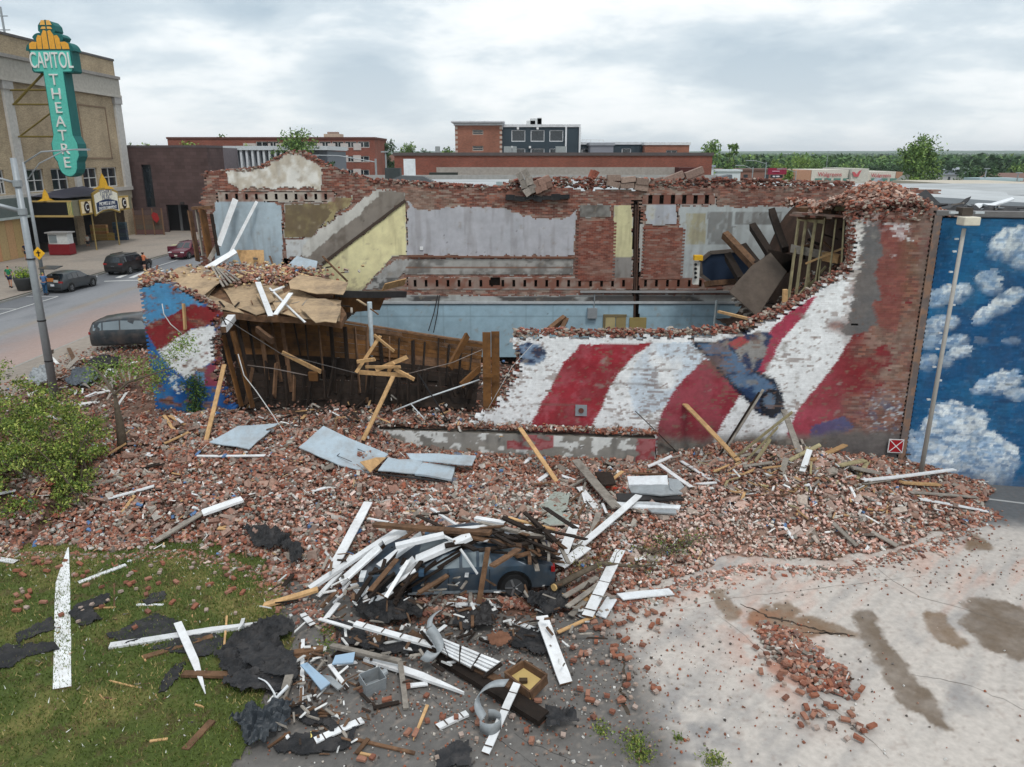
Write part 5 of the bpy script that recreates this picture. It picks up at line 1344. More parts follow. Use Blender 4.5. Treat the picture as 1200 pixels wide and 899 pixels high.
# torn felt and metal on the roof of the blue building
FL = [('bent white metal strip lying on the black roof above the mural',M_WHITEM,[(1142,239),(1150,246),(1189,233),(1186,231),(1152,243),(1146,238)],8.75),
      ('black felt flap standing up at the left end of the black roof',M_TARP,[(1072,230),(1085,222),(1104,240),(1098,246),(1078,242)],8.8),
      ('second black felt flap in the middle of the black roof',M_TARP,[(1113,244),(1138,230),(1128,244),(1118,247)],8.7),
      ('long black felt tear along the roof edge',M_TARP,[(1098,246),(1150,240),(1195,243),(1195,247),(1100,249)],8.55)]
for i,(lb,m_,pts,z_) in enumerate(FL):
 slab('roof_scrap',m_,lb,'metal strip' if i == 0 else 'roofing felt',pts,t=.04,hitf=lambda u,v,l: onY(u,v,24.2 + (247 - v) * .06))
for i in range(12):
 u1 = random.uniform(1085,1195); v1 = random.uniform(238,247); yb('roof_stick',random.choice([M_GREYWOOD,M_TARP,M_METAL]),'torn strip of felt or wood on the black roof','scrap',u1,v1,24.0,u1 + random.uniform(-14,14),v1 + random.uniform(-4,3),24.6,random.uniform(.8,2),group='scraps on the black roof')
# ================================================================ TIMBER AND SCRAP ON THE LOT
W,R_,O,G_,K = M_WHITEWOOD,M_RAWWOOD,M_OLDWOOD,M_GREYWOOD,M_DARKWOOD
# name, material, label, u1, v1, u2, v2, width px, lift1, lift2, extras
B = [
 # --- lawn
 ('board',W,'tall white painted board standing alone across the left of the grass, split to a point',73,808,73,643,18,.05,.06,dict(point=1,ps=.3,t=.05)),
 ('board',W,'long white beam lying across the grass under a crossing board, torn at its right end',127,757,332,726,9,.06,.10,dict(point=1,t=.14)),
 ('board',W,'pointed white board crossing over the long white beam on the grass',208,729,246,814,10,.28,.05,dict(point=1,t=.04)),
 ('timber',O,'short brown timber under the long white beam on the grass',167,771,250,746,7,.05,.06,dict(t=.09)),
 ('timber',O,'long brown timber lying level on the black felt beside the grass',213,790,322,793,8,.10,.14,dict(t=.1)),
 ('stick',R_,'thin upright looking stick on the grass above the black felt',266,722,262,764,2.5,.06,.10,dict()),
 ('timber',R_,'tan timber at the grass corner pointing into the white boards',308,710,374,690,8,.06,.35,dict(t=.1)),
 ('board',W,'small white board at the upper edge of the grass',91,683,148,662,5,.05,.05,dict()),
 ('lath',W,'short white lath in the middle of the upper grass',160,709,192,709,3,.04,.04,dict()),
 ('log',O,'rough brown bark slab near the bottom of the grass',216,880,249,845,8,.04,.06,dict(t=.08)),
 ('stick',R_,'thin tan stick low on the grass left of the bark slab',175,869,197,866,3,.04,.04,dict()),
 ('stick',R_,'thin tan stick in the centre of the grass',128,798,162,806,2,.04,.04,dict()),
 ('stick',O,'bent brown twig hanging below the small white board on the grass',134,684,134,712,2,.05,.05,dict()),
 ('stick',R_,'thin stick on the grass under the small felt scrap',108,713,136,712,2,.05,.05,dict()),
 # --- left rubble
 ('board',W,'broad white board pile end on the rubble above the grass',236,602,286,584,12,.25,.30,dict(t=.12)),
 ('board',G_,'grey-white plank slanting up to the broad white board',180,636,238,600,7,.10,.25,dict(t=.05)),
 ('board',G_,'grey board right of the leafy bush',98,570,138,562,8,.15,.15,dict()),
 ('board',W,'weathered white board across the rubble right of the bush',122,585,182,569,6,.15,.2,dict()),
 ('board',G_,'thin grey board above the weathered white one',115,558,186,553,4,.15,.15,dict()),
 ('board',K,'black splintered board in the left rubble',163,549,194,542,6,.15,.15,dict()),
 ('board',G_,'grey board end low in the left rubble',176,590,202,581,5,.12,.12,dict()),
 ('lath',W,'white lath at the left border below the bush',-6,580,21,574,5,.1,.1,dict()),
 ('lath',R_,'pink-tan lath leaning on the left rubble',143,601,158,580,4,.1,.2,dict()),
 ('lath',W,'small white lath below the weathered white board',110,606,134,604,4,.1,.1,dict()),
 ('lath',W,'short white board at the left border under the bush',-4,655,20,659,7,.05,.05,dict()),
 ('lath',R_,'curved tan strip round the foot of the broken tree trunk',128,532,148,519,4,.25,.3,dict()),
 # --- tan sticks before the blue fragment
 ('timber',R_,'long tan batten leaning against the right edge of the blue fragment',241,518,263,427,5,.05,1.9,dict(t=.06)),
 ('timber',R_,'tan batten in front of the blue fragment, leftmost of the small ones',192,487,218,524,4,.2,.1,dict()),
 ('timber',R_,'tan batten in front of the blue fragment, upper right of the small ones',198,487,217,498,4,.2,.15,dict()),
 ('timber',R_,'tan batten crossing the others before the blue fragment',192,520,222,506,4,.12,.2,dict()),
 ('timber',R_,'level tan batten below the others before the blue fragment',190,527,216,526,3,.08,.08,dict()),
 ('lath',W,'white metal strip lying level below the left pale panel',230,534,317,534,4,.12,.12,dict()),
 ('lath',W,'white tile-like scrap beside the level white strip',170,531,180,534,7,.1,.1,dict(jag_=.05)),
 # --- middle rubble
 ('lath',W,'long thin white lath touching the lower corner of the pale panels',360,577,434,557,4,.12,.15,dict()),
 ('board',W,'long narrow white board pointing up from the left side of the timber heap',389,668,432,587,11,.35,.35,dict(t=.04)),
 ('lath',W,'small white chip of board in the middle rubble',245,571,262,564,5,.1,.1,dict()),
 ('lath',R_,'orange-brown block in the rubble left of the black felt',256,618,266,618,10,.1,.1,dict(jag_=.02)),
 ('lath',W,'small white lath in the rubble under the plinth',548,584,559,580,3,.1,.1,dict()),
 ('lath',W,'white lath leaning on the rubble below the plinth centre',611,546,622,536,4,.1,.2,dict()),
 ('timber',R_,'tan batten leaning steeply over the plinth',653,566,609,501,5,.1,.95,dict(t=.05)),
 ('stick',K,'thin dark branch leaning over the right end of the plinth',793,529,744,482,2,.1,1.2,dict()),
 ('timber',R_,'tan batten standing in front of the hanging joists and the plinth end',425,517,461,440,5,.15,1.7,dict(t=.06)),
 # --- timber heap, left fan of white boards
 ('beam',W,'longest white boxed beam at the left of the timber heap',362,690,470,620,9,.25,1.0,dict(t=.14)),
 ('beam',W,'white beam right below the longest one in the left fan',398,683,447,640,11,.3,.85,dict(t=.14)),
 ('beam',W,'white beam with raw brown end in the middle of the left fan',432,674,496,626,12,.45,1.15,dict(t=.16)),
 ('beam',W,'lower half of the broad snapped white beam beside the car bonnet',452,690,488,655,17,.35,.95,dict(t=.18)),
 ('beam',W,'upper half of the broad snapped white beam over the car bonnet',486,657,554,627,16,.95,1.45,dict(t=.18)),
 ('beam',W,'short white beam with brown end lying on top of the left fan',463,640,521,627,10,1.2,1.35,dict(t=.16)),
 ('beam',W,'white beam hidden behind the top of the left fan',448,636,478,620,12,.9,1.15,dict(t=.14)),
 ('beam',O,'long brown and white beam lying level across the top of the timber heap',438,615,576,624,8,1.3,1.55,dict(t=.14)),
 ('beam',W,'white beam piece at the top right of the timber heap',556,607,593,613,8,1.1,1.2,dict(t=.1)),
 ('lath',W,'white lath above the right side of the car roof',597,623,651,626,5,1.2,1.0,dict()),
 ('board',K,'dark plank sloping down right of the car roof',588,606,648,633,6,1.25,1.0,dict(t=.08)),
 ('board',R_,'tan plank just behind the dark sloping plank',595,606,651,621,4,1.2,.9,dict()),
 ('board',K,'dark plank under the white lath over the car',575,632,640,636,7,1.15,.95,dict(t=.08)),
 ('board',O,'brown timber hanging down over the rear car door',572,641,561,708,7,1.5,.25,dict(t=.06)),
 ('board',O,'brown timber slanting over the rear car window',608,643,576,664,7,1.35,1.5,dict(t=.06)),
 ('board',G_,'grey-brown board hanging over the car boot',619,628,630,670,6,1.25,.9,dict()),
 ('board',K,'dark brown plank across the top of the car windscreen',500,665,560,632,7,.8,1.35,dict(t=.06)),
 ('lath',W,'thin white lath leaning across the front car window',539,643,560,673,2.5,1.45,.9,dict()),
 ('board',K,'long black trough sloping down left of the car',448,706,512,655,10,.12,.95,dict(t=.08)),
 ('board',K,'dark plank beside the black trough',462,700,520,664,5,.15,.9,dict()),
 ('lath',W,'white lath below the car bonnet',462,698,506,676,4,.2,.45,dict()),
 ('board',W,'white board standing under the left fan of beams',444,672,448,692,9,.4,.3,dict()),
 ('board',W,'white board with dark joints at the foot of the left fan',414,684,431,706,9,.3,.2,dict(joints=3)),
 ('board',W,'white board sloping under the snapped white beam',432,706,476,686,8,.15,.4,dict()),
 ('board',W,'white board pointing down at the lower left of the timber heap',397,706,379,729,6,.2,.06,dict()),
 ('board',W,'small jointed white board at the left foot of the timber heap',354,719,367,733,7,.1,.08,dict(joints=2)),
 ('board',W,'thin white board under the left fan, lower left',372,700,401,668,5,.15,.4,dict()),
 ('board',W,'thin white board left of the longest boxed beam',386,690,412,650,4,.2,.45,dict()),
 ('board',O,'brown plank under the middle of the left fan',420,660,455,690,6,.2,.2,dict()),
 ('board',K,'dark plank in the gap of the left fan',470,672,500,640,8,.2,.8,dict()),
 ('board',O,'brown plank in the gap left of the snapped beam',405,676,440,700,6,.15,.15,dict()),
 ('board',K,'dark plank lying over the front of the car roof',520,640,572,630,8,1.3,1.35,dict(t=.06)),
 ('board',O,'brown plank lying over the middle of the car roof',545,628,612,640,7,1.4,1.3,dict(t=.06)),
 ('board',G_,'grey plank lying along the rear of the car roof',580,618,640,630,7,1.35,1.2,dict(t=.05)),
 ('board',K,'dark splintered plank over the car roof edge',560,645,622,636,6,1.33,1.25,dict(t=.05)),
 ('board',W,'broken white plank lying over the back edge of the car roof',520,622,575,616,6,1.2,1.3,dict(t=.05)),
 ('board',O,'brown plank lying over the car boot lid',604,652,644,642,6,1.1,1.0,dict(t=.05)),
 # --- below the car
 ('board',W,'white jointed lath lying level in front of the car',523,708,589,710,5,.12,.12,dict(joints=4)),
 ('board',W,'small white board on the black felt below the car',545,717,557,731,7,.12,.12,dict()),
 ('board',W,'jointed white scrap right of the small white board',600,728,634,740,6,.1,.1,dict(joints=3)),
 ('board',W,'broad white splintered board leaning right of the clapboard panel',634,721,664,802,16,.35,.08,dict(t=.05)),
 ('lath',R_,'pale tan batten right of the broad splintered board',653,741,697,722,4,.15,.15,dict()),
 ('beam',W,'long jointed white beam running down right from the timber heap',415,731,524,760,9,.45,.35,dict(joints=5,t=.08)),
 ('beam',G_,'pale grey beam forming the long arm of the bent gutter',388,757,470,775,6,.25,.3,dict(t=.1)),
 ('beam',G_,'pale grey upright beam at the right end of the bent gutter',469,775,476,832,7,.3,.05,dict(t=.08)),
 ('beam',W,'broad white beam lying below the jointed white beam',427,770,548,811,11,.12,.12,dict(t=.1,point=1)),
 ('beam',K,'long charred brown beam under the clapboard panel',512,765,640,845,18,.12,.14,dict(t=.22)),
 ('beam',O,'second brown beam beside the charred one',480,742,600,806,9,.15,.2,dict(t=.16)),
 ('board',W,'white jointed board standing through the curled metal duct',606,801,568,884,10,.35,.06,dict(joints=4)),
 ('board',W,'small white jointed block alone on the asphalt',511,853,548,836,8,.05,.05,dict(joints=2,t=.07)),
 ('board',W,'worn white jointed board on the black felt at the bottom',367,869,427,843,9,.08,.08,dict(joints=3)),
 ('lath',R_,'thin pale lath pointing up on the asphalt below the timber heap',484,868,501,826,4,.04,.05,dict(point=-1)),
 ('stick',O,'long brown stick on the asphalt near the bottom edge',416,866,487,883,4,.04,.04,dict()),
 ('stick',O,'short brown stick crossing the long one near the bottom edge',417,884,432,865,5,.06,.08,dict()),
 ('stick',R_,'pale chip beside the crossed brown sticks',419,882,438,886,3,.04,.04,dict()),
 ('lath',W,'white upright lath in the left debris by the grass',355,749,353,826,5,.12,.08,dict()),
 ('lath',W,'white lath left of the metal box',386,779,407,807,5,.15,.06,dict()),
 ('lath',W,'short white lath at the tip of the gutter arm',477,804,502,801,6,.08,.08,dict()),
 ('lath',W,'thin white lath left of the jointed white beam',374,725,413,737,4,.3,.4,dict()),
 ('timber',O,'gnarled brown log across the left debris',312,770,380,760,8,.2,.15,dict(t=.1)),
 ('timber',O,'second gnarled brown log below the first',316,776,372,766,7,.15,.1,dict(t=.1)),
 ('timber',G_,'greyish post piece standing in the black felt',330,822,340,790,10,.05,.3,dict(t=.12)),
 ('timber',K,'dark plank right of the post piece',392,772,420,748,10,.1,.15,dict(t=.1)),
 ('timber',O,'brown plank left of the long jointed beam start',415,752,455,748,10,.12,.12,dict(t=.1)),
 ('timber',R_,'tan chip sticking out of the felt bundle',318,838,324,822,5,.05,.2,dict()),
 ('stick',O,'thin brown stick right of the felt bundle',314,876,340,858,2.5,.05,.05,dict()),
 ('stick',O,'brown stick on the asphalt left of the metal box',372,835,400,837,4,.05,.05,dict()),
 ('stick',K,'dark torn strip right of the metal box',437,830,468,823,5,.05,.05,dict()),
 # --- right of the car
 ('board',W,'white board forming the rising arm of the big X right of the heap',680,640,750,579,8,.35,.35,dict()),
 ('board',W,'long white board forming the falling arm of the big X',679,571,750,657,8,.2,.12,dict(joints=0)),
 ('board',G_,'weathered grey plank leaning behind the big X',674,539,724,596,10,.5,.3,dict(t=.05)),
 ('board',W,'short broad white board left of the big X',674,614,655,659,13,.5,.35,dict(joints=2)),
 ('board',G_,'pale board in the fork of the big X',702,600,692,632,8,.2,.2,dict()),
 ('board',W,'broad jointed white board right below the big X',727,645,688,722,13,.4,.25,dict(joints=5)),
 ('board',W,'crumpled white sheet piece left of the broad jointed board',655,664,688,640,13,.3,.35,dict()),
 ('board',G_,'grey plank in the bundle behind the car boot, topmost',660,700,700,676,6,.35,.35,dict()),
 ('board',G_,'grey plank in the bundle behind the car boot, second',664,712,702,684,6,.25,.3,dict()),
 ('board',R_,'tan plank in the bundle behind the car boot, lowest',676,712,700,690,5,.15,.2,dict()),
 ('board',G_,'broken grey plank hanging off the bundle behind the boot',668,722,686,704,7,.12,.2,dict()),
 ('flashing',M_WHITEM,'long white metal flashing resting on the pale lot',725,700,788,693,12,.1,.06,dict(t=.03)),
 ('flashing',M_WHITEM,'short white metal flashing turned down beside the long one',718,700,703,724,13,.12,.06,dict()),
 ('lath',W,'small white lath above the fork of the X',706,590,711,602,3,.2,.25,dict()),
 ('lath',W,'small white lath left of the rubble cleft',657,557,674,563,4,.15,.15,dict()),
 ('lath',W,'white lath leaning at the left of the metal sheets',629,565,645,553,5,.12,.2,dict()),
 ('lath',W,'white lath pointing into the crumpled metal sheets',772,544,811,571,5,.35,.25,dict()),
 ('lath',W,'white lath on the rubble right of the metal sheets',798,540,833,563,4,.2,.15,dict()),
 ('lath',W,'short forked white lath at the plinth corner',759,547,788,534,5,.2,.45,dict()),
 # --- sticks at the foot of the striped wall
 ('timber',R_,'tan batten leaning on the dark red stripe, leftmost of the leaning battens',866,541,802,473,6,.15,1.5,dict(t=.06)),
 ('timber',G_,'pale double lath leaning left over the white stripe',847,531,895,456,3,.2,1.8,dict()),
 ('timber',K,'dark lath right beside the pale double lath',843,533,890,460,2,.2,1.75,dict()),
 ('timber',M_RAWGREEN,'long pale batten leaning right, uppermost of the crossed battens',863,535,929,483,6,.2,1.3,dict(t=.07)),
 ('timber',M_RAWGREEN,'pale batten leaning right, second of the crossed battens',873,541,912,500,5,.15,1.0,dict(t=.05)),
 ('timber',M_RAWGREEN,'pale batten leaning right, lowest of the crossed battens',885,541,903,514,4,.15,.8,dict(t=.05)),
 ('timber',G_,'dark grey board standing tilted left at the foot of the wall',937,531,918,480,7,.2,1.2,dict(t=.05)),
 ('timber',R_,'tan batten rising right over the rubble, long one',948,540,991,521,6,.25,.5,dict(t=.06)),
 ('timber',M_RAWGREEN,'pale batten rising right, behind the long tan one',924,540,962,521,5,.2,.5,dict(t=.06)),
 ('timber',W,'short whitish stump standing among the battens',940,553,949,527,7,.15,.6,dict(t=.06)),
 ('timber',G_,'grey broken stump left of the whitish one',915,556,922,536,7,.15,.4,dict(t=.06)),
 ('timber',G_,'long grey plank lying level at the left of the battens',870,546,906,542,6,.2,.25,dict()),
 ('timber',M_RAWGREEN,'pale batten at the right of the battens, falling',1004,561,1017,541,5,.15,.4,dict()),
 ('timber',M_RAWGREEN,'short pale batten beside the broad pale plank',983,546,1014,539,6,.3,.4,dict(t=.06)),
 ('board',G_,'broad pale plank at the right end of the battens',996,547,1030,554,11,.3,.3,dict(t=.06)),
 ('board',W,'long white board lying level in front of the blue wall',1010,562,1119,551,5,.35,.3,dict(t=.05)),
 ('board',G_,'grey board under the long white board',1012,566,1075,557,4,.3,.3,dict()),
 ('board',R_,'short cream block behind the long white board',1056,565,1100,568,6,.3,.15,dict(t=.08)),
 ('board',G_,'grey board at the right edge of the rubble',1066,577,1146,583,5,.2,.12,dict()),
 ('board',W,'white lath slanting down at the right edge of the rubble',1076,585,1158,599,5,.2,.06,dict()),
 ('board',G_,'pale plank fallen on the slope of the right rubble',975,612,1005,640,6,.15,.1,dict()),
 ('board',G_,'pale plank higher on the slope of the right rubble',1020,622,1052,640,7,.12,.1,dict()),
 ('lath',W,'thin white lath on the right rubble',996,570,1006,590,3,.15,.1,dict()),
 ('lath',W,'small white lath on the right rubble',918,616,930,632,4,.12,.1,dict()),
]
for nm,mt,lb,u1,v1,u2,v2,w_,l1,l2,ex in B:
 ex = dict(ex); w_ *= .84 if nm == 'beam' and mt is W else 1; ex['t'] = min(ex.get('t',.03),.03 + (ex.get('t',.03) - .03) * .45)
 pxb(nm,mt,lb,{'lath': 'lath','stick': 'stick','log': 'log','timber': 'timber','beam': 'beam','flashing': 'metal flashing'}.get(nm,'board'),u1,v1,u2,v2,w_,l1,l2,**ex)
# tangle of tan sticks thrown over the deck ------------------------------------------
TS = [(446,393,417,437,4,'long steep tan stick of the tangle before the hanging deck'),(438,392,462,412,3,'short tan stick crossing the top of the tangle'),(478,418,440,434,5,'tan stick rising right in the tangle'),
      (420,436,480,440,5,'level tan stick at the base of the tangle'),(455,436,462,425,4,'small upright tan block in the tangle'),(428,430,470,430,3,'second level tan stick of the tangle'),(418,424,440,421,4,'short tan stub left of the tangle'),(462,432,486,445,4,'tan splinter falling right of the tangle')]
for i,(u1,v1,u2,v2,w_,lb) in enumerate(TS): yb('stick',M_RAWWOOD,lb,'stick',u1,v1,25.9 - .05 * i,u2,v2,25.7 - .05 * i,w_,t=.06,roll=1.4)
yb('tan_plank',M_RAWWOOD,'tan plank hanging aslant in the dark left part of the deck','plank',330,413,26.3,377,436,26.0,5,t=.06,roll=1.4)
yb('tan_block',M_DECK,'amber block stuck in the middle of the dark opening','block',360,441,26.0,374,441,26.0,11,t=.12,roll=1.4)
yb('brown_fork',M_OLDWOOD,'raw forked brown beam end near the left of the deck','beam',300,385,26.8,320,400,26.2,8,t=.12,roll=1.4)
yb('leaning_joist',M_DECK,'thick leaning joist at the right end of the deck','joist',548,392,27.0,527,432,25.9,8,t=.1,roll=1.4)
yb('leaning_joist',M_DECK,'shorter leaning joist further right by the jamb','joist',562,432,26.6,540,452,25.9,7,t=.1,roll=1.4)
def cable(label,pts,r=.018,mat=None,cat='cable',name='cable',col=lin(190,190,188)):
 mb = MB(); mb.tube([onY(*p_) for p_ in pts],r,5,col); return tag(mb.build(name,mat or M_COL,smooth=True),label,cat)
cable('white cable hanging from the amber boards down to the panels',[(279,415,25.4),(286,440,25.2),(300,458,25.0),(318,484,24.6),(332,505,24.0),(338,515,23.6),(352,522,23.2)],.02)
cable('white cable dangling over the red paint of the blue fragment',[(190,356,25.3),(192,368,25.25),(200,380,25.2),(213,391,25.2)],.018)
cable('long dark wire sagging across the deck from the left',[(260,371,25.6),(330,415,25.8),(420,438,25.8),(470,442,25.8)],.014,col=lin(90,86,84))
cable('pale wire from the tangle up to the jamb',[(470,440,25.6),(530,425,25.6),(567,409,25.2)],.014,col=lin(140,130,124))
cable('thin pale wire across the striped wall corner',[(638,388,24.0),(600,430,23.9),(560,500,23.6)],.009,col=lin(190,190,188))
cable('white pipe lying aslant in the opening',[(460,482,24.9),(500,466,25.1),(562,445,25.3)],.03,M_COL,'pipe','pipe',lin(196,202,206))
cable('second white pipe stub below the first',[(481,473,24.8),(498,492,24.4)],.02,M_COL,'pipe','pipe',lin(196,202,206))
cable('black cable hanging in the opening',[(490,438,25.3),(505,462,25.0),(525,494,24.3)],.025,M_COL,'cable','cable',lin(24,24,26))
cable('dark wire drooping over the hanging joists left',[(290,428,25.9),(320,432,25.7),(360,440,25.7)],.02,col=lin(120,110,104))
# pale blue-grey panels ---------------------------------------------------------------
def panel(label,pts,lifts,t=.03,mat=None,cat='panel',name='fallen_sheet'):
 return slab(name,mat or M_BLUEPANEL,label,cat,pts,t=t,hitf=lambda u,v,l: hit(u,v,l),lifts=[q_ + .12 for q_ in lifts])
panel('pale blue-grey panel lying alone, leftmost of the fallen panels',[(245,518),(279,499),(326,496),(292,526)],[.15,.35,.3,.12])
p1 = panel('largest pale blue-grey panel leaning before the plinth, with a dark hatch outline',[(350,524),(379,499),(408,513),(455,532),(432,554),(398,545)],[.3,.6,.5,.3,.1,.15])
mb = MB()
for a,b in (((395,534),(410,522)),((410,522),(428,530)),((395,534),(412,541))):
 mb.beam(hit(*a,.30) ,hit(*b,.36),.02,.012,col=lin(70,72,76))
mb.build('hatch_outline',M_COL,p1)
panel('orange wooden patch on the right end of the largest panel',[(422,541),(440,536),(452,536),(434,553)],[.34,.38,.38,.24],mat=M_RAWWOOD)
panel('pale panel right of the orange patch, upper of the flat ones',[(476,531),(558,534),(553,545),(482,539)],[.45,.4,.3,.35])
panel('pale panel left of centre under the upper flat one',[(443,551),(455,536),(495,541),(488,555)],[.2,.35,.3,.15])
panel('pale panel with dark lower rim, rightmost of the fallen panels',[(486,555),(495,542),(533,546),(529,562)],[.2,.3,.25,.12],t=.06)
pxb('dark_rail',M_IRON,'dark metal rail along the lower edge of the fallen panels','rail',398,551,530,566,3,.08,.1)
panel('large grey plaster sheet piece sunk in the rubble',[(632,592),(650,576),(668,578),(664,596),(644,608)],[.05] * 5,mat=nmat('grey_green_plaster',lin(150,156,148),rough=.95,var=.2,scale=5,color2=lin(120,112,100),mask=.55),cat='plaster')
panel('grey-green plaster sheet piece below the larger one',[(634,610),(656,600),(672,602),(668,612),(646,616)],[.05] * 5,mat=MATS['grey_green_plaster'],cat='plaster')
# crumpled metal sheets right of the big X
panel('folded white metal sheet, uppermost of the metal sheets by the plinth corner',[(735,558),(782,557),(783,568),(737,568)],[.5,.5,.4,.4],t=.06,mat=M_WHITEM,cat='metal sheet',name='metal_sheet')
panel('grey metal sheet under the folded white one',[(736,569),(784,568),(800,578),(775,580),(740,577)],[.4,.4,.35,.3,.3],t=.04,mat=M_SHEETM,cat='metal sheet',name='metal_sheet')
panel('dark grey metal trough under the metal sheets',[(722,578),(790,578),(802,585),(724,587)],[.3,.3,.25,.2],t=.06,mat=M_IRON,cat='metal sheet',name='metal_sheet')
panel('long white metal strip under the dark trough',[(722,588),(765,588),(798,592),(796,596),(724,594)],[.2,.2,.15,.12,.15],t=.05,mat=M_WHITEM,cat='metal sheet',name='metal_sheet')
panel('short grey metal strip, lowest of the metal sheets',[(760,597),(792,597),(793,602),(764,600)],[.15] * 4,t=.04,mat=M_SHEETM,cat='metal sheet',name='metal_sheet')
panel('bent metal flap at the right tip of the metal sheets',[(783,560),(795,562),(802,570),(792,578),(785,572)],[.5,.45,.35,.3,.4],t=.03,mat=M_SHEETM,cat='metal sheet',name='metal_sheet')
panel('small dark board left of the metal sheets',[(697,553),(716,553),(722,567),(706,568)],[.3] * 4,t=.05,mat=M_DARKWOOD,cat='board')
pxb('tan_lath',M_RAWWOOD,'small tan lath crossing behind the dark board','lath',718,562,730,552,4,.3,.4)
pxb('red_cloth',nmat('red_orange_paint',lin(200,70,50),rough=.8),'orange-red plastic strip lying by the dark board','plastic strip',709,571,734,573,5,.12,.12)
pxb('light_timber',M_OLDWOOD,'brown timber lying along the foot of the plinth','timber',712,553,782,556,4,.15,.15)
# light blue sheet metal bits left of the metal box
panel('light blue metal trough piece standing left of the metal box',[(352,779),(360,776),(387,800),(376,808)],[.3,.35,.12,.1],mat=nmat('light_blue_metal',lin(150,176,198),rough=.5,var=.1,dirt=lin(120,110,100),dirtscale=3,dirtamt=.3),cat='metal sheet')
panel('light blue metal piece with rust patch above the trough piece',[(389,778),(393,768),(416,764),(414,776)],[.15,.2,.2,.12],mat=MATS['light_blue_metal'],cat='metal sheet')
panel('grey angled metal strip right of the light blue trough',[(374,790),(388,792),(402,804),(396,808)],[.15,.2,.1,.08],mat=M_SHEETM,cat='metal sheet')
# clapboard panel: rows of white clapboards over dark laths
cp = thing('clapboard_panel','white clapboard panel with dark gaps lying on the charred beam','clapboard panel',tuple(hit(535,765,.2)))
A_,B2,C2_,D2 = hit(494,738,.5),hit(588,776,.45),hit(566,792,.25),hit(512,762,.35)
NR = 5
for r in range(NR):
 for c_ in range(4):
  t0,t1 = r / NR + .01,(r + 1) / NR - .015; s0,s1 = c_ / 4 + .008 + random.uniform(0,.01),(c_ + 1) / 4 - .012
  if r == 4 and c_ == 3: continue
  def q(s_,t_): return A_.lerp(B2,s_).lerp(D2.lerp(C2_,s_),t_)
  P_ = [q(s0,t0),q(s1,t0),q(s1,t1),q(s0,t1)]; up = Vector((0,-.02,.03 + random.uniform(0,.015)))
  mb = MB(); mb.add([p_ for p_ in P_] + [P_[0] + up * .4,P_[1] + up * .4,P_[2] + up * 1.4,P_[3] + up * 1.4],BOXF.tolist()); mb.build('clapboard',M_WHITEWOOD,cp,usecol=False)
mb = MB()
for c_ in range(5):
 s_ = c_ / 4; mb.beam(A_.lerp(B2,s_) + Vector((0,0,-.03)),D2.lerp(C2_,s_) + Vector((0,0,-.03)),.08,.04)
mb.build('lath',M_DARKWOOD,cp,usecol=False)
# open tray with yellow bottom
tr = thing('yellow_tray','open dark-rimmed wooden tray with yellow bottom beside the clapboard panel','tray',tuple(hit(617,790,.2)))
T4 = [hit(u,v,l) for u,v,l in ((592,790,.30),(614,776,.42),(641,793,.42),(621,813,.30))]
mb = MB(); mb.add([p_ - Vector((0,0,.14)) for p_ in T4] + [p_ - Vector((0,0,.11)) for p_ in T4],BOXF.tolist()); mb.build('bottom',nmat('yellow_board',lin(204,178,116),rough=.8,var=.2,dirt=lin(140,110,70),dirtscale=3,dirtamt=.5),tr,usecol=False)
for a,b in zip(T4,T4[1:] + T4[:1]):
 mb = MB(); mb.beam(a + (b - a) * .01 - Vector((0,0,.05)),b - (b - a) * .01 - Vector((0,0,.05)),.045,.2); mb.build('side',M_OLDWOOD,tr,usecol=False)
mb = MB(); mb.box((T4[0] + T4[2]) / 2 + Vector((-.05,-.05,-.08)),(.16,.1,.06),lin(70,56,40)); mb.build('mud_lump',M_RUBBLE,tr)
# galvanised box
gb = thing('metal_duct_box','open galvanised box lying on the asphalt left of the white beams','metal box',tuple(onz(436,815)))
c_ = onz(436,812) + Vector((0,.1,.17)); Mx = Matrix.Rotation(.6,3,'Z') @ Matrix.Rotation(.15,3,'X')
for d_,s_ in (((0,0,-.16),(.42,.34,.012)),((.21,0,0),(.012,.34,.32)),((-.21,0,0),(.012,.34,.32)),((0,.17,0),(.42,.012,.32)),((0,-.17,0),(.42,.012,.32))):
 mb = MB(); mb.box(c_ + Mx @ Vector(d_),s_,rot=Mx); mb.build('side',M_SHEETM,gb,usecol=False)
mb = MB(); mb.tube([c_ + Mx @ Vector((.21,.05,.05)),c_ + Mx @ Vector((.33,.07,.06))],.07,10); mb.build('collar',M_SHEETM,gb,usecol=False)
# curled sheet ducts
def curl(label,pts,half,mat,name='curled_sheet',cat='metal duct',axis=Vector((0,.3,1))):
 vs,fs = [],[]; ax = axis.normalized(); ext = [pts[0] * 2 - pts[1]] + list(pts) + [pts[-1] * 2 - pts[-2]]; sm = []
 for i in range(1,len(ext) - 2):
  a,b,c_,d = ext[i - 1:i + 3]
  for k in range(6):
   t_ = k / 6; sm.append((b * 2 + (c_ - a) * t_ + (a * 2 - b * 5 + c_ * 4 - d) * t_ ** 2 + (b * 3 - a - c_ * 3 + d) * t_ ** 3) * .5)
 pts = sm + [pts[-1]]
 for p_ in pts: vs += [p_ - ax * half,p_ + ax * half]
 for i in range(len(pts) - 1): fs.append([2 * i,2 * i + 2,2 * i + 3,2 * i + 1])
 o = mesh_np(name,np.array([tuple(q) for q in vs]),fs,mat,smooth=True)
 m_ = o.modifiers.new('thickness','SOLIDIFY'); m_.thickness = .01
 return tag(o,label,cat)
c0 = hit(515,765,.35)
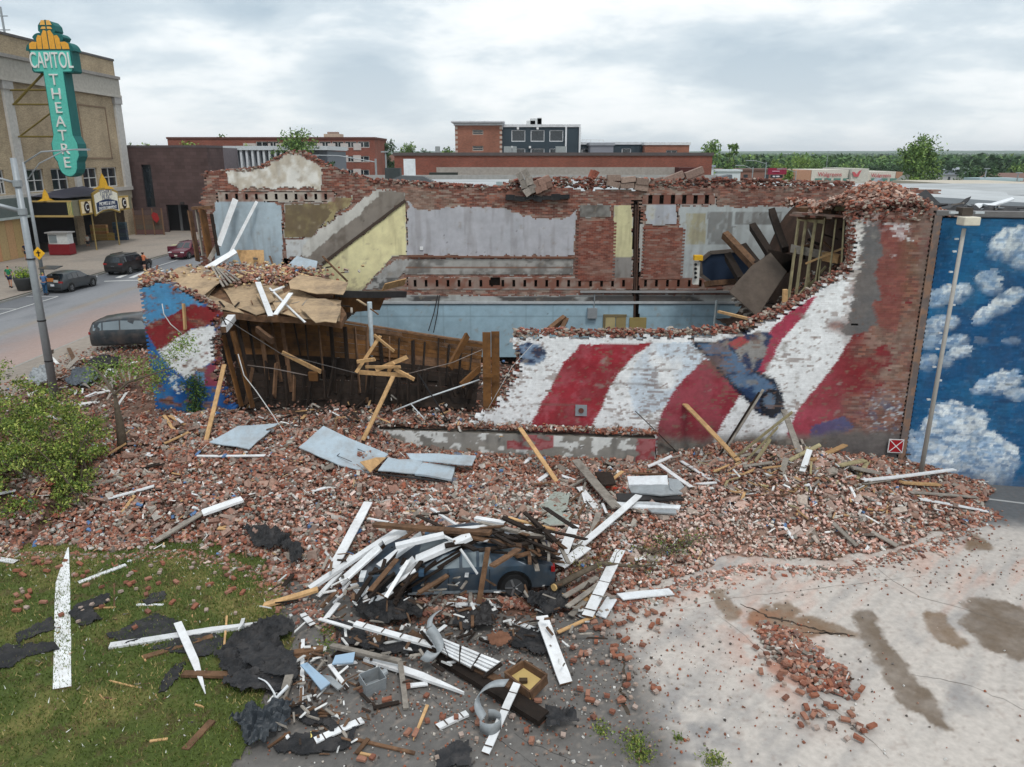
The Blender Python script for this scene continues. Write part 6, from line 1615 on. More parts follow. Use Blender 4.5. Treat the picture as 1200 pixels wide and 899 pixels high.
curl('curled galvanised sheet standing in the middle of the jointed beam',[c0 + Vector(q) * .72 for q in ((-.30,.30,.62),(-.12,.18,.42),(.02,.02,.22),(-.02,-.18,.08),(-.22,-.28,.04),(-.42,-.22,.10))],.11,M_SHEETM,axis=Vector((.6,.5,.6)))
curl('torn flap of galvanised sheet rising behind the curled one',[c0 + Vector(q) * .72 for q in ((-.30,.30,.62),(-.28,.5,.75),(-.16,.7,.80),(-.05,.85,.8))],.06,M_SHEETM,axis=Vector((.9,.2,.3)))
c1 = onz(574,862) + Vector((0,.05,.25)); pts = []
for k in range(8):
 a = -2.6 + k * .62; pts.append(c1 + Vector((.21 * math.cos(a),.20 * math.sin(a),0)))
curl('ring-shaped galvanised duct standing on the asphalt around the jointed board',pts,.12,M_SHEETM,axis=Vector((0,0,1)))
curl('wide bent duct sheet rising left out of the ring-shaped duct',[hit(567,842,.35),hit(559,826,.45),hit(562,812,.6),hit(576,802,.7),hit(594,800,.7)],.09,M_SHEETM,axis=Vector((.5,.8,.3)))
# white bent cable channel in the felt
curl('bent white plastic channel lying on the black felt',[hit(302,794,.2),hit(312,799,.28),(hit(320,810,.3)),hit(323,819,.2)],.02,M_WHITEM,name='plastic_channel',cat='channel',axis=Vector((1,0,.3)))
pxb('white_channel',M_WHITEM,'short white plastic channel joined to the bent one','channel',323,819,338,803,3,.15,.3)
pxb('yellow_chip',nmat('yellow_foam',lin(226,206,120),rough=.8),'yellow chip lying on the black felt at the bottom','foam chip',363,862,371,860,9,.06,.06,jag_=.4)
# black roofing felt and tarps --------------------------------------------------------
def felt(label,pts,lift=.06,amp=.12,step=.035,name='roofing_felt',mat=None,cat='roofing felt',sc=2.5):
 G3 = [hit(u,v,0) for u,v in pts]; pg = [(p_.x,p_.y) for p_ in G3]
 xs = [p_[0] for p_ in pg]; ys = [p_[1] for p_ in pg]; sd = random.randint(0,999)
 X,Y = np.meshgrid(np.arange(min(xs) - .1,max(xs) + .1,step),np.arange(min(ys) - .1,max(ys) + .1,step))
 f_ = fbm(X * sc,Y * sc,sd,4); r_ = np.abs(fbm(X * sc * 1.3,Y * sc * 1.3,sd + 5,3) - .5) * 2
 Z = np.maximum(hR(X,Y),.02) + lift + amp * (1 - r_) ** 2 * (.4 + f_)
 ex,ey = X + (fbm(X * 2,Y * 2,sd + 9,5) - .5) * .4,Y + (fbm(X * 2,Y * 2,sd + 11,5) - .5) * .4
 Z = Z + amp * .35 * (1 - np.abs(fbm(X * 5,Y * 3,sd + 3,3) - .5) * 4) * (f_ > .45)
 ny,nx = X.shape; i = np.arange(nx * ny).reshape(ny,nx)
 Fq = np.stack([i[:-1,:-1],i[:-1,1:],i[1:,1:],i[1:,:-1]],-1)[inpoly(ex[:-1,:-1],ey[:-1,:-1],pg)]
 if not len(Fq): return
 V = np.stack([X,Y,Z],-1).reshape(-1,3); used = np.zeros(len(V),bool); used[Fq.ravel()] = True; ren = np.cumsum(used) - 1
 o = mesh_np(name,V[used],ren[Fq],mat or M_TARP,smooth=False)
 m_ = o.modifiers.new('thickness','SOLIDIFY'); m_.thickness = .015
 return tag(o,label,cat)
felt('crumpled black felt lying on the bricks above the grass corner',[(287,632),(312,624),(330,632),(352,650),(357,668),(345,670),(330,655),(300,648)],.15,.2)
felt('dark felt patch left of the tall white board on the grass',[(-10,768),(0,763),(30,760),(60,756),(66,764),(30,776),(10,788),(-10,790)],.03,.06)
felt('smaller dark felt strip above the left felt patch',[(15,748),(40,738),(60,728),(66,738),(40,750),(20,756)],.03,.05)
felt('black felt scrap right of the tall white board',[(84,722),(92,712),(110,706),(126,700),(128,710),(108,718),(114,730),(96,734),(84,730)],.03,.08)
felt('small dark felt scrap in the upper middle of the grass',[(164,708),(178,698),(196,696),(190,706),(172,712)],.03,.04)
felt('grey felt sheet behind the pointed white board',[(128,748),(150,735),(180,722),(208,730),(215,745),(190,750),(140,758)],.03,.04)
felt('grey felt sheet under the crossing boards on the grass',[(175,765),(215,745),(255,745),(262,760),(235,775),(200,765)],.03,.04)
felt('oval dark felt scrap on the grass below the crossing boards',[(185,812),(190,795),(203,778),(214,780),(210,797),(198,812)],.03,.02)
felt('large folded black felt at the right end of the grass',[(248,775),(270,752),(300,738),(330,728),(345,742),(330,760),(342,780),(348,800),(335,822),(300,800),(262,798)],.08,.14)
felt('flat dark felt lying across the middle of the black heap',[(276,768),(310,765),(345,775),(350,800),(340,812),(310,795),(285,790)],.2,.06)
felt('rolled black felt under the level brown timber',[(262,805),(275,796),(320,800),(325,818),(280,822),(262,812)],.1,.14)
felt('black felt bundle like a crumpled bag at the bottom of the grass',[(262,858),(280,848),(300,838),(340,838),(342,852),(325,868),(318,882),(296,884),(282,876),(270,862)],.08,.26,mat=nmat('blue_black_membrane',lin(44,50,56),rough=.5,var=.3,spec=.5,bump=.3))
felt('flat black felt at the bottom centre left',[(318,880),(335,862),(355,862),(400,870),(415,850),(412,872),(395,888),(350,890)],.03,.05)
felt('dark felt strip between the bundle and the asphalt',[(335,828),(355,826),(380,846),(398,858),(390,868),(365,855),(345,845)],.05,.05)
felt('black felt patch at the very bottom centre',[(505,892),(530,878),(552,872),(560,884),(555,900),(510,902)],.03,.05)
felt('black felt below the left fan of white beams',[(415,722),(430,704),(455,700),(470,712),(500,716),(498,732),(460,740),(432,735)],.12,.16)
felt('black felt hanging behind the car boot',[(612,705),(640,698),(655,690),(662,712),(655,728),(636,732),(622,718)],.12,.2)
felt('dark felt shard standing below the car',[(548,735),(556,722),(572,712),(582,728),(580,742),(560,744)],.15,.12,mat=M_IRON)
felt('dark felt shard left of the standing one',[(530,736),(534,722),(548,720),(554,738),(545,746)],.1,.1)
felt('black felt scraps right of the clapboard panel',[(590,750),(606,744),(628,740),(652,745),(648,770),(625,772),(600,765)],.05,.1)
felt('rolled black felt at the lower end of the charred beam',[(632,842),(650,836),(672,846),(676,858),(655,866),(634,866)],.12,.16)
felt('brown rusty sheet between clapboards and tray',[(572,762),(590,757),(600,766),(584,776),(572,772)],.35,.06,mat=nmat('rusty_sheet',lin(112,78,60),rough=.95,var=.35),cat='rusty sheet',name='rusty_sheet')
felt('black felt between the long beam and the logs',[(380,736),(410,738),(430,752),(470,758),(500,768),(480,775),(440,768),(400,760)],.08,.1)
# splinters by zone: nothing tells one from the next inside each zone
def splinters(n,um,vm,us,vs_,mats,label,group,lmin=5,lmax=20,wmin=1.2,wmax=3.2,lift=.08,flat=.55,cond=None):
 k = 0; tries = 0; C_,S_b,R_b,Q_ = [],[],[],[]
 solo = int(n * .42)
 n = int(n * 3.2)
 while k < n and tries < n * 20:
  tries += 1
  u,v = random.gauss(um,us),random.gauss(vm,vs_)
  if cond and not cond(u,v): continue
  a_ = random.uniform(0,3.14); l_ = random.uniform(lmin,lmax); w_ = random.uniform(wmin,wmax); m_ = random.choice(mats)
  if k < solo:
   pxb('splinter',m_,label,'splinter',u,v,u + l_ * math.cos(a_),v + l_ * flat * math.sin(a_),w_,random.uniform(.05,lift * 2),random.uniform(.05,lift * 2),t=random.uniform(.012,.035),group=group,point=random.choice((0,0,1)))
  else:
   p_ = hit(u,v,random.uniform(.03,lift * 2)); zd = p_.y * CP + 2.5; C_.append(tuple(p_)); S_b.append((l_ * .7 * zd / F_PX,w_ * .75 * zd / F_PX,random.uniform(.01,.03)))
   R_b.append((random.gauss(0,.3),random.gauss(0,.35),random.uniform(0,6.28))); Q_.append(WCOL.get(m_.name,lin(120,100,84)))
  k += 1
 R3 = np.array(R_b); V,Fq,Cc = boxes_np(np.array(C_),np.array(S_b),eul(R3[:,0],R3[:,1],R3[:,2]),np.array(Q_) * rng.uniform(.7,1.15,(len(Q_),1)),.25)
 tag(mesh_np('wood_scraps',V,Fq,M_RUBBLE,None,Cc),'small wood scraps, ' + group,'debris',kind='stuff')
WCOL = {'white_painted_wood': lin(214,214,212),'old_brown_wood': lin(104,80,62),'dark_and_shade_toned_wood': lin(58,47,40),'weathered_grey_wood': lin(146,139,130),'raw_sawn_wood': lin(180,146,106),'pale_yellow_stud_wood': lin(160,146,110)}
splinters(60,500,690,80,35,[W,O,K,G_,O,K],'short splinter of wood in the timber heap round the blue car','splinters of the timber heap',8,34,2,5,.35)
splinters(45,520,745,70,18,[K,O,W,K,G_],'broken bit of wood on the felt in front of the blue car','splinters in front of the blue car',6,24,2,5,.15)
splinters(40,370,800,32,32,[O,K,G_,W,O],'broken bit of wood in the black felt by the grass','splinters in the black felt',6,26,2,5,.12)
splinters(35,680,650,35,45,[W,G_,O,R_,G_],'splinter among the boards right of the blue car','splinters right of the blue car',6,24,1.5,4,.18)
splinters(45,900,555,60,14,[G_,R_,W,M_RAWGREEN,O],'broken stick at the foot of the striped wall','sticks at the foot of the striped wall',6,26,1.5,4,.2)
splinters(26,1010,580,45,18,[G_,R_,W,O],'splinter on the right-hand rubble slope','splinters on the right rubble',6,22,1.5,3.5,.12)
splinters(50,240,575,110,40,[W,G_,O,K,R_],'splinter lying among the bricks of the left rubble','splinters in the left rubble',5,18,1.2,3,.08,cond=lambda u,v: v > 500 and v < 650)
splinters(36,520,575,90,22,[W,G_,R_,O],'splinter lying among the bricks below the plinth','splinters below the plinth',4,12,1,2.5,.08)
splinters(45,400,488,70,8,[R_,G_,W,O,K,K],'broken stick at the foot of the hanging deck','sticks under the hanging deck',6,24,1.5,3.5,.25)
splinters(30,150,760,90,50,[R_,O,G_],'tiny twig scattered over the grass','twigs on the grass',4,14,1,2,.02,cond=lambda u,v: v > 660)
splinters(26,90,450,40,20,[G_,W,K,O],'broken board in the street-side rubble by the grey pole','boards in the street-side rubble',10,34,3,6,.15,cond=lambda u,v: u < 160)
# loose planks piled thickly over and around the car
PG = 'planks piled over the blue car'
def pile(n,um,vm,us,vs_,ang,dang,mats,label,lo,hi,lmin=18,lmax=55,w=(2.5,6),grp=PG):
 for _ in range(n):
  u,v = random.gauss(um,us),random.gauss(vm,vs_); a_ = math.radians(random.gauss(ang,dang)); l_ = random.uniform(lmin,lmax) / 2; z0 = random.uniform(lo,hi)
  pxb('plank',random.choice(mats),label,'plank',u - l_ * math.cos(a_),v + l_ * math.sin(a_),u + l_ * math.cos(a_),v - l_ * math.sin(a_),random.uniform(*w),max(.08,z0 - .15),z0 + .1,t=random.uniform(.02,.05),group=grp,jag_=.8)
pile(26,468,665,26,14,48,12,[K,O,W,K,G_,K],'dark or white plank in the fan of timber left of the car',.35,.9,grp='planks in the fan left of the car')
pile(12,505,674,16,10,42,22,[K,O,K,G_],'dark broken plank against the front door of the car',.5,1.0,16,46,grp='planks against the car door')
pile(22,582,629,36,10,-12,16,[K,O,G_,K,O,W],'broken plank lying on the roof of the blue car',1.25,1.45,grp='planks on the car roof')
pile(16,630,640,14,12,-40,30,[K,O,G_,O],'broken plank over the boot of the blue car',.9,1.25,14,40,grp='planks over the car boot')
pile(8,432,680,22,12,50,14,[W,W,G_,O],'narrow plank at the foot of the left fan of timber',.15,.4,14,36,grp='planks at the foot of the fan')
pile(12,520,612,40,6,5,20,[W,K,O,G_],'broken plank behind the timber heap',.6,.9,14,40,grp='planks behind the timber heap')
pile(8,690,600,16,22,50,30,[W,G_,O],'thin plank among the boards of the big X',.15,.3,12,34,(2,4),'planks around the big X')
# uprooted branch between X and pile
def branchy(name,label,cat,path,r0,twigs,hitp=lambda u,v,l: hit(u,v,l),leafn=0,seed=1,tl=.5):
 r_ = random.Random(seed); P_ = [hitp(*q) for q in path]
 root = thing(name,label,cat,tuple(P_[0]))
 mb = MB(); mb.tube(P_,[r0 * (1 - .75 * i / (len(P_) - 1)) for i in range(len(P_))],8); mb.build('limb',M_BARK,root,usecol=False,smooth=True)
 mb = MB(); lv = []
 for _ in range(twigs):
  t_ = r_.uniform(.2,1) * (len(P_) - 1); i = min(int(t_),len(P_) - 2); p_ = P_[i].lerp(P_[i + 1],t_ - i)
  q = p_ + Vector((r_.gauss(0,1),r_.gauss(0,1),abs(r_.gauss(0,.5)))).normalized() * tl * r_.uniform(.4,1)
  m_ = (p_ + q) / 2 + Vector((r_.gauss(0,.05),r_.gauss(0,.05),r_.gauss(0,.05)))
  mb.tube([p_,m_,q],[.012,.008,.004],4); lv.append((m_,q))
 mb.build('twigs',M_BARK,root,usecol=False)
 return root,lv
def leaf_cloud(centres,n,size,pal,parent,name='foliage',spread=.25,seed=0,flat=.5):
 r_ = np.random.default_rng(seed); C0 = np.array([tuple(c_) for c_ in centres])
 k = r_.integers(0,len(C0),n); P_ = C0[k] + r_.normal(0,spread,(n,3))
 return leaves_at(P_,size,pal,parent,name,seed)
def leaves_at(P_,size,pal,parent,name='foliage',seed=0,kind=None,grp=None):
 r_ = np.random.default_rng(seed + 1); n = len(P_)
 a = r_.normal(0,1,(n,3)); a /= np.linalg.norm(a,axis=1)[:,None]
 b = np.cross(a,r_.normal(0,1,(n,3))); b /= np.linalg.norm(b,axis=1)[:,None]
 s = size * r_.uniform(.6,1.4,(n,1))
 V = np.stack([P_ - a * s,P_ + b * s * .45,P_ + a * s,P_ - b * s * .45],1).reshape(-1,3)
 pal = np.array(pal); C = pal[r_.integers(0,len(pal),n)] * r_.uniform(.75,1.3,(n,1))
 if grp is not None: C = C * (.75 + .5 * grp[:,None])
 return mesh_np(name,V,np.arange(n * 4).reshape(-1,4),M_LEAF,parent,np.repeat(C,4,0))
GREENS = [lin(84,104,46),lin(104,122,56),lin(66,88,42),lin(124,138,66)]
root,lv = branchy('torn_branch','torn mossy tree branch with pale cut end lying right of the car','branch',[(651,687,.35),(680,672,.5),(705,660,.45),(740,664,.3),(768,662,.2)],.09,26,seed=4,tl=.6)
leaf_cloud([q for p_ in lv for q in p_],260,.03,[lin(112,112,52),lin(128,124,70)],root,'leaves',.07,4)
mb = MB(); p_ = hit(650,688,.35); mb.tube([p_ + Vector((-.03,-.03,0)),p_],.085,10,lin(206,172,116)); mb.build('cut_end',M_COL,root)
root,lv = branchy('fallen_twigs','bare green twigs lying on the rubble right of the big X','branch',[(740,640,.15),(765,648,.2),(790,640,.25),(815,632,.25)],.03,40,seed=5,tl=.6)
leaf_cloud([q for p_ in lv for q in p_],500,.03,GREENS,root,'leaves',.09,5)
# weeds on the lot
def weed(u,v,label,w_,n,hgt=.12,seed=0,grp=None):
 p_ = hit(u,v,0); r_ = np.random.default_rng(seed)
 P_ = np.stack([p_.x + r_.normal(0,w_,n),p_.y + r_.normal(0,w_,n),p_.z + np.abs(r_.normal(0,hgt,n))],-1)
 tag(leaves_at(P_,.028,[lin(104,120,52),lin(84,104,44),lin(132,138,70)],None,'weed',seed),label,'weed',grp,'stuff')
weed(745,872,'long sparse weed patch at the lower middle of the lot',.16,420,.06,1); weed(705,856,'thin weed tuft left of the long weed patch',.09,160,.05,2); weed(752,888,'weed clump at the lower end of the long weed patch',.10,260,.07,3)
weed(836,893,'green weed clump at the bottom edge of the pale lot',.10,300,.07,4); weed(795,866,'tiny weed tuft alone on the pale lot',.05,90,.05,5); weed(388,740,'weed clump beside the thin white lath',.14,260,.08,6)
weed(383,760,'weed clump by the bent gutter end',.12,220,.08,7)
# ---------------------------------------------------------------- bush, vine, stump at the left
def bush():
 root = thing('leafy_bush','large leafy green bush filling the left border beside the rubble','bush',(-12.6,20.2,0.5))
 r_ = np.random.default_rng(71)
 blobs = [(-14.2,20.2,1.3,1.6),(-13.0,20.9,1.3,.95),(-12.6,20.3,.9,.65),(-13.6,21.8,2.0,1.1),(-15.2,20.7,2.3,1.4),(-15.8,22.5,2.7,1.3),(-16.2,19.8,1.4,1.5),(-12.7,21.9,2.1,.45),(-14.2,23.0,2.5,.7)]
 cl = []
 for cx,cy,cz,r in blobs:
  for _ in range(int(44 * r * r)):
   d = r_.normal(0,1,3); d /= np.linalg.norm(d); cl.append((*(np.array((cx,cy,cz)) + d * r * r_.uniform(.45,1.08)),r_.random()))
 cl = np.array(cl); cl = cl[cl[:,2] > .15]
 n = 38000; k = r_.integers(0,len(cl),n); P_ = cl[k,:3] + r_.normal(0,.13,(n,3)) * np.array([1,1,.7])
 P_ = P_[P_[:,2] > .05]; k = k[:len(P_)]
 leaves_at(P_,.045,[lin(108,128,54),lin(130,146,64),lin(74,96,44),lin(156,162,86),lin(90,110,50)],root,'crown',71,grp=cl[k,3])
 mb = MB()
 for _ in range(34):
  e_ = cl[r_.integers(0,len(cl)),:3]; b = Vector((-13 + r_.normal(0,.5),20.6 + r_.normal(0,.4),.3)); e_ = Vector(e_)
  mb.tube([b,b.lerp(e_,.5) + Vector((0,0,.3)),e_],[.04,.025,.008],5)
 mb.build('trunk',M_BARK,root,usecol=False)
bush()
root,lv = branchy('broken_tree','broken tree trunk standing between the bush and the blue fragment','tree',[(144,529,.0),(141,500,.8),(137,478,1.4),(134,460,1.9)],.17,10,seed=8,tl=.9)
for path in ([(134,462,1.9),(150,448,2.3),(180,438,2.6),(205,430,2.7)],[(134,462,1.9),(120,440,2.4),(110,425,2.6)]):
 P_ = [hit(*q) for q in path]
 P_ = [Vector((p_.x,min(p_.y,24.2),p_.z)) for p_ in P_]
 mb = MB(); mb.tube(P_,[.05,.04,.025,.012][:len(P_)],6); mb.build('limb',M_BARK,root,usecol=False)
def leafat(pts,n,spread,seed,name='leaves',Y=24.3,sz=.045):
 leaf_cloud([onY(u,v,Y) for u,v in pts],n,sz,[lin(110,134,60),lin(92,118,50),lin(140,154,84)],root,name,spread,seed)
leafat([(130,436),(145,432),(160,430),(172,436),(120,440),(112,434)],1300,.22,81); leafat([(185,425),(200,416),(215,408),(222,400),(208,405),(195,430)],620,.17,82); leafat([(183,440),(180,455),(188,446)],260,.14,83)
vn = thing('wall_vine','dark green vine climbing the lower right of the blue fragment','vine',tuple(onwall(230,485)))
pts = [onwall(u,v,.08) for u,v in [(229,445),(232,452),(228,460),(230,470),(231,480),(228,488),(222,452),(236,460),(226,476)]]
leaf_cloud(pts,1500,.045,[lin(52,76,40),lin(66,92,46),lin(84,110,56)],vn,'foliage',.14,84)
mb = MB(); mb.tube([onwall(228,495,.05),onwall(230,470,.05),onwall(228,448,.05)],.02,5); mb.build('stem',M_BARK,vn,usecol=False)
# corrugated sheet between stump and fragment, and other street-side scrap
mbx = thing('corrugated_sheet','brown corrugated sheet bent over the bricks left of the blue fragment','corrugated sheet',tuple(hit(150,445,.3)))
a0,a1,b0,b1 = hit(131,432,.9),hit(168,437,.7),hit(142,449,.45),hit(160,446,.4)
for k in range(8):
 t0,t1 = k / 8,(k + 1) / 8; p_,q = a0.lerp(a1,t0),b0.lerp(b1,t0); p2,q2 = a0.lerp(a1,t1),b0.lerp(b1,t1); up = Vector((0,0,.05 * (k % 2)))
 mb = MB(); mb.beam((p_ + p2) / 2 + up,(q + q2) / 2 + up,.11,.03); mb.build('slat',M_OLDWOOD if k % 2 else M_GREYWOOD,mbx,usecol=False)
felt('dark sheet lying beside the grey pole base',[(78,452),(88,440),(112,438),(118,448),(104,458),(86,460)],.2,.2,mat=nmat('grey_blue_sheet',lin(84,92,100),rough=.5,var=.2),cat='sheet',name='crumpled_sheet')
felt('black sheet in the street-side rubble',[(100,432),(118,424),(140,424),(136,436),(112,438)],.15,.2)
felt('pale sheet by the grey pole in the bush',[(36,462),(44,446),(56,444),(60,458),(48,468)],.5,.2,mat=M_SHEETM,cat='sheet',name='crumpled_sheet')
# ================================================================ VEHICLES
SUV = [(-.5,.44,.445,.84),(-.49,.60,.61,.90),(-.455,.62,.90,.94),(-.40,.63,.975,.98),(-.2,.62,1.0,1),(0,.61,.99,1),(.08,.61,.96,1),(.235,.60,.63,1),(.36,.57,.58,.98),(.45,.53,.54,.93),(.49,.42,.43,.86),(.5,.34,.345,.82)]
SEDAN = [(-.5,.46,.465,.82),(-.487,.62,.63,.88),(-.42,.67,.68,.95),(-.35,.675,.70,.97),(-.20,.66,.94,1),(-.08,.65,1,1),(.05,.64,.98,1),(.21,.61,.64,1),(.34,.58,.59,.98),(.45,.52,.53,.92),(.49,.40,.41,.84),(.5,.33,.335,.8)]
HATCH = [(-.5,.44,.445,.84),(-.49,.60,.61,.90),(-.46,.63,.70,.93),(-.36,.64,.94,.97),(-.2,.63,1.0,1),(0,.62,.985,1),(.06,.62,.96,1),(.22,.60,.63,1),(.36,.56,.57,.98),(.45,.52,.53,.92),(.49,.40,.41,.84),(.5,.33,.335,.8)]
def car(name,label,loc,rotz,L_,Wd,H_,col,prof,cat='car',crush=0.0,wheel_r=.34,lights=True,plate=True,tilt=(0,0),mat=None,wheels=(1,1,1,1),rack=False,seed=0,glass=None):
 glass = glass or M_GLASS
 root = thing(name,label,cat,loc,rotz); root.rotation_euler = (tilt[0],tilt[1],rotz)
 w = Wd / 2; zb = .17 * H_; ring = []
 for x,be,ro,wf in prof:
  up = (ro - be); k = min(1,up / .25); ww = w * wf; wr = ww * (.985 - .20 * k)
  cz = crush * (.35 * math.sin(x * 9 + seed) + .25) * k
  ro_ = ro - cz
  ring.append([(x * L_,0,zb),(x * L_,ww * .9,zb),(x * L_,ww * .985,zb + .06 * H_),(x * L_,ww,.40 * H_),(x * L_,ww * .985,be * H_),(x * L_,wr,max(be,ro_ - .035 * k) * H_),(x * L_,wr * .8,ro_ * H_),(x * L_,0,(ro_ + .008) * H_)])
 n = len(ring); vs = []
 for rg in ring:
  vs += rg + [(p_[0],-p_[1],p_[2]) for p_ in rg[1:7]][::-1]
 m = 14; fs = []
 for i in range(n - 1):
  for k in range(m): fs.append([i * m + k,i * m + (k + 1) % m,(i + 1) * m + (k + 1) % m,(i + 1) * m + k])
 fs.append(list(range(m))[::-1]); fs.append([(n - 1) * m + k for k in range(m)])
 fs = [f[::-1] for f in fs]
 pm = mat or nmat('car_paint_' + name,col,rough=.28,var=.08,scale=3,bump=0,spec=.6,metal=.25,dirt=lin(150,130,116),dirtscale=2,dirtamt=.25 if crush or name.startswith('crushed') else .05)
 o = mesh_np('body',np.array(vs),fs,pm,root,local=True,smooth=True)
 bv = o.modifiers.new('edges','BEVEL'); bv.width = .02; bv.segments = 2; bv.limit_method = 'ANGLE'; bv.angle_limit = .6
 # glass
 G = [i for i in range(n) if prof[i][2] - prof[i][1] > .17]
 a,b = G[0],G[-1]
 def inset(P_,s_=.9,out=Vector((0,0,0))):
  c_ = sum(P_,Vector()) / len(P_); return [c_ + (p_ - c_) * s_ + out for p_ in P_]
 for sy in (1,-1):
  lo,hi = G[0],G[-1]; xs = [ring[i][4][0] for i in range(lo,hi + 1)]
  mids = [xs[0] + .02,xs[0] + (xs[-1] - xs[0]) * .36,xs[0] + (xs[-1] - xs[0]) * .70,xs[-1] + .10 * L_]
  if prof is SUV: mids = [xs[0] + .02,xs[0] + (xs[-1] - xs[0]) * .22,xs[0] + (xs[-1] - xs[0]) * .58,xs[-1] + .10 * L_]
  def at(xq,j):
   X_ = [q[j][0] for q in ring]; return Vector((xq,np.interp(xq,X_,[q[j][1] for q in ring]) * sy,np.interp(xq,X_,[q[j][2] for q in ring])))
  for q in range(3):
   x0,x1 = mids[q] + .035,mids[q + 1] - .035
   b0,b1 = at(x0,4),at(x1,4); t0,t1 = at(x0,5),at(min(x1,xs[-1] + .01),5)
   if q == 0 and prof is not SUV: t0 = at(x0 + .12,5)
   P_ = [b0.lerp(t0,.10),b1.lerp(t1,.10),b1.lerp(t1,.88),b0.lerp(t0,.88)]
   P_ = [p_ + Vector((0,sy * .012,0)) for p_ in P_]
   mesh_np('side_window',np.array([tuple(p_) for p_ in P_]),[[0,1,2,3]] if sy < 0 else [[3,2,1,0]],glass,root,local=True)
 def screen(i,j,nm):
  A_ = [Vector(q) for q in (ring[i][5],ring[i][6])]; B_ = [Vector(q) for q in (ring[j][5],ring[j][6])]
  mir = lambda p_: Vector((p_.x,-p_.y,p_.z))
  row0 = [A_[0],A_[1],mir(A_[1]),mir(A_[0])]; row1 = [B_[0],B_[1],mir(B_[1]),mir(B_[0])]
  P_ = inset(row0 + row1,.9,Vector((.03 * (1 if i > n / 2 else -1),0,.035)))
  mesh_np(nm,np.array([tuple(p_) for p_ in P_]),[[0,1,5,4],[1,2,6,5],[2,3,7,6]],glass,root,local=True)
 screen(b,b + 1,'windscreen'); screen(a - 1,a,'rear_window')
 for ix,sx in enumerate((.31,-.29)):
  for iy,sy in enumerate((1,-1)):
   if not wheels[ix * 2 + iy]: continue
   c_ = Vector((sx * L_,sy * (w - .1),wheel_r)); ny = Vector((0,sy,0))
   mb = MB(); mb.tube([c_ - ny * .1,c_ + ny * .075,c_ + ny * .115],[wheel_r,wheel_r,wheel_r * .93],20); wo = mb.build('wheel',M_RUBBER,root,local=True,usecol=False)
   mb = MB(); mb.tube([c_ + ny * .10,c_ + ny * .122],[wheel_r * .66,wheel_r * .64],20,lin(60,62,64)); mb.build('rim',M_SATIN,wo,local=True)
   mb = MB()
   for k in range(5):
    an = k * 1.2566; d_ = Vector((math.cos(an),0,math.sin(an))); mb.beam(c_ + ny * .126 + d_ * .03,c_ + ny * .126 + d_ * wheel_r * .62,.05,.012)
   mb.build('spokes',M_ALLOY,wo,local=True,usecol=False)
   mb = MB(); q = Vector((c_.x,sy * (w * .995),c_.z)); mb.tube([q - ny * .02,q + ny * .008],[wheel_r + .07,wheel_r + .06],20,lin(14,14,15)); mb.build('wheel_arch',M_SATIN,root,local=True)
 def bit(nm,c_,d_,col_,m_=None):
  mb = MB(); mb.box(c_,d_,col_); return mb.build(nm,m_ or M_SATIN,root,local=True)
 xf,xr = .47 * L_,-.487 * L_
 for sy in (1,-1):
  bit('headlight',(xf,sy * w * .70,.50 * H_ * .93),(.16,.34,.11),lin(214,218,220))
  bit('taillight',(xr,sy * w * .74,.57 * H_),(.09,.34,.13),lin(150,22,24))
  bit('mirror',(.17 * L_,sy * (w + .07),.64 * H_),(.12,.16,.11),col)
 bit('grille',(.493 * L_,0,.36 * H_),(.06,w * 1.0,.16),lin(26,26,28))
 bit('bumper',(xr - .02,0,.27 * H_),(.12,w * 1.5,.14),lin(34,34,36))
 if plate:
  bit('license_plate',(xr - .05,0,.42 * H_),(.02,.32,.16),lin(210,214,220)); bit('license_plate',(.505 * L_,0,.28 * H_),(.02,.32,.14),lin(216,214,200))
 if rack:
  for sy in (1,-1): bit('roof_rail',(-.12 * L_,sy * w * .70,1.0 * H_),(1.9,.04,.05),lin(30,30,32))
 return root
def gp(u,v): p_ = onz(u,v); return p_
# street direction is +Y here; cars parked against the far kerb face away (hatch, black) or towards us (maroon)
hb = car('hatchback','dark grey hatchback with its tailgate open parked at the far kerb',(-34.9,60.6,.01),math.radians(84),4.4,1.82,1.52,lin(62,68,72),HATCH,rack=False,seed=1)
mb = MB(); mb.box((-2.05,0,1.98),(.95,1.35,.06),lin(58,62,66),rot=Matrix.Rotation(-.12,3,'Y')); tg = mb.build('tailgate',M_SATIN,hb,local=True)
mb = MB(); mb.box((-2.02,0,1.944),(.6,1.15,.02),lin(20,24,28),rot=Matrix.Rotation(-.12,3,'Y')); mb.build('rear_glass',M_SATIN,tg,local=True)
mb = MB(); mb.box((-2.12,0,.98),(.06,1.25,.75),lin(14,14,15)); mb.build('boot_opening',M_SATIN,hb,local=True)
mb = MB(); mb.box((-2.18,.1,1.05),(.1,.5,.25),lin(190,120,60)); mb.box((-2.18,-.35,.95),(.1,.35,.2),lin(176,176,170)); mb.build('luggage',M_COL,hb,local=True)
car('black_suv','black sport utility vehicle parked at the far kerb in the middle of three cars',(-34.9,70.2,.01),math.radians(83),4.8,1.94,1.76,lin(24,26,30),SUV,rack=True,wheel_r=.39,seed=2)
ms = car('maroon_suv','maroon estate car facing the viewer at the far kerb beyond the black one',(-33.9,81.0,.01),math.radians(-97),4.8,1.86,1.62,lin(92,26,44),SUV,rack=True,wheel_r=.36,seed=3)
mb = MB(); mb.box((1.15,-.95,.95),(1.1,.06,.6),lin(88,26,42),rot=Matrix.Rotation(-.9,3,'Z')); mb.build('open_door',M_SATIN,ms,local=True)
mb = MB(); mb.box((.1,-1.35,1.25),(.5,.5,.05),lin(196,194,150)); mb.build('awning',M_COL,ms,local=True)
p_ = gp(150,402)
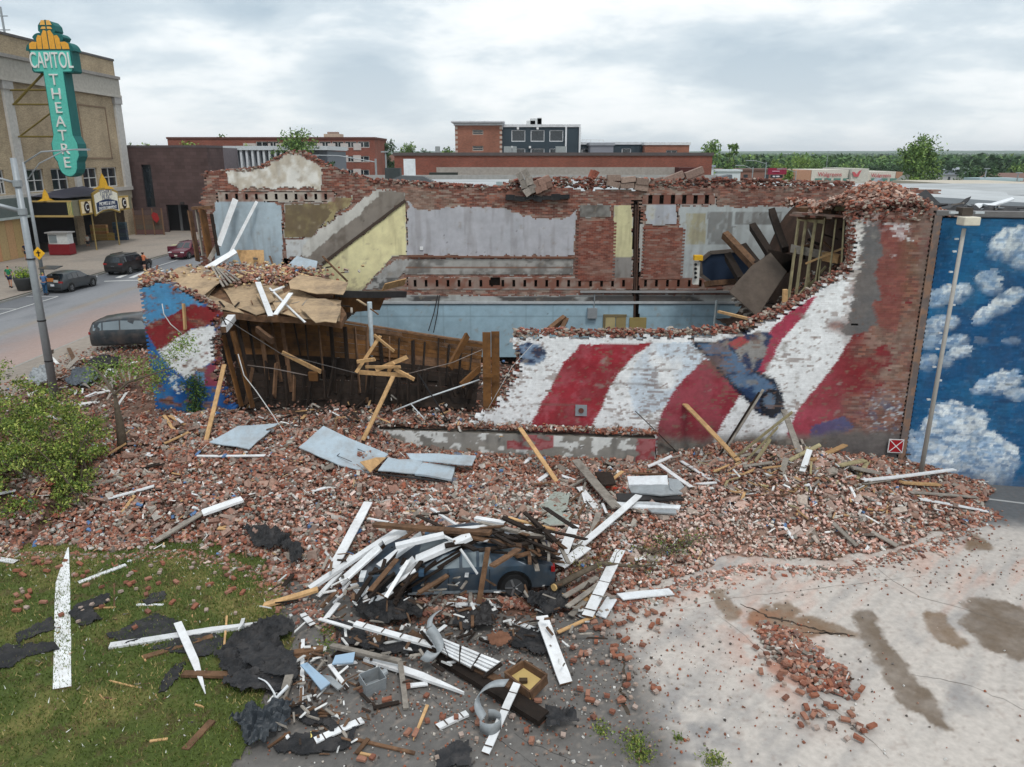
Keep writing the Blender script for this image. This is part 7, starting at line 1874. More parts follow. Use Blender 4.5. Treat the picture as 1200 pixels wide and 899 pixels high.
car('crushed_suv','crushed dark sport utility vehicle half buried in bricks at the near kerb',(-19.9,40.4,.25),math.radians(4),4.7,1.9,1.78,lin(46,54,60),SUV,crush=.10,glass=M_GLASSL,wheel_r=.38,wheels=(0,0,0,0),tilt=(.03,-.03),seed=5)
mb = MB()
for k in range(9): mb.box((-21.9 + random.uniform(-.4,.4),39.9 + random.uniform(-.6,.9),.9 + random.uniform(-.3,.3)),(.5,.35,.06),tuple(lin(*random.choice([(40,42,46),(70,76,82),(140,146,150)]))),rot=Matrix.Rotation(random.uniform(-1,1),3,'X') @ Matrix.Rotation(random.uniform(-1,1),3,'Y'))
tag(mb.build('torn_bonnet',M_SATIN),'torn metal scraps of the bonnet at the front of the crushed dark vehicle','car wreckage')
bc = car('crushed_sedan','dark blue sedan crushed under the heap of white timber',(-1.32,16.75,-.02),math.radians(182),4.65,1.82,1.30,lin(62,88,112),SEDAN,glass=M_GLASSL,crush=.10,wheel_r=.345,tilt=(.02,.015),seed=6,
         mat=nmat('blue_car_paint',lin(58,78,96),rough=.3,var=.15,scale=2,bump=0,spec=.6,metal=.35,dirt=lin(110,106,100),dirtscale=1.6,dirtamt=.45))
for k,x in enumerate((-.05,.95)):
 mb = MB(); mb.box((x - .3,.915,.74),(.16,.02,.025),lin(36,54,74)); mb.build('door_handle',M_SATIN,bc,local=True)
for x in (-.78,.18,1.08):
 mb = MB(); mb.box((x,.905,.55),(.012,.01,.56),lin(12,14,18)); mb.build('door_gap',M_SATIN,bc,local=True)
mb = MB(); mb.box((.1,.895,.26),(2.5,.06,.05),lin(120,128,134)); mb.build('sill_trim',M_SATIN,bc,local=True)
mb = MB(); mb.box((.05,.85,.83),(2.3,.02,.02),lin(150,156,160)); mb.build('window_trim',M_SATIN,bc,local=True)
# ================================================================ PEOPLE
def person(label,loc,rotz,shirt,trousers,hair,skin=lin(176,126,100),shorts=True,h=1.72,arms=0,pose=0,longhair=False,walk=.12):
 root = thing('person',label,'person',loc,rotz); k = h / 1.72
 def skinmesh(nm,V,E_,Rr,mat):
  me = bpy.data.meshes.new(nm); me.from_pydata([tuple(np.array(v) * k) for v in V],E_,[]); me.update()
  o = bpy.data.objects.new(nm,me); COL.objects.link(o); o.parent = root; me.materials.append(mat)
  s_ = o.modifiers.new('skin','SKIN'); s_.use_smooth_shade = True
  for i,r in enumerate(Rr): me.skin_vertices[0].data[i].radius = (r[0] * k,r[1] * k) if isinstance(r,tuple) else (r * k,r * k)
  me.skin_vertices[0].data[0].use_root = True
  ss = o.modifiers.new('sub','SUBSURF'); ss.levels = 1; ss.render_levels = 1
  return o
 def m_(c_,nm): return nmat(nm + '_%02x%02x%02x' % tuple(int(q * 255) for q in c_),c_,rough=.85,var=.12,bump=0)
 ar = [(-.27,.05,1.12),(-.28,.16,.88),(-.27,.20,.78)] if not arms else [(-.27,.12,1.15),(-.20,.34,1.12),(-.16,.42,1.14)]
 al = [(-q[0],q[1] * .9,q[2]) for q in ar]
 ff,fb_ = walk,-walk
 V = [(0,0,.93),(0,.0,1.12),(0,0,1.32),(0,0,1.44),(0,.01,1.50),(0,.03,1.60),(0,.02,1.68),
         (-.17,0,1.40),ar[0],ar[1],ar[2],(.17,0,1.40),al[0],al[1],al[2],
         (-.09,0,.88),(-.10,ff * .7,.50),(-.10,ff,.09),(-.10,ff + .12,.04),(.09,0,.88),(.10,fb_ * .4,.50),(.10,fb_,.09),(.10,fb_ + .12,.04)]
 E_ = [(0,1),(1,2),(2,3),(3,4),(4,5),(5,6),(3,7),(7,8),(8,9),(9,10),(3,11),(11,12),(12,13),(13,14),(0,15),(15,16),(16,17),(17,18),(0,19),(19,20),(20,21),(21,22)]
 Rr = [(.14,.10),(.13,.095),(.15,.11),(.07,.07),.05,(.075,.09),(.055,.07),.055,.042,.035,.03,.055,.042,.035,.03,.085,.058,.038,.04,.085,.058,.038,.04]
 skinmesh('body',V,E_,Rr,m_(skin,'skin_tone'))
 skinmesh('shirt',[V[0],V[1],V[2],(0,0,1.42),V[7],tuple(np.array(V[7]) * .45 + np.array(V[8]) * .55),V[11],tuple(np.array(V[11]) * .45 + np.array(V[12]) * .55)],[(0,1),(1,2),(2,3),(3,4),(4,5),(3,6),(6,7)],
             [(.165,.125),(.155,.12),(.175,.13),(.08,.08),.075,.062,.075,.062],m_(shirt,'cloth'))
 if shorts:
  q1 = tuple(np.array(V[15]) * .25 + np.array(V[16]) * .75); q2 = tuple(np.array(V[19]) * .25 + np.array(V[20]) * .75)
  skinmesh('shorts',[V[0],V[15],q1,V[19],q2],[(0,1),(1,2),(0,3),(3,4)],[(.17,.13),.115,.10,.115,.10],m_(trousers,'cloth'))
 else:
  skinmesh('trousers',[V[0],V[15],V[16],V[17],V[19],V[20],V[21]],[(0,1),(1,2),(2,3),(0,4),(4,5),(5,6)],[(.17,.13),.115,.085,.065,.115,.085,.065],m_(trousers,'cloth'))
 hv = [(0,-.02,1.62),(0,-.01,1.70)] + ([(0,-.09,1.55)] if longhair else [])
 skinmesh('hair',hv,[(0,1)] + ([(0,2)] if longhair else []),[(.088,.095),(.07,.08)] + ([(.05,.06)] if longhair else []),m_(hair,'hair'))
 for sx,f_ in ((-.10,ff),(.10,fb_)):
  mb = MB(); mb.box((sx * k,(f_ + .05) * k,.04),(.10,.26,.08),lin(40,40,44)); mb.build('shoe',M_COL,root,local=True)
 return root
p_ = onz(13,337,.13); person('man in green shirt and dark blue shorts walking away on the far pavement',(p_.x,p_.y,.13),.35,lin(34,122,82),lin(38,40,78),lin(40,30,26),walk=.2)
p_ = onz(54,346,.0); person('man in blue shirt and jeans bending to the open tailgate of the hatchback',(p_.x,p_.y,.01),.1,lin(74,108,150),lin(38,74,104),lin(196,190,90),shorts=False,arms=1,walk=.05)
p_ = onz(170,318,.0); person('person in orange shirt and black shorts standing in the road by the black vehicle',(p_.x,p_.y,.01),-.4,lin(208,122,84),lin(30,30,34),lin(34,24,22),arms=1,longhair=True,walk=.04)
p_ = onz(101,289,.13); person('seated-looking person in pale shirt by the theatre doorway',(p_.x,p_.y + .5,-.25),1.2,lin(196,190,180),lin(60,64,70),lin(60,44,36),walk=.1)
p_ = onz(32,305,.13); person('dark-clothed person half hidden by the grey pole on the far pavement',(p_.x,p_.y,.13),.6,lin(38,44,66),lin(40,42,54),lin(40,32,30),walk=.1)
# ================================================================ STREET FURNITURE
def zt(u,v,Y): return onY(u,v,Y).z
PC = lin(168,176,182)
pb = (-19.2,30.8); lp = thing('signal_pole','tall light grey pole with two arms reaching left, rising out of the bush','pole',(pb[0],pb[1],0))
mb = MB(); mb.tube([(pb[0],pb[1],.2),(pb[0],pb[1],5),(pb[0],pb[1],10.0)],[.17,.145,.11],14,PC); mb.build('pole',M_METAL,lp,usecol=False,smooth=True)
for v0,v1,r in ((211,222,.05),(244,258,.09)):
 z0 = zt(22,v0 + 4,pb[1]); mb = MB(); mb.tube([(pb[0],pb[1],z0),(pb[0] - 1.2,pb[1] - .1,z0 + .35),(pb[0] - 4,pb[1] - .3,z0 + .9)],[r,r * .9,r * .7],8); mb.build('arm',M_METAL,lp,usecol=False,smooth=True)
 mb = MB(); mb.tube([(pb[0],pb[1],z0 - .12),(pb[0],pb[1],z0 + .12)],.17,12,lin(110,116,120)); mb.build('collar',M_METAL,lp,usecol=False)
for zz in (1.9,3.6,6.1):
 mb = MB(); mb.tube([(pb[0],pb[1],zz),(pb[0],pb[1],zz + .06)],.165,12); mb.build('band',M_IRON,lp,usecol=False)
sp = (-37.0,60.5); sl = thing('street_lamp','slimmer grey street lamp on the far pavement behind the tall pole','street lamp',(sp[0],sp[1],.1))
zt_ = zt(27,190,sp[1]); mb = MB(); mb.tube([(sp[0],sp[1],.1),(sp[0],sp[1],zt_)],[.15,.10],12); mb.build('pole',M_METAL,sl,usecol=False,smooth=True)
z1_ = zt(92,174,sp[1]); e_ = onY(92,175,sp[1]); mb = MB(); mb.tube([(sp[0],sp[1],zt_ - .1),(sp[0] + 1.5,sp[1],(zt_ + z1_) / 2 + .25),tuple(e_)],[.07,.06,.045],8); mb.tube([(sp[0],sp[1],zt_ - 1.4),(sp[0] + 1.2,sp[1],zt_ - .1),(sp[0] + 3.4,sp[1],z1_ - .1)],[.05,.045,.04],8); mb.build('arm',M_METAL,sl,usecol=False,smooth=True)
mb = MB(); mb.box(e_ + Vector((.35,0,-.02)),(.9,.34,.14)); mb.build('lamp_head',M_METAL,sl,usecol=False)
q_ = onY(45,297,60.3); mb = MB(); mb.prism([(-.5,0),(0,-.5),(.5,0),(0,.5)],q_,(1,0,0),(0,0,1),(0,.04,0),1,lin(232,176,36)); sgn = tag(mb.build('warning_sign',M_COL),'yellow diamond warning sign on the slim street lamp','road sign')
mb = MB(); mb.box(q_ + Vector((0,-.012,0)),(.10,.012,.46),lin(40,34,20)); mb.box(q_ + Vector((0,-.012,.05)),(.34,.012,.09),lin(40,34,20)); mb.build('symbol',M_COL,sgn)
# far thin lamps with arms in the middle distance
def farlamp(u,v0,v1,Y,dx,label):
 p_ = onY(u,v1,Y); t_ = onY(u,v0,Y); root = thing('street_lamp',label,'street lamp',(p_.x,Y,0))
 mb = MB(); mb.tube([(p_.x,Y,0),(p_.x,Y,t_.z)],[.13,.09],8); mb.build('pole',M_METAL,root,usecol=False)
 mb = MB(); mb.tube([(p_.x,Y,t_.z - .3),(p_.x + dx * .6,Y,t_.z + .25),(p_.x + dx,Y,t_.z + .3)],.05,6); mb.build('arm',M_METAL,root,usecol=False)
 mb = MB(); mb.box((p_.x + dx,Y,t_.z + .28),(.8,.3,.15)); mb.build('lamp_head',M_METAL,root,usecol=False)
farlamp(441,186,206,72,-5.5,'street lamp rising before the red apartment block'); farlamp(453,181,206,90,-.1,'plain grey pole right of the apartment street lamp')
farlamp(881,196,214,130,-2.5,'street lamp left of the dark red sign'); farlamp(896,190,214,150,-3.5,'tall grey pole just left of the dark red sign'); farlamp(932,200,212,140,-3,'street lamp right of the dark red sign')
farlamp(1152,200,222,120,.1,'thin pole between the round bushes at the far right'); farlamp(968,178,200,330,.2,'far thin pole above the long shop'); farlamp(1190,205,222,110,.1,'thin pole at the right edge')
# planter
pp = onz(30,340,.13); pt = thing('planter','large dark round planter on the far pavement beside the hatchback','planter',(pp.x,pp.y,.13))
mb = MB(); mb.tube([(pp.x,pp.y,.13),(pp.x,pp.y,1.05),(pp.x,pp.y,1.1)],[.52,.72,.74],18); mb.build('pot',nmat('dark_planter',lin(66,68,70),rough=.6,var=.1),pt,usecol=False,smooth=True)
P_ = np.stack([rng.normal(pp.x,.32,700),rng.normal(pp.y,.32,700),1.15 + np.abs(rng.normal(0,.28,700))],-1)
tag(leaves_at(P_,.07,[lin(150,170,50),lin(90,120,50),lin(70,98,44)],None,'planter_flowers',91),'yellow-green plants growing in the dark planter','plants')
# area light pole in front of the blue mural (real post with shoebox head)
q0 = onY(1079,560,22.3); q1 = onY(1131,268,22.3); mp_ = thing('lot_light','grey light post with a cream box head in front of the blue mural','light post',(q0.x,q0.y,0))
mb = MB(); mb.tube([(q0.x,22.35,.1),((q0.x + q1.x) / 2,22.35,4),(q1.x,22.35,q1.z)],[.07,.062,.056],12,lin(168,164,158)); mb.build('post',nmat('cream_grey_post',lin(166,162,156),rough=.6,var=.1),mp_,usecol=False,smooth=True)
hc = onY(1135,259,22.3); mb = MB(); mb.box((hc.x,22.3,hc.z),(.46,.42,.24),lin(214,208,192)); h_ = mb.build('lamp_head',M_COL,mp_); bv = h_.modifiers.new('b','BEVEL'); bv.width = .02
mb = MB(); mb.box((hc.x - .02,22.55,hc.z + .25),(.3,.35,.22),lin(74,66,60)); mb.box((hc.x - .35,22.5,hc.z + .22),(.22,.1,.06),lin(190,196,200)); mb.box((hc.x + .38,22.5,hc.z + .22),(.26,.1,.06),lin(190,196,200)); mb.build('bracket',M_COL,mp_)
mb = MB()
for k in range(13):
 t_ = .03 + k * .06 + random.uniform(-.01,.01); x = q1.x + (q0.x - q1.x) * t_; z = q1.z * (1 - t_); s_ = random.choice((-1,1)); mb.box((x - .12 if s_ < 0 else x + .12,22.42,z),(.10,.06,.05),lin(196,202,206))
mb.build('step_bolt',M_COL,mp_)
# red sign with white saltire at the foot of the mural
sgc = Vector(onpl(1049,522,tuple(BX0 + BN * .04),tuple(BN))); sx_ = thing('red_square_sign','red square sign with a white X and white rim beside the blue mural','sign',tuple(sgc))
DX,UP,NN = Vector(WD),Vector((0,0,1)),Vector(WN)
def sq(h1,col,off,nm,th=.012):
 mb = MB(); mb.prism([(-h1,-h1),(h1,-h1),(h1,h1),(-h1,h1)],sgc + NN * off,DX,UP,NN,th,col); return mb.build(nm,M_COL,sx_)
sq(.235,lin(214,214,214),.05,'plate'); sq(.205,lin(158,24,34),.064,'red_field',.006)
mb = MB()
for s_ in (1,-1): mb.prism([(-.205,s_ * -.205 - .018),(-.205,s_ * -.205 + .018),(.205,s_ * .205 + .018),(.205,s_ * .205 - .018)],sgc + NN * .071,DX,UP,NN,.006 + (.002 if s_ > 0 else 0),lin(222,222,222))
mb.build('white_cross',M_COL,sx_)
# ================================================================ BUILDINGS
def onX(u,v,X): d = ray(u,v); t = X / d[0]; return Vector((X,d[1] * t,CAM_H + d[2] * t))
def facade(parent,P0,D,N_,L_,z0,z1,ops,mat,colf,depth=.3,name='wall',frame=lin(206,206,204),glass=None,mull=(1,1),fw_=.09,winname='window'):
 """flat wall with real rectangular openings, each holding a framed, glazed window"""
 P0,D,N_ = Vector(P0),Vector(D).normalized(),Vector(N_).normalized()
 P = lambda s,z,o=0: P0 + D * s + Vector((0,0,z)) - N_ * o
 ss = sorted({0,L_} | {max(0,min(L_,q[0])) for q in ops} | {max(0,min(L_,q[1])) for q in ops}); zz = sorted({z0,z1} | {q[2] for q in ops} | {q[3] for q in ops})
 mb = MB(); flip = Vector(D).cross(Vector((0,0,1))).dot(N_) < 0
 def quad(a,b,c_,d,col):
  mb.add([a,b,c_,d],[[3,2,1,0]] if flip else [[0,1,2,3]],col)
 for i in range(len(ss) - 1):
  for j in range(len(zz) - 1):
   cs,cz = (ss[i] + ss[i + 1]) / 2,(zz[j] + zz[j + 1]) / 2
   if any(q[0] < cs < q[1] and q[2] < cz < q[3] for q in ops): continue
   quad(P(ss[i],zz[j]),P(ss[i + 1],zz[j]),P(ss[i + 1],zz[j + 1]),P(ss[i],zz[j + 1]),colf)
 for a,b,c_,d in [q[:4] for q in ops]:
  for (s0,w0),(s1,w1) in (((a,c_),(b,c_)),((b,c_),(b,d)),((b,d),(a,d)),((a,d),(a,c_))):
   mb.add([P(s0,w0),P(s1,w1),P(s1,w1,depth),P(s0,w0,depth)],[[0,1,2,3]],tuple(c2 * .8 for c2 in colf))
 w_ = mb.build(name,mat,parent)
 for op in ops:
  a,b,c_,d = op[:4]
  if len(op) > 4 and op[4] == 'open': continue
  mb = MB(); R3 = Matrix((D,N_,Vector((0,0,1)))).transposed()
  def bar(s0,s1,w0,w1): mb.box(P((s0 + s1) / 2,(w0 + w1) / 2,depth * .7),(abs(s1 - s0),.08,abs(w1 - w0)),frame,rot=R3)
  bar(a,a + fw_,c_,d); bar(b - fw_,b,c_,d); bar(a + fw_,b - fw_,c_,c_ + fw_); bar(a + fw_,b - fw_,d - fw_,d)
  for k in range(1,mull[0]): x = a + (b - a) * k / mull[0]; bar(x - fw_ / 2,x + fw_ / 2,c_ + fw_,d - fw_)
  for k in range(1,mull[1]): z = c_ + (d - c_) * k / mull[1]; mb.box(P((a + b) / 2,z,depth * .68),(b - a - 2 * fw_,.07,fw_ * .7),frame,rot=R3)
  wo = mb.build(winname,M_COL,parent)
  mb = MB(); q = [P(a + .02,c_ + .02,depth * .85),P(b - .02,c_ + .02,depth * .85),P(b - .02,d - .02,depth * .85),P(a + .02,d - .02,depth * .85)]
  mb.add(q,[[3,2,1,0]] if flip else [[0,1,2,3]]); mb.build('pane',glass or M_GLASS,wo,usecol=False)
 return w_
M_TANB = nmat('tan_brick_pattern',lin(146,126,104),rough=.95,var=.2,scale=3)
def brickmat(name,c1,c2,mortar,sx=.22,sz=.075):
 m = bpy.data.materials.new(name); m.use_nodes = True; N,L = m.node_tree.nodes,m.node_tree.links; p_ = N['Principled BSDF']; p_.inputs['Roughness'].default_value = .93; p_.inputs['Specular IOR Level'].default_value = .2
 tc = N.new('ShaderNodeTexCoord'); sep = N.new('ShaderNodeSeparateXYZ'); L.new(tc.outputs['Object'],sep.inputs[0]); ad = N.new('ShaderNodeMath'); ad.operation = 'ADD'; L.new(sep.outputs[0],ad.inputs[0]); L.new(sep.outputs[1],ad.inputs[1])
 cb = N.new('ShaderNodeCombineXYZ'); L.new(ad.outputs[0],cb.inputs[0]); L.new(sep.outputs[2],cb.inputs[1])
 b = N.new('ShaderNodeTexBrick'); L.new(cb.outputs[0],b.inputs['Vector']); b.inputs['Color1'].default_value = (*c1,1); b.inputs['Color2'].default_value = (*c2,1); b.inputs['Mortar'].default_value = (*mortar,1)
 b.inputs['Scale'].default_value = 1; b.inputs['Brick Width'].default_value = sx; b.inputs['Row Height'].default_value = sz; b.inputs['Mortar Size'].default_value = .008; b.inputs['Bias'].default_value = 0
 n = N.new('ShaderNodeTexNoise'); n.inputs['Scale'].default_value = .35; n.inputs['Detail'].default_value = 6; L.new(tc.outputs['Object'],n.inputs['Vector'])
 r = N.new('ShaderNodeMapRange'); L.new(n.outputs['Fac'],r.inputs[0]); r.inputs[1].default_value = .3; r.inputs[2].default_value = .7; r.inputs[3].default_value = .78; r.inputs[4].default_value = 1.15
 cc = N.new('ShaderNodeCombineColor'); [L.new(r.outputs[0],cc.inputs[i]) for i in range(3)]
 x = N.new('ShaderNodeMix'); x.data_type = 'RGBA'; x.blend_type = 'MULTIPLY'; x.inputs[0].default_value = 1; L.new(b.outputs['Color'],x.inputs[6]); L.new(cc.outputs[0],x.inputs[7]); L.new(x.outputs[2],p_.inputs['Base Color'])
 return m
MB_TAN = brickmat('tan_brick',lin(182,163,134),lin(148,131,107),lin(164,152,134))
MB_RED = brickmat('red_brick_far',lin(142,74,60),lin(118,62,52),lin(140,116,104))
MB_RED2 = brickmat('orange_brick_far',lin(164,104,82),lin(138,84,68),lin(150,128,114))
MB_BROWN = brickmat('brown_tile',lin(96,78,76),lin(84,68,66),lin(62,52,52),.9,.45)
# theatre ------------------------------------------------------------
TX = -50.9
def S_(u,v): q = onX(u,v,TX); return q.y,q.z
th = thing('theatre','tan brick theatre with stone cornice and gold marquee at the far left','theatre',(TX,80,0))
Y0,Y1 = 52.0,105.6; ZT = S_(133,72)[1]
zc1,zc0 = S_(138,94)[1],S_(138,112)[1]
def yy_(u,v): return S_(u,v)[0]
WZ1,WZ0 = S_(129,196)[1],S_(129,219)[1]
ops = []
for a,b,vm in ((-2,7,214),(32.5,52.5,212),(61,81,211),(98,115,209),(120,138,207)):
 ops.append((yy_(a,vm) - Y0,yy_(b,vm) - Y0,WZ0,WZ1))
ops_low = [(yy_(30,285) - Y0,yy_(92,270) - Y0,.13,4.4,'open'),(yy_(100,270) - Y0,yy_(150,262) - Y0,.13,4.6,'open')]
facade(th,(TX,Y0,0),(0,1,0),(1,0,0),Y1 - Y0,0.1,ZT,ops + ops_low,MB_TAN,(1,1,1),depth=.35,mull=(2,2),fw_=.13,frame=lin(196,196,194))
mb = MB()
mb.bb(TX,TX + .35,Y0,Y1 + .1,zc0,zc1,lin(168,164,156)); mb.build('cornice',M_CONC,th)
mb = MB(); mb.bb(TX,TX + .55,Y0,Y1 + .15,zc1,zc1 + .35,lin(146,142,138)); mb.bb(TX,TX + .45,Y0,Y1 + .12,zc0 - .3,zc0,lin(176,172,164)); mb.build('cornice_moulding',M_CONC,th)
mb = MB(); mb.bb(TX - .2,TX + .12,Y0,Y1 + .05,ZT,ZT + .25,lin(92,90,90)); mb.build('coping',M_CONC,th)
mb = MB(); mb.bb(TX + .003,TX + .35,Y0,Y1 + .1,WZ0 - .55,WZ0 - .1,lin(176,172,166)); mb.build('sill_course',M_CONC,th)
mb = MB(); mb.bb(TX + .003,TX + .12,Y0,Y1 + .02,WZ0 - 1.6,WZ0 - .56,lin(160,150,132)); mb.build('stone_band',M_CONC,th)
for a,b,v in ((5,15,130),(87,93,210),(143,150,200)):
 y0,y1 = yy_(a,v),yy_(b,v)
 mb = MB(); mb.bb(TX + .003,TX + .28,y0,y1,WZ0 - .1,zc0 - .3,lin(184,182,178)); mb.build('pilaster',M_CONC,th)
 mb = MB(); mb.bb(TX + .003,TX + .40,y0 - .15,y1 + .15,zc0 - 1.1,zc0 - .31,lin(164,162,160)); mb.build('capital',M_CONC,th)
for a,b in ((96,128),):
 y0,y1 = yy_(a,160),yy_(b,160); z0,z1 = WZ1 + 1.0,zc0 - 1.8
 mb = MB()
 for q in ((y0,y1,z1,z1 + .18),(y0,y1,z0,z0 + .18),(y0,y0 + .18,z0,z1),(y1 - .18,y1,z0,z1)): mb.bb(TX + .002,TX + .07,q[0],q[1],q[2],q[3],lin(132,112,92))
 mb.build('brick_panel_frame',M_BRICK,th)
mb = MB(); mb.add([(TX,Y1,0.1),(TX - 30,Y1,0.1),(TX - 30,Y1,ZT),(TX,Y1,ZT)],[[0,1,2,3]],lin(140,120,100)); mb.add([(TX,Y0,ZT),(TX,Y1,ZT),(TX - 30,Y1,ZT),(TX - 30,Y0,ZT)],[[0,1,2,3]],lin(90,88,86)); mb.build('rear_wall',M_CONC,th)
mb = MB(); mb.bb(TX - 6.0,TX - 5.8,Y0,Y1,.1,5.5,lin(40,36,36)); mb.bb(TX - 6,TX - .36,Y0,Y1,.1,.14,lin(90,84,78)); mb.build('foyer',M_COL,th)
mb = MB()
for k in range(4): y = yy_(40 + k * 14,275); mb.bb(TX - 5.7,TX - 5.6,y,y + 1.2,.2,3.0,lin(78,30,34) if k % 2 else lin(60,74,92))
mb.build('poster',M_COL,th)
# plywood boarding left of the foyer
for k in range(9):
 y0 = 70.4 + k * 1.24; mb = MB(); mb.bb(TX + .36,TX + .40,y0,y0 + 1.21,.14,4.0,tuple(q * random.uniform(.9,1.1) for q in lin(186,152,108)));
 if y0 < yy_(27,290): mb.build('plywood_board',M_COL,th)
mb = MB(); mb.bb(TX + .02,TX + 1.1,Y0,yy_(27,262),4.35,6.1,lin(86,96,94)); mb.bb(TX + .02,TX + 1.12,Y0,yy_(27,262),4.1,4.34,lin(160,170,168)); mb.build('shop_fascia',M_COL,th)
# marquee: a canopy box reaching over the pavement
mq = thing('marquee','gold framed theatre marquee with black side panel and arched cream front','marquee',(-47,88,4))
MX = -46.0; MY0 = 82.2; MY1 = 95.5
zt1,zt0 = zt(60,236,MY0),zt(60,254,MY0)
mb = MB(); mb.bb(TX + .4,MX - .1,MY0 + .1,MY1 - .1,zt0,zt1,lin(120,116,96)); mb.build('canopy',M_COL,mq)
mb = MB(); mb.bb(TX + .5,MX - .5,MY0 + .02,MY0 + .1,zt0 + .15,zt1 - .1,lin(18,18,20)); mb.build('black_panel',M_COL,mq)
mb = MB()
for z0_,z1_ in ((zt1 - .09,zt1 + .08),(zt0 - .06,zt0 + .14)): mb.bb(TX + .4,MX,MY0 - .02,MY0 + .099,z0_,z1_,lin(176,152,98))
mb.bb(MX - .48,MX,MY0 - .01,MY0 + .09,zt0 + .15,zt1 - .1,lin(120,136,90)); mb.build('gold_trim',M_COL,mq)
for k in range(3):
 mb = MB(); mb.bb(MX - .42 + k * .15,MX - .36 + k * .15,MY0 - .03,MY0 - .012,zt0 + .15,zt1 - .1,lin(206,184,120)); mb.build('fluting',M_COL,mq)
def front(y0,y1,z0,z1,off,col,nm): mb = MB(); mb.bb(MX + off,MX + off + .05,y0,y1,z0,z1,col); return mb.build(nm,M_COL,mq)
def Yf(u): # front plane
 q = onX(u,240,MX); return q.y
for a,b in ((93,107),(138,151)):
 y0,y1 = Yf(a),Yf(b); front(y0,y1,zt0 + .0,zt1 + .05,0,lin(170,142,76),'gold_frame'); front(y0 + .2,y1 - .2,zt0 + .2,zt1 - .15,.055,lin(232,214,176),'cream_panel')
 ym,zm = (y0 + y1) / 2,(zt0 + zt1) / 2; hs = min(.52,(y1 - y0) * .28)
 mb = MB(); mb.prism([(hs * math.cos(math.pi / 8 + k * math.pi / 4) * 1.1,.62 * math.sin(math.pi / 8 + k * math.pi / 4) * 1.1) for k in range(8)],(MX + .11,ym,zm),(0,1,0),(0,0,1),(1,0,0),.03,lin(44,32,30)); mb.build('emblem',M_COL,mq)
def text(body,loc,rot,size,mat,parent,name='lettering',ext=.02,sx=1.0,align='CENTER'):
 c_ = bpy.data.curves.new(name,'FONT'); c_.body = body; c_.size = size; c_.extrude = ext; c_.align_x = align; c_.align_y = 'CENTER'
 c_.materials.append(mat); o = bpy.data.objects.new(name,c_); COL.objects.link(o); o.rotation_euler = rot; o.scale = (sx,1,1)
 if parent: o.parent = parent; g_ = ORG.get(parent.name,(0,0,0)); o.location = Vector(loc) - Vector(g_)
 else: o.location = loc
 return o
M_TXTW = nmat('white_letters',lin(226,226,224),rough=.5,var=0,bump=0); M_TXTG = nmat('grey_letters',lin(150,152,158),rough=.5,var=0,bump=0); M_TXTR = nmat('red_letters',lin(176,30,52),rough=.5,var=0,bump=0)
RX = (math.pi / 2,0,math.pi / 2)
for a,b in ((93,107),(138,151)): text('C',(MX + .15,(Yf(a) + Yf(b)) / 2,(zt0 + zt1) / 2),RX,1.0,M_TXTW,mq)
ya,yb_ = Yf(107.5),Yf(137.5); zl,zh = zt0 - .25,zt(120,224,92)
def arch(y0,y1,z0,z1,up,n=12): return [(y0,z0)] + [(y0 + (y1 - y0) * k / n,z0 + up * math.sin(math.pi * k / n)) for k in range(1,n)] + [(y1,z0)] + [(y1 - (y1 - y0) * k / n,z1 + up * math.sin(math.pi * k / n)) for k in range(0,n + 1)]
mb = MB(); mb.prism(arch(ya,yb_,zl,zh,.5),(MX + .1,0,0),(0,1,0),(0,0,1),(1,0,0),.15,lin(160,134,66)); mb.build('arched_frame',M_COL,mq)
mb = MB(); mb.prism(arch(ya + .22,yb_ - .22,zl + .22,zh - .2,.45),(MX + .255,0,0),(0,1,0),(0,0,1),(1,0,0),.02,lin(234,230,214)); mb.build('arched_panel',M_COL,mq)
ym = (ya + yb_) / 2; zr = zh - zl
for dz,hh in ((.34,.26),(.16,.22)):
 mb = MB(); mb.prism(arch(ya + .45,yb_ - .45,zl + zr * dz,zl + zr * (dz + hh) - .08,.3),(MX + .28,0,0),(0,1,0),(0,0,1),(1,0,0),.015,lin(34,52,86)); mb.build('blue_band',M_COL,mq)
text('TEMPLE',(MX + .3,ym,zl + zr * .98),RX,.85,M_TXTG,mq); text('MUSIC',(MX + .3,ym,zl + zr * .77),RX,.7,M_TXTG,mq)
text('MOVIES & LIVE',(MX + .31,ym,zl + zr * .50),RX,.55,M_TXTW,mq); text('ENTERTAINMENT',(MX + .31,ym,zl + zr * .30),RX,.5,M_TXTW,mq)
def finial(Y,X,z,s_):
 mb = MB(); mb.prism([(-1.3 * s_,0),(-.5 * s_,.35 * s_),(-.35 * s_,1.0 * s_),(0,1.7 * s_),(.35 * s_,1.0 * s_),(.5 * s_,.35 * s_),(1.3 * s_,0)],(X,Y,z),(.5,.86,0),(0,0,1),(.86,-.5,0),.12,lin(222,172,52)); mb.build('finial',M_COL,mq)
finial(ym,MX + .1,zh + .35,1.0); finial(MY0,-48.6,zt1 + .05,.7)
mb = MB(); mb.add([(TX + .1,MY0 + .3,zt1 + .5),(MX - .8,MY0 + .3,zt1 + .3),(MX - .8,MY1 - 2,zt1 + .3),(TX + .1,MY1 - 2,zt1 + 1.2)],[[0,1,2,3]],lin(60,60,72)); mb.build('canopy_roof',M_COL,mq)
mb = MB()
for y in (ya + .2,yb_ - .2): mb.tube([(MX - .3,y,.13),(MX - .3,y,zt0)],.08,8,lin(150,130,84))
mb.build('column',M_COL,mq)
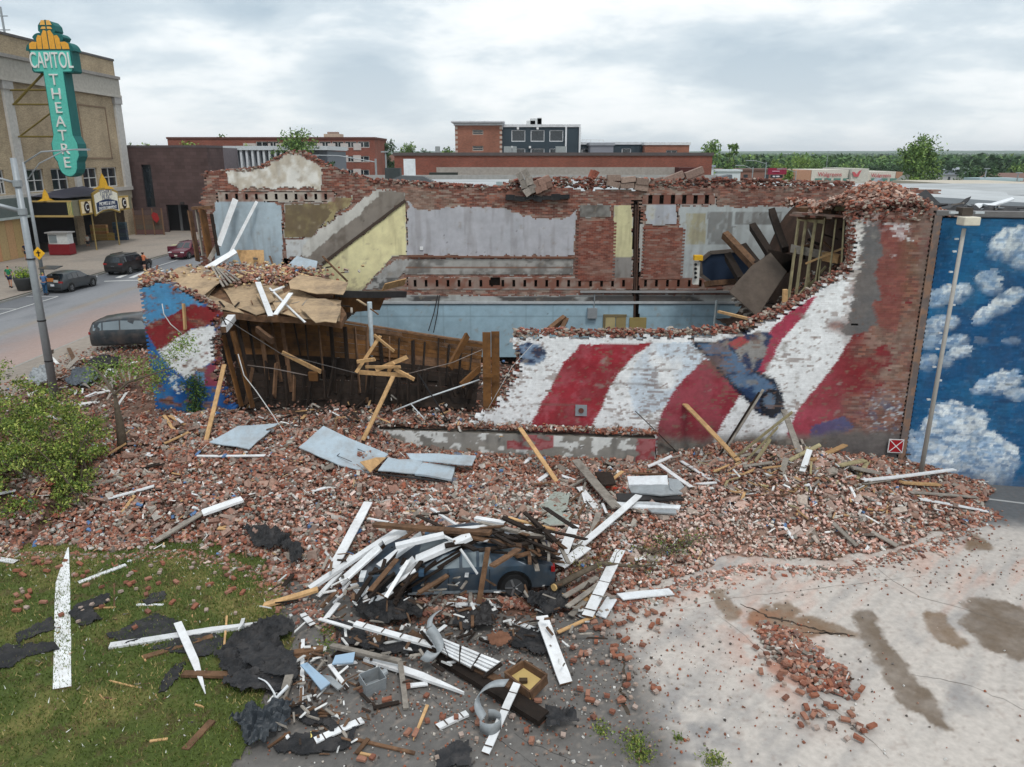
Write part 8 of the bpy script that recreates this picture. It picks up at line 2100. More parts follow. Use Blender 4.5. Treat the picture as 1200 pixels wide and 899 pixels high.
# things under the marquee
tk = thing('ticket_cart','white and red ticket cart standing in the dark theatre entrance','cart',(-49.3,83.2,.13)); q = onY(72,285,82)
mb = MB(); mb.box((q.x,82,.75),(2.2,1.2,1.1),lin(120,28,36)); mb.build('base',M_COL,tk)
mb = MB(); mb.box((q.x,82,1.85),(2.0,1.1,1.1),lin(196,200,200)); mb.build('cabin',M_COL,tk)
mb = MB(); mb.box((q.x - .5,81.42,1.85),(.8,.05,.8),lin(120,140,150)); mb.build('cart_window',M_GLASSL,tk,usecol=False)
mb = MB(); mb.box((q.x,82,2.48),(2.4,1.5,.12),lin(150,150,150)); mb.build('cart_roof',M_COL,tk)
for k,(u_,v_,w_,h_,c_,lb,ct) in enumerate(((118,280,2.0,1.9,lin(176,140,88),'orange wooden board leaning under the theatre marquee','board'),(124,288,2.6,.9,lin(206,164,92),'stack of yellow timber under the theatre marquee','timber stack'),(141,276,1.6,2.2,lin(70,84,92),'dark glass shop window at the right end of the theatre','shop window'),(144,290,.5,.8,lin(150,156,160),'grey bin on the pavement before the theatre','bin'))):
 q = onY(u_,v_,97); z_ = h_ / 2 + .13; mb = MB()
 for j in range(5): mb.box((q.x,97 + k * .1,.13 + h_ * (j + .5) / 5),(w_,.5,h_ / 5 - .03),tuple(cc * random.uniform(.85,1.1) for cc in c_))
 tag(mb.build(['leaning_board','timber_stack','shop_window','litter_bin'][k],M_COL),lb,ct)
# blade sign
SY = 82.0; bs = thing('blade_sign','tall turquoise vertical theatre sign with an orange fan top','sign',(-45.5,SY,8))
def sp2(u,v): q = onY(u,v,SY); return (q.x,q.z)
TQ,DTQ,ORG_ = lin(92,190,176),lin(24,96,94),lin(226,164,62)
xc_t = sp2(61,72)[0]; xc_b = sp2(79,195)[0]; xc = (xc_t + xc_b) / 2
def slabsign(poly,y0,t,col,nm): mb = MB(); mb.prism(poly,(0,y0,0),(1,0,0),(0,0,1),(0,1,0),t,col); return mb.build(nm,M_COL,bs)
zB0,zB1 = sp2(61,85)[1],sp2(61,59.5)[1]; hw = (sp2(86,72)[0] - sp2(37,72)[0]) / 2; zb_ = sp2(80,207)[1]; sw_ = (sp2(79.5,105)[0] - sp2(56,105)[0]) / 2 * 1.02
body = [(xc - hw,zB1),(xc - hw,zB0 + .15),(xc - hw + .15,zB0),(xc - sw_,zB0),(xc - sw_,zb_ + 4.0),(xc - sw_ - .35,zb_ + 3.2),(xc - sw_ - .35,zb_ + 2.0),(xc - sw_,zb_ + 1.4)] + [(xc + sw_ * 1.0 * math.cos(a),zb_ + 1.2 + 1.25 * math.sin(a)) for a in np.linspace(math.pi,2 * math.pi,9)] + [(xc + sw_,zb_ + 1.4),(xc + sw_ + .35,zb_ + 2.0),(xc + sw_ + .35,zb_ + 3.2),(xc + sw_,zb_ + 4.0),(xc + sw_,zB0),(xc + hw - .15,zB0),(xc + hw,zB0 + .15),(xc + hw,zB1)]
slabsign(body,SY + .04,1.5,DTQ,'cabinet')
ins = [(xc + (x - xc) * .93,z if abs(z - zB1) < .01 else z + (.10 if z > zb_ + 4.5 else .08)) for x,z in body]; slabsign(ins,SY,.035,TQ,'face')
top = []; KC = (sp2(52,23)[1] - zB1) / (2.75 + hw * .42 * 1.35)
for cx,cz,r_,a0,a1 in ((-hw * .72,.0,hw * .42,180,75),(-hw * .40,1.15,hw * .40,150,80),(0,2.75,hw * .42,190,-10),(hw * .40,1.15,hw * .40,100,30),(hw * .72,.0,hw * .42,105,0)):
 for k in range(7): a = math.radians(a0 + (a1 - a0) * k / 6); top.append((xc + cx + r_ * math.cos(a),zB1 + KC * (cz + (r_ * 1.35) * math.sin(a))))
topp = [(xc - hw * 1.08,zB1)] + top + [(xc + hw * 1.08,zB1)]
slabsign(topp,SY + .02,1.4,DTQ,'crown_cabinet')
for x0,x1,h_ in [(a_,b_,c_ * KC) for a_,b_,c_ in ((-.95,-.62,1.1),(-.56,-.34,1.9),(-.29,-.03,2.5),(.03,.29,2.5),(.34,.56,1.9),(.62,.95,1.1))]:
 slabsign([(xc + x0 * hw,zB1 + .15),(xc + x1 * hw,zB1 + .15),(xc + x1 * hw * (.98 if x1 > 0 else .9),zB1 + h_ * (.8 if x1 > 0 else 1)),(xc + (x0 + x1) / 2 * hw,zB1 + h_ * 1.05),(xc + x0 * hw * (.9 if x0 > 0 else .98),zB1 + h_ * (1 if x0 > 0 else .8))],SY - .04,.05,ORG_,'orange_glass')
for x0,x1,z0,z1 in [(a_,b_,c_ * KC,d_ * KC) for a_,b_,c_,d_ in ((-.28,-.04,2.75,3.05),(.04,.28,2.75,3.05),(-.28,-.04,3.25,3.85),(.04,.28,3.25,3.85))]:
 slabsign([(xc + x0 * hw,zB1 + z0),(xc + x1 * hw,zB1 + z0),(xc + x1 * hw * (.7 if x1 > .1 else 1),zB1 + z1),(xc + x0 * hw * (.7 if x0 < -.1 else 1),zB1 + z1)],SY - .04,.05,lin(230,176,90),'orange_glass')
RS = (math.pi / 2,0,0)
text('CAPITOL',(xc,SY - .05,(zB0 + zB1) / 2 + .05),RS,2.1,M_TXTW,bs,sx=.50,ext=.06)
zs0,zs1 = sp2(64,94)[1],sp2(79,191)[1]
for k,ch in enumerate('THEATRE'): text(ch,(xc,SY - .06,zs0 + (zs1 - zs0) * k / 6),RS,1.5,M_TXTW,bs,ext=.06)
mb = MB()
for v_ in (105,122,160): z_ = sp2(60,v_)[1]; mb.tube([(TX + .2,SY + .7,z_),(xc - sw_,SY + .7,z_)],.1,6,lin(110,96,44));
mb.tube([(TX + .4,SY + .7,sp2(60,122)[1]),(xc - sw_,SY + .7,zB0 + .3)],.12,6,lin(110,96,44)); mb.tube([(TX + .4,SY + .7,sp2(60,160)[1]),(xc - sw_,SY + .7,sp2(60,130)[1])],.08,6,lin(110,96,44)); mb.build('bracket',M_COL,bs)
# roof mast top left
q = onX(4,30,-60); mb = MB(); mb.tube([(q.x,q.y,20),(q.x,q.y,zt(3,8,q.y))],.12,6);
for z_ in (24.5,26): mb.tube([(q.x - .7,q.y,z_),(q.x + .7,q.y,z_)],.06,5)
tag(mb.build('antenna_mast',M_METAL,usecol=False),'thin antenna mast on the theatre roof at the top left corner','antenna')
# brown building ------------------------------------------------------
bb_ = thing('brown_building','windowless dark brown building with a tall slit window beside the theatre','building',(-47,108,0)); BY = 108.0
xl,xr = -53.5,onY(242,173,BY).x; zt2 = zt(200,173,BY)
def ox(u,v,Y): return onY(u,v,Y).x
facade(bb_,(xl,BY,0),(1,0,0),(0,-1,0),xr - xl,.1,zt2,[(ox(168,215,BY) - xl,ox(179,215,BY) - xl,zt(172,243,BY),zt(172,193,BY)),(ox(196,255,BY) - xl,ox(222,255,BY) - xl,.1,zt(205,240,BY),'open')],MB_BROWN,(1,1,1),depth=.4,frame=lin(36,34,36),mull=(1,1))
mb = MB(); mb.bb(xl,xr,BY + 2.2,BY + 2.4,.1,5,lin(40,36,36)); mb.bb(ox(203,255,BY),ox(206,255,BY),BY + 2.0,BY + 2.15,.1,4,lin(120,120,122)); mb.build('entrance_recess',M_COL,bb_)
mb = MB(); mb.add([(xr,BY,.1),(xr,BY + 6,.1),(xr,BY + 6,zt2),(xr,BY,zt2)],[[0,1,2,3]],(1,1,1)); mb.build('side_wall',MB_BROWN,bb_)
mb = MB(); mb.bb(xl,xr + .05,BY - .05,BY + 6,zt2,zt2 + .3,lin(92,84,86)); mb.build('coping',M_CONC,bb_)
mb = MB(); mb.box((ox(214,238,BY),BY - .15,zt(214,238,BY)),(.5,.25,.3),lin(60,56,56)); mb.build('wall_lamp',M_COL,bb_)
mb = MB(); mb.bb(xr,ox(259,173,BY + 6) ,BY + 6.02,BY + 12,.1,zt2 + .05,lin(116,108,112)); mb.build('grey_annex',M_CONC,bb_)
sc_ = thing('timber_hoarding','brown board hoarding with posts at the foot of the brown building','hoarding',(ox(175,275,104),104,.1))
x0,x1 = ox(158,260,104),ox(191,260,104); zh_ = zt(175,246,104)
for k in range(5): mb = MB(); mb.bb(x0,x1,104,104.06,.2 + k * (zh_ - .2) / 5,.2 + (k + .93) * (zh_ - .2) / 5,tuple(q * random.uniform(.85,1.15) for q in lin(96,76,66))); mb.build('plank',M_COL,sc_)
for k in range(4): x = x0 + (x1 - x0) * k / 3; mb = MB(); mb.bb(x - .07,x + .07,103.85,103.99,.13,zh_ + .2,lin(120,92,70)); mb.build('post',M_COL,sc_)
q = onY(182,255,103.5); mb = MB(); mb.prism([(-.5,.3),(-.2,.7),(.3,.5),(.5,-.2),(.1,-.7),(-.3,-.3)],q,(1,0,0),(0,0,1),(0,1,0),.05,lin(150,40,40)); tag(mb.build('red_cloth',M_COL),'red cloth hanging on the board hoarding','cloth')
# building with white vertical fins -----------------------------------
fn = thing('fin_building','low building with a row of white vertical fins behind the ruined corner','building',(-38,122,0)); FY = 122.0
x0,x1 = ox(259,172,FY),ox(336,172,FY); z1 = zt(300,176,FY)
mb = MB(); mb.bb(x0,x1 + 6,FY + .5,FY + 14,.1,z1 - .1,lin(112,118,128)); mb.build('wall',M_COL,fn)
mb = MB(); mb.bb(x0 - .3,x1 + 6.3,FY - .8,FY + 14,z1,z1 + .6,lin(198,204,208)); mb.build('roof_slab',M_COL,fn)
for k in range(12): x = x0 + .5 + k * (x1 - x0) / 11.5; mb = MB(); mb.bb(x - .16,x + .16,FY - .6,FY + .5,.1,z1,lin(206,210,214)); mb.build('fin',M_COL,fn)
# red brick apartment block -------------------------------------------
def block(name,label,u0,u1,vt,Y,dep,mat,rows,cols_,wv,sill=None,cat='building',band=None,topcol=lin(96,60,52),frame=lin(200,200,196),winw=1.6,zbase=.0,mull=(2,1),skip=None,depth=.2,glass=None):
 root = thing(name,label,cat,(ox((u0 + u1) / 2,vt,Y),Y,0)); x0,x1 = ox(u0,vt,Y),ox(u1,vt,Y); z1 = zt((u0 + u1) / 2,vt,Y); ops = []
 for (va,vb) in rows:
  for uc in cols_:
   xc_ = ox(uc,(va + vb) / 2,Y) - x0; w_ = winw / 2
   if xc_ - w_ > .1 and xc_ + w_ < x1 - x0 - .1: ops.append((xc_ - w_,xc_ + w_,zt(uc,vb,Y),zt(uc,va,Y)))
 facade(root,(x0,Y,0),(1,0,0),(0,-1,0),x1 - x0,zbase,z1,ops,mat,(1,1,1),depth=depth,frame=frame,mull=mull,fw_=.1,glass=glass)
 mb = MB()
 for x,n_ in ((x0,-1),(x1,1)): mb.add([(x,Y,zbase),(x,Y + dep,zbase),(x,Y + dep,z1),(x,Y,z1)],[[0,1,2,3]] if n_ > 0 else [[3,2,1,0]],(1,1,1))
 mb.add([(x0,Y + dep,zbase),(x1,Y + dep,zbase),(x1,Y + dep,z1),(x0,Y + dep,z1)],[[3,2,1,0]],(1,1,1)); mb.build('side_wall',mat,root)
 mb = MB(); mb.bb(x0 - .15,x1 + .15,Y - .15,Y + dep,z1,z1 + .35,topcol); mb.build('roof',M_CONC,root)
 return root,x0,x1,z1
M_PALEP = nmat('pale_band',lin(186,176,172),rough=.9,var=.1,scale=.5)
ra,x0,x1,z1 = block('apartment_block','long red brick apartment block with pale window bands behind the ruined gable',196,439,163,152,14,MB_RED,[(166,173),(183,190),(199,206)],[307,320,339,352,366,381,396,411,426],None,winw=2.2)
for va,vb in ((168,176),(182,190),(198,205)):
 for ua,ub in ((285,317),(323,363),(369,378),(384,393),(399,408),(414,423)):
  xa,xb = ox(ua,va,152),ox(ub,va,152); mb = MB(); w_ = 1.15; cs = [ox(c_,va,152) for c_ in (307,320,339,352,366,381,396,411,426)]
  segs = [xa] + [c_ + s_ * w_ for c_ in cs if xa < c_ < xb for s_ in (-1,1)] + [xb]
  for a,b in zip(segs[::2],segs[1::2]):
   if b > a: mb.bb(a,b,151.9,151.99,zt(0,vb,152),zt(0,va,152),lin(190,182,178))
  if mb.v: mb.build('pale_panel',M_COL,ra)
mb = MB(); q = ox(389,158,156); mb.bb(q - 1.6,q + 1.6,156,159,z1,zt(389,157,156),lin(186,168,150)); mb.bb(q - 1.0,q + 1.0,156.5,158,zt(389,157,156),zt(389,154.5,156),lin(150,130,120)); mb.build('roof_hut',M_CONC,ra)
# dark clad apartment building
ab,x0,x1,z1 = block('brick_wing','orange brick wing of the modern apartment building on the horizon',533,588,147,110,12,MB_RED2,[(152,158),(171,177)],[560],None,winw=1.5,topcol=lin(206,208,210),frame=lin(170,160,150),mull=(1,2))
mb = MB(); mb.bb(x0 - .5,x1 + .4,109.4,122,zt(560,147,110) + .36,zt(560,142,110),lin(208,210,214)); mb.build('cornice',M_CONC,ab)
for k in range(11):
 for x_ in (x0,x1 - .3): mb = MB(); mb.bb(x_,x_ + .35,109.93,109.99,z1 - .5 - k * .62,z1 - .15 - k * .62,lin(186,170,158)); mb.build('quoin',M_CONC,ab)
M_SLATE = nmat('slate_cladding',lin(58,70,78),rough=.7,var=.08,scale=.5,bump=0)
dk_,x0,x1,z1 = block('dark_clad_building','dark slate clad apartment wing with white framed windows on the horizon',588,679,149,110.6,12,M_SLATE,[(152.5,166),(174,185)],[607.5,630,652,671],None,winw=1.9,topcol=lin(206,208,210),frame=lin(222,224,226),mull=(1,1))
mb = MB(); mb.bb(ox(662.5,160,110),ox(664.5,160,110),110.3,110.55,.1,z1,lin(216,218,220)); mb.bb(x1 - .05,x1 + .2,110.3,110.6,.1,z1,lin(216,218,220)); mb.build('downpipe',M_COL,dk_)
for u_,v_ in ((588,149),(607,149),(630,149),(600,171),(621,171)): mb = MB(); q = onY(u_,v_ + 1.5,110.4); mb.box(q,(.3,.2,.3),lin(222,222,222)); mb.build('lamp',M_COL,dk_)
mb = MB()
for u_,w_,h_ in ((622,1.2,.6),(628,1.6,.9),(632,.6,1.0)): q = ox(u_,148,114); mb.box((q,114,z1 + .35 + h_ / 2),(w_,1.2,h_),lin(190,192,192))
mb.build('roof_unit',M_COL,dk_)
M_GREYC = nmat('grey_cladding',lin(132,134,142),rough=.7,var=.08,scale=.5)
block('low_slate_wing','low dark slate wing with white doors right of the dark clad building',679,755,169.5,112,10,M_SLATE,[(174,184)],[687,734,751],None,winw=1.3,topcol=lin(206,210,214),frame=lin(222,224,226),mull=(1,1))
block('grey_clad_box','small grey clad stair box in front of the low slate wing',692,719,170.5,108,5,M_GREYC,[(171.5,184)],[698],None,winw=2.2,topcol=lin(150,154,160),frame=lin(60,62,66))
block('small_brick_wing','low orange brick wing with white cornice at the right of the apartment row',756,808,170,110,10,MB_RED2,[(176,181)],[787],None,winw=1.5,topcol=lin(212,214,216),frame=lin(150,150,150))
root = thing('roof_railing','thin white railing on the low slate wing roof','railing',(ox(690,165,112),112,10)); mb = MB()
for k in range(6): x = ox(682,165,112) + k * .6; mb.tube([(x,112,zt(680,170,112)),(x,112,zt(680,164,112))],.03,5,lin(206,206,206))
mb.tube([(ox(682,165,112),112,zt(680,164,112)),(ox(682,165,112) + 3,112,zt(680,164,112))],.03,5,lin(206,206,206)); mb.build('rails',M_COL,root)
# long brick wall building with roofs in between
lw,x0,x1,z1 = block('long_brick_building','very long low red brick building with a grey painted lower wall',462,835,182.5,92,16,MB_RED,[],[],None,topcol=lin(92,84,84))
mb = MB(); mb.bb(x0 + .01 + 4.8,x1 - 2.4,91.93,91.99,.1,zt(600,196,92),lin(158,150,144)); mb.build('painted_band',M_CONC,lw)
for u_,w_ in ((513,.5),(595,.9),(603,.5),(657,1.2)): mb = MB(); q = ox(u_,181,94); mb.box((q,94,z1 + .7),(w_,.8,.7),lin(150,156,156)); mb.build('roof_vent',M_COL,lw)
mb = MB(); mb.bb(ox(655,200,91.5),ox(680,200,91.5),91.85,91.92,zt(0,208,92),zt(0,205.6,92),lin(196,202,204)); mb.build('wall_vent',M_COL,lw)
mb = MB(); mb.bb(ox(797,200,88),ox(821,200,88),88,91,.1,zt(0,196.5,88),lin(74,34,32)); tag(mb.build('dark_red_container',M_COL),'dark red metal box standing before the long brick building','container')
# neighbour building with the pale flat roof
nb_ = thing('neighbour_building','flat pale grey roof of the next building behind the far party wall','building',(5,45,0))
def roofcol(x,y):
 n = fbm(x * .3,y * .6,201,4); C = np.zeros((len(x),3)); C[:] = lin(168,172,174); C = blend(C,sstep(.45,.65,n) * .5,lin(140,142,142)); return blend(C,sstep(.6,.8,n) * .6,lin(196,200,202))
grid_sheet('roof',-11.5,32,FAR_Y + .62,60,.35,8.45,roofcol,M_ROOFG,maskf=lambda x,y: (x < 15.3) | (y < 50),parent=nb_)
mb = MB(); mb.bb(-11.5,15.5,60.01,60.4,0,8.75,lin(150,148,144)); mb.bb(-11.6,-11.5,FAR_Y + .6,60,0,8.7,lin(120,84,70)); mb.build('parapet',M_CONC,nb_)
# right-hand higher roof edge with metal coping (runs towards the viewer on the right)
hr = thing('neighbour_roof_right','pale metal-edged roof rising behind the black roof at the right','building',(22,33,0))
E0,E1 = onY(905,219,36),onY(1290,243,27)
A0 = Vector((E0.x,E0.y,E0.z)); A1 = Vector((E1.x,E1.y,E1.z)); B0_,B1_ = onY(905,212.5,47),onY(1290,228.5,37)
mb = MB(); mb.add([A0,A1,B1_,B0_],[[0,1,2,3]],lin(176,180,182)); mb.build('roof',M_ROOFG,hr)
dn = Vector((0,0,-.38)); mb = MB(); mb.add([A0 + dn,A1 + dn,A1,A0],[[0,1,2,3]],lin(162,168,172)); mb.build('metal_edge',M_ROOFG,hr)
dn2 = Vector((0,.12,-.38)); mb = MB(); mb.add([A0 + dn2 + Vector((0,0,-4)),A1 + dn2 + Vector((0,0,-4)),A1 + dn2,A0 + dn2],[[0,1,2,3]],lin(64,50,46)); mb.build('wall',M_BRICK,hr)
mb = MB()
for k in range(6): q = A0.lerp(A1,.5 + k * .09); mb.box(q + Vector((0,-.04,-.65)),(1.0,.08,.3),tuple(c_ * random.uniform(.7,1.2) for c_ in lin(96,58,48)))
mb.build('brick_strip',M_BRICK,hr)
# roof fittings on the neighbour roof
def rf(u,v,Y,d,col,label,cat,name,z0=None):
 q = onY(u,v,Y); mb = MB(); mb.box((q.x,Y,q.z),d,col); return tag(mb.build(name,M_COL),label,cat)
rf(480,196,50,(.7,.3,1.0),lin(214,218,220),'white square vent panel standing on the pale roof','vent','square_vent'); rf(461,205,48,(.9,.8,.8),lin(60,66,66),'dark roof ventilator left of the white vent panel','ventilator','roof_ventilator')
q = onY(478,213,46); mb = MB(); mb.prism([(-1.9,0),(1.9,0),(.9,.5),(-.4,.55)],(q.x,46,8.46),(1,0,0),(0,0,1),(0,1,0),1.0,lin(90,92,94)); tag(mb.build('roof_hatch',M_COL),'low dark sloped roof hatch under the white vent panel','roof hatch')
rf(585,219,40,(.3,.3,.5),lin(146,158,158),'small upright vent stub in the middle of the pale roof','vent','vent_stub')
q = onY(833,214,42); mb = MB(); mb.prism([(-1.1,0),(1.2,0),(1.1,.75),(-.2,.5)],(q.x,42,8.4),(1,0,0),(0,0,1),(0,1,0),1.0,lin(96,100,104)); tag(mb.build('roof_skylight',M_COL),'dark sloped skylight right of the long grey slab','skylight')
rf(520,205,85,(3.0,1,.5),lin(50,54,50),'dark low strip on the roof left of the centre','roof strip','dark_strip')
# strip mall and its signs -------------------------------------------
sm = thing('strip_shop','long low cream shop building with red lettering in the middle distance','shop',(ox(980,205,205),205,0)); SYm = 205
for u0_,u1_,vt_,cc,nm in ((932,951,199.5,lin(176,134,110),'brick_end'),(951.5,995,199,lin(206,200,190),'wall'),(996,1016,197.5,lin(196,192,184),'entrance_block'),(1016.5,1050,201,lin(206,200,190),'wall'),(1050.5,1058,201.5,lin(170,128,104),'brick_end')):
 mb = MB(); dY = -1.2 if nm == 'entrance_block' else 0; mb.bb(ox(u0_,vt_,SYm),ox(u1_,vt_,SYm),SYm + dY,SYm + 18,0,zt(0,vt_,SYm),cc); mb.build(nm,M_CONC,sm)
mb = MB()
for k in range(9):
 u_ = 955 + k * 11
 if 992 < u_ < 1018: continue
 mb.bb(ox(u_,209,SYm),ox(u_ + 8,209,SYm),SYm - .15,SYm - .02,zt(0,213,SYm),zt(0,209,SYm),lin(90,130,120))
mb.build('shop_window',M_COL,sm)
text('Walgreens',(ox(972,204.5,SYm),SYm - .3,zt(0,204.6,SYm)),RS,1.5,M_TXTR,sm,sx=.95); text('Walgreens',(ox(1032,205.5,SYm),SYm - .3,zt(0,205.8,SYm)),RS,1.4,M_TXTR,sm,sx=.85)
mb = MB(); q = onY(1004,203,SYm - 1.5); mb.prism([(-1.2,.3),(-.6,.3),(0,-.3),(.6,.5),(1.2,.8),(.5,-.9),(-.6,-.9)],q,(1,0,0),(0,0,1),(0,1,0),.1,lin(190,90,96)); mb.build('emblem',M_COL,sm)
block('white_store','long white flat building far behind the shop',1012,1060,194,420,30,nmat('white_far_wall',lin(214,218,220),rough=.8,var=.05),[],[],None,topcol=lin(220,222,224))
rs = thing('red_sign','dark red sign board with pale lettering left of the long shop','sign',(ox(911,201,150),150,0)); q = onY(911,200.8,150)
mb = MB(); mb.bb(ox(900.5,200,150),ox(922,200,150),150,150.4,zt(0,204.5,150),zt(0,197,150),lin(140,30,60)); mb.build('board',M_COL,rs)
mb = MB(); mb.bb(ox(904,200,150),ox(918,200,150),150,150.3,zt(0,208.5,150),zt(0,205,150),lin(36,34,44)); mb.build('lower_board',M_COL,rs)
mb = MB(); mb.bb(ox(905,200,150),ox(913.5,200,150),149.9,149.98,zt(0,201.3,150),zt(0,200.2,150),lin(206,150,170)); mb.bb(ox(906,200,150),ox(909,200,150),149.9,149.98,zt(0,207.6,150),zt(0,206,150),lin(210,206,214)); mb.bb(ox(910,200,150),ox(914,200,150),149.9,149.98,zt(0,207.6,150),zt(0,206,150),lin(210,206,214)); mb.build('lettering',M_COL,rs)
mb = MB(); mb.tube([(q.x,150.2,0),(q.x,150.2,q.z)],.2,6); mb.build('pole',M_METAL,rs,usecol=False)
# scattered far houses at the right
M_HW = nmat('house_siding',vcol=True,rough=.9,var=.08,scale=.4)
def house(u,v,Y,w_,h_,wallc,roofc,label,dep=9,flat=False):
 q = onY(u,v,Y); root = thing('house',label,'house',(q.x,Y,0)); zt__ = q.z; zw = zt__ - (0 if flat else h_ * .4)
 mb = MB(); mb.bb(q.x - w_ / 2,q.x + w_ / 2,Y,Y + dep,0,zw,wallc); mb.build('wall',M_HW,root)
 mb = MB()
 if flat: mb.bb(q.x - w_ / 2 - .3,q.x + w_ / 2 + .3,Y - .3,Y + dep,zw,zw + .4,roofc)
 else: mb.prism([(-.6,zw),(dep + .6,zw),(dep / 2,zt__)],(q.x - w_ / 2 - .5,Y,0),(0,1,0),(0,0,1),(1,0,0),w_ + 1,roofc)
 mb.build('roof',M_HW,root)
 for k in range(max(1,int(w_ / 5))): mb = MB(); x = q.x - w_ / 2 + (k + .5) * w_ / max(1,int(w_ / 5)); mb.bb(x - .5,x + .5,Y - .06,Y - .01,zw - 2.2,zw - .9,lin(50,56,62)); mb.build('window',M_COL,root)
house(1080,204,150,3,3,lin(214,212,206),lin(190,190,186),'tiny cream hut between the shop and the round bushes',5)
house(1150,214,110,10,3,lin(120,122,126),lin(84,88,94),'low grey roofed house before the round bushes at the right'); house(1188,203,180,11,6,lin(186,130,104),lin(120,96,88),'orange gabled house at the right border'); house(1172,212,120,6,3,lin(150,190,200),lin(170,190,196),'small pale blue kiosk at the right border',4,True)
house(1185,221,70,9,2,lin(190,180,166),lin(186,178,164),'cream flat roof edge at the right border',12,True); house(1120,196,420,22,5,lin(196,196,196),lin(150,156,164),'pale grey house right of the tall tree'); house(1140,199,360,14,4,lin(206,206,206),lin(140,146,154),'white house below the pale grey one right of the tall tree')
house(1105,200,330,12,4,lin(170,170,172),lin(130,136,144),'grey house partly hidden by the tall tree'); house(846,201,170,8,4,lin(206,212,216),lin(206,212,216),'white box building left of the street lamps',5,True); house(862,200,190,20,4,lin(132,96,84),lin(110,84,76),'brown low building beside the street lamps',10,True)
house(938,190,600,30,5,lin(190,186,180),lin(170,170,168),'far pale roof among the trees above the long shop',12,True); house(497,181,200,4,6,lin(170,160,150),lin(140,136,132),'small gabled house left of the apartment row',5); house(468,181,190,8,4,lin(130,84,70),lin(110,80,70),'small brick house left of the apartment row',5)
house(822,196,160,5,3,lin(200,206,212),lin(150,160,172),'small pale building at the right end of the long brick building',5,True)
# ================================================================ TREES
def tree(label,u,vbase,vtop,Y,wpx,n,pal,seed,leaf=.22,name='tree',gaps=.0,trunk_r=.25,tall=0.25,group=None,zb=None):
 r_ = np.random.default_rng(seed); top_ = onY(u,vtop,Y); zb_ = 0 if zb is None else zb; H_ = top_.z - zb_; W_ = wpx * 1.3 * (Y * CP) / F_PX / 2
 root = thing(name,label,'tree',(top_.x,Y,zb_),group=group); cl = []
 nb = 16 if n > 1500 else 9
 for k in range(nb):
  a = r_.uniform(0,6.28); rr = W_ * r_.uniform(.1,.72); zz = zb_ + H_ * r_.uniform(tall + .12,.9); br_ = W_ * r_.uniform(.28,.5) * (1 - .3 * abs(zz - zb_ - H_ * .6) / H_)
  c_ = np.array([top_.x + rr * math.cos(a) * (1.15 - .5 * (zz - zb_) / H_),Y + rr * math.sin(a),min(zz,zb_ + H_ - br_ * .8)])
  for _ in range(9): d = r_.normal(0,1,3); d /= np.linalg.norm(d); cl.append((*(c_ + d * br_ * r_.uniform(.5,1.0)),r_.random()))
 cl = np.array(cl); k = r_.integers(0,len(cl),n); P_ = cl[k,:3] + r_.normal(0,W_ * .10,(n,3))
 leaves_at(P_,leaf,pal,root,'crown',seed,grp=cl[k,3])
 mb = MB(); b = Vector((top_.x,Y,zb_)); t_ = Vector((top_.x,Y,zb_ + H_ * .62)); mb.tube([b,b.lerp(t_,.5) + Vector((.1,0,0)),t_],[trunk_r,trunk_r * .75,trunk_r * .35],7)
 for i in range(0,len(cl),max(1,len(cl) // 9)): e_ = Vector(cl[i,:3]); s_ = b.lerp(t_,r_.uniform(.45,.95)); mb.tube([s_,s_.lerp(e_,.5) + Vector((0,0,.2)),e_],[trunk_r * .35,trunk_r * .2,trunk_r * .07],5)
 mb.build('trunk',M_BARK,root,usecol=False); return root
GA = [lin(92,118,62),lin(74,100,54),lin(108,134,70),lin(122,146,76)]; GD = [lin(60,86,54),lin(74,100,60),lin(52,76,50)]; GL = [lin(112,136,60),lin(96,122,54),lin(130,150,72)]
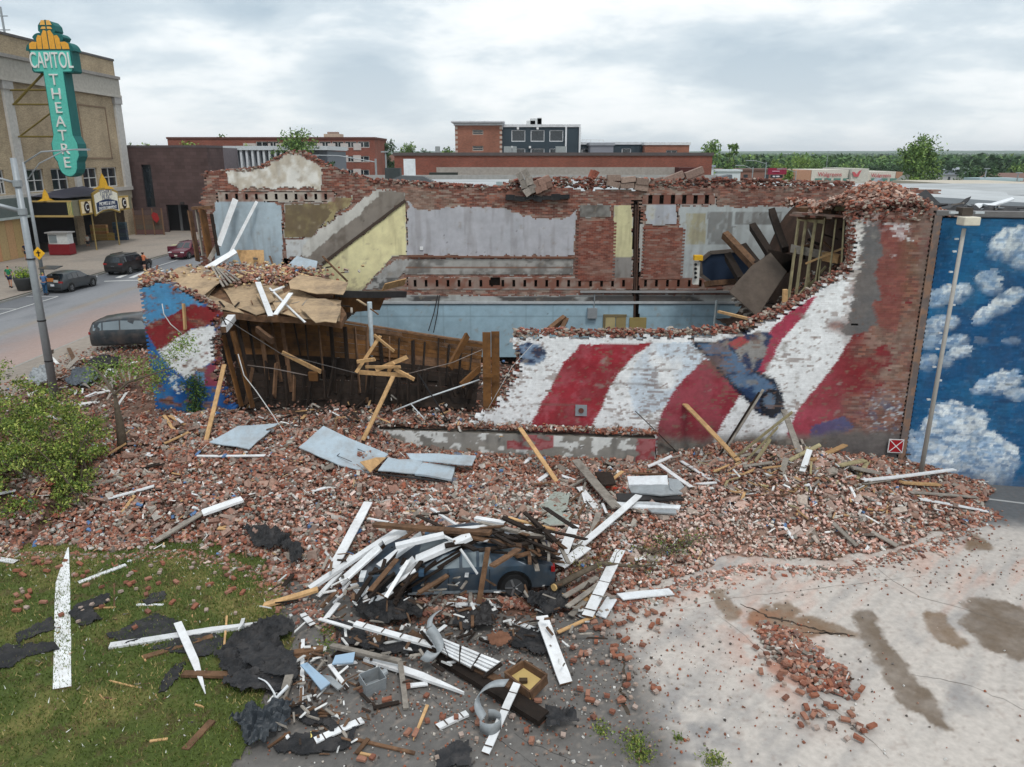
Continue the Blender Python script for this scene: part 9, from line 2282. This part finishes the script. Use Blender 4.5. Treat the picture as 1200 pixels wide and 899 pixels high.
for i,a in enumerate([
 ('full green tree rising behind the fin building',345,200,151,118,48,3200,GA,.22),('dark green tree right of the full one, before the apartments',386,205,176,112,20,1400,GD,.18),('green tree at the right end of the red apartments',452,206,163,165,26,2000,GD,.3),
 ('light green tree above the brown building, left',165,178,159,150,34,1500,GL,.3),('light green tree above the brown building, middle',212,178,163,145,44,1500,GL,.3),('green tree above the brown building, far left',150,178,160,160,20,1000,GA,.3),
 ('small tree behind the apartment roof, centre',258,170,155,200,26,900,GA,.35),('light green tree before the apartments, left',280,178,164,130,28,1100,GL,.25),
 ('tall loose tree right of the small brick wing',832,200,162,170,28,1800,GA,.3),('slim tree next to the tall loose one',858,200,164,175,14,900,GA,.3),
 ('large lone tree standing above the right-hand houses',1081,205,161,150,52,4200,GA,.3),('round yellow-green bush right of the long shop',1068,214,204,140,22,900,GL,.2),('round green bush before the lone tree, left',1098,219,206,110,34,1600,GL,.18),('round green bush before the lone tree, right',1124,220,209,105,26,1200,GA,.18),
 ('dark round tree at the right, first',1140,216,196,135,34,1600,GD,.25),('dark round tree at the right, second',1172,216,194,140,30,1500,GD,.25),('green tree at the right border',1198,212,192,190,30,1300,GA,.3),
 ('tree left of the apartment row, first',478,183,167,220,26,1000,GA,.35),('tree left of the apartment row, second',520,183,171,215,26,900,GA,.35),('tree left of the apartment row, third',500,183,172,240,20,800,GD,.35),
 ('bright tree behind the dark red sign',925,212,196,165,20,1000,GL,.25),('bright tree above the long shop, left',912,205,186,260,26,1100,GL,.35),('bright tree above the long shop, second',938,205,183,270,34,1300,GL,.35),('bright tree above the long shop, third',960,205,188,250,26,1100,GA,.35),
 ('green tree above the long shop, right',1000,203,190,300,30,1100,GA,.4),('dark tree above the long shop, far right',1035,203,192,290,30,1100,GD,.4),('dark tree behind the white box building',880,205,187,230,26,1000,GD,.35),('dark tree left of the lone tree',1055,205,190,280,26,1000,GD,.4)]):
 lb,u_,vb_,vt_,Y_,w_,n_,pal_,lf = a
 tree(lb,u_,vb_,vt_,Y_,w_,n_,pal_,300 + i,leaf=lf,trunk_r=.3,tall=.3 if 'bush' not in lb else .02)
# far wooded plain and ridge: reads as one mass
def wood():
 r_ = np.random.default_rng(400); Vs = []; n = 150000
 Y = 330 + (r_.random(n) ** 1.6) * 2600; X = (r_.uniform(-.62,1.0,n)) * Y * .75
 hgt = 4 + 7 * fbm(X * .03,Y * .03,401,3) + 3 * r_.random(n); ter = 0.0058 * np.maximum(Y - 900,0)
 z = ter + hgt * np.sqrt(r_.random(n))
 keep = fbm(X * .012,Y * .012,402,3) > (.40 - .25 * sstep(300,900,Y)); X,Y,z = X[keep],Y[keep],z[keep]
 pal = [lin(74,102,58),lin(88,118,64),lin(62,88,56),lin(108,132,70)]
 n = len(X); P_ = np.stack([X,Y,z],-1); s = (.55 + Y / 520)[:,None]
 a = r_.normal(0,1,(n,3)); a /= np.linalg.norm(a,axis=1)[:,None]; b = np.cross(a,r_.normal(0,1,(n,3))); b /= np.linalg.norm(b,axis=1)[:,None]
 V = np.stack([P_ - a * s,P_ + b * s * .6,P_ + a * s,P_ - b * s * .6],1).reshape(-1,3); pal = np.array(pal); g_ = (vnoise(X * .05,Y * .05,5) * 4).astype(int) % 4
 C = pal[g_] * r_.uniform(.75,1.25,(n,1)); tag(mesh_np('distant_woods',V,np.arange(n * 4).reshape(-1,4),M_LEAF,None,np.repeat(C,4,0)),'wooded plain stretching to the horizon','woods',kind='stuff')
wood()
def hillz(x,y): return 17 + 10 * fbm(x * .0009,y * 0,411,4) + 6 * fbm(x * .004,y * 0,412,3) + (y - 2900) * .012
grid_sheet('hills',-5200,5200,2900,5200,65,hillz,lambda x,y: blend(np.zeros((len(x),3)) + np.array(lin(70,92,66)),fbm(x * .01,y * .01,413),lin(84,104,72)),nmat('hill_woods',vcol=True,rough=1,var=.3,scale=.02,bump=0))
# lettering becomes plain mesh
bpy.context.view_layer.update(); dg_ = bpy.context.evaluated_depsgraph_get()
for o in [q for q in scene.objects if q.type == 'FONT']:
 me = bpy.data.meshes.new_from_object(o.evaluated_get(dg_)); n_ = bpy.data.objects.new('letters',me); COL.objects.link(n_)
 n_.parent = o.parent; n_.location = o.location; n_.rotation_euler = o.rotation_euler; n_.scale = o.scale; me.materials.clear(); me.materials.append(o.data.materials[0])
 bpy.data.objects.remove(o)
# air: thin haze over the plain
if True:
 mb = MB(); mb.bb(-6500,6500,-60,6000,-1.2,90); hz_ = mb.build('haze',None,usecol=False); hz_['kind'] = 'stuff'
 m = bpy.data.materials.new('haze_air'); m.use_nodes = True; N = m.node_tree.nodes; N.clear(); o_ = N.new('ShaderNodeOutputMaterial'); v_ = N.new('ShaderNodeVolumePrincipled')
 v_.inputs['Color'].default_value = (.80,.88,.96,1); v_.inputs['Density'].default_value = 0.00013; v_.inputs['Anisotropy'].default_value = 0.1; m.node_tree.links.new(v_.outputs[0],o_.inputs['Volume']); hz_.data.materials.append(m)
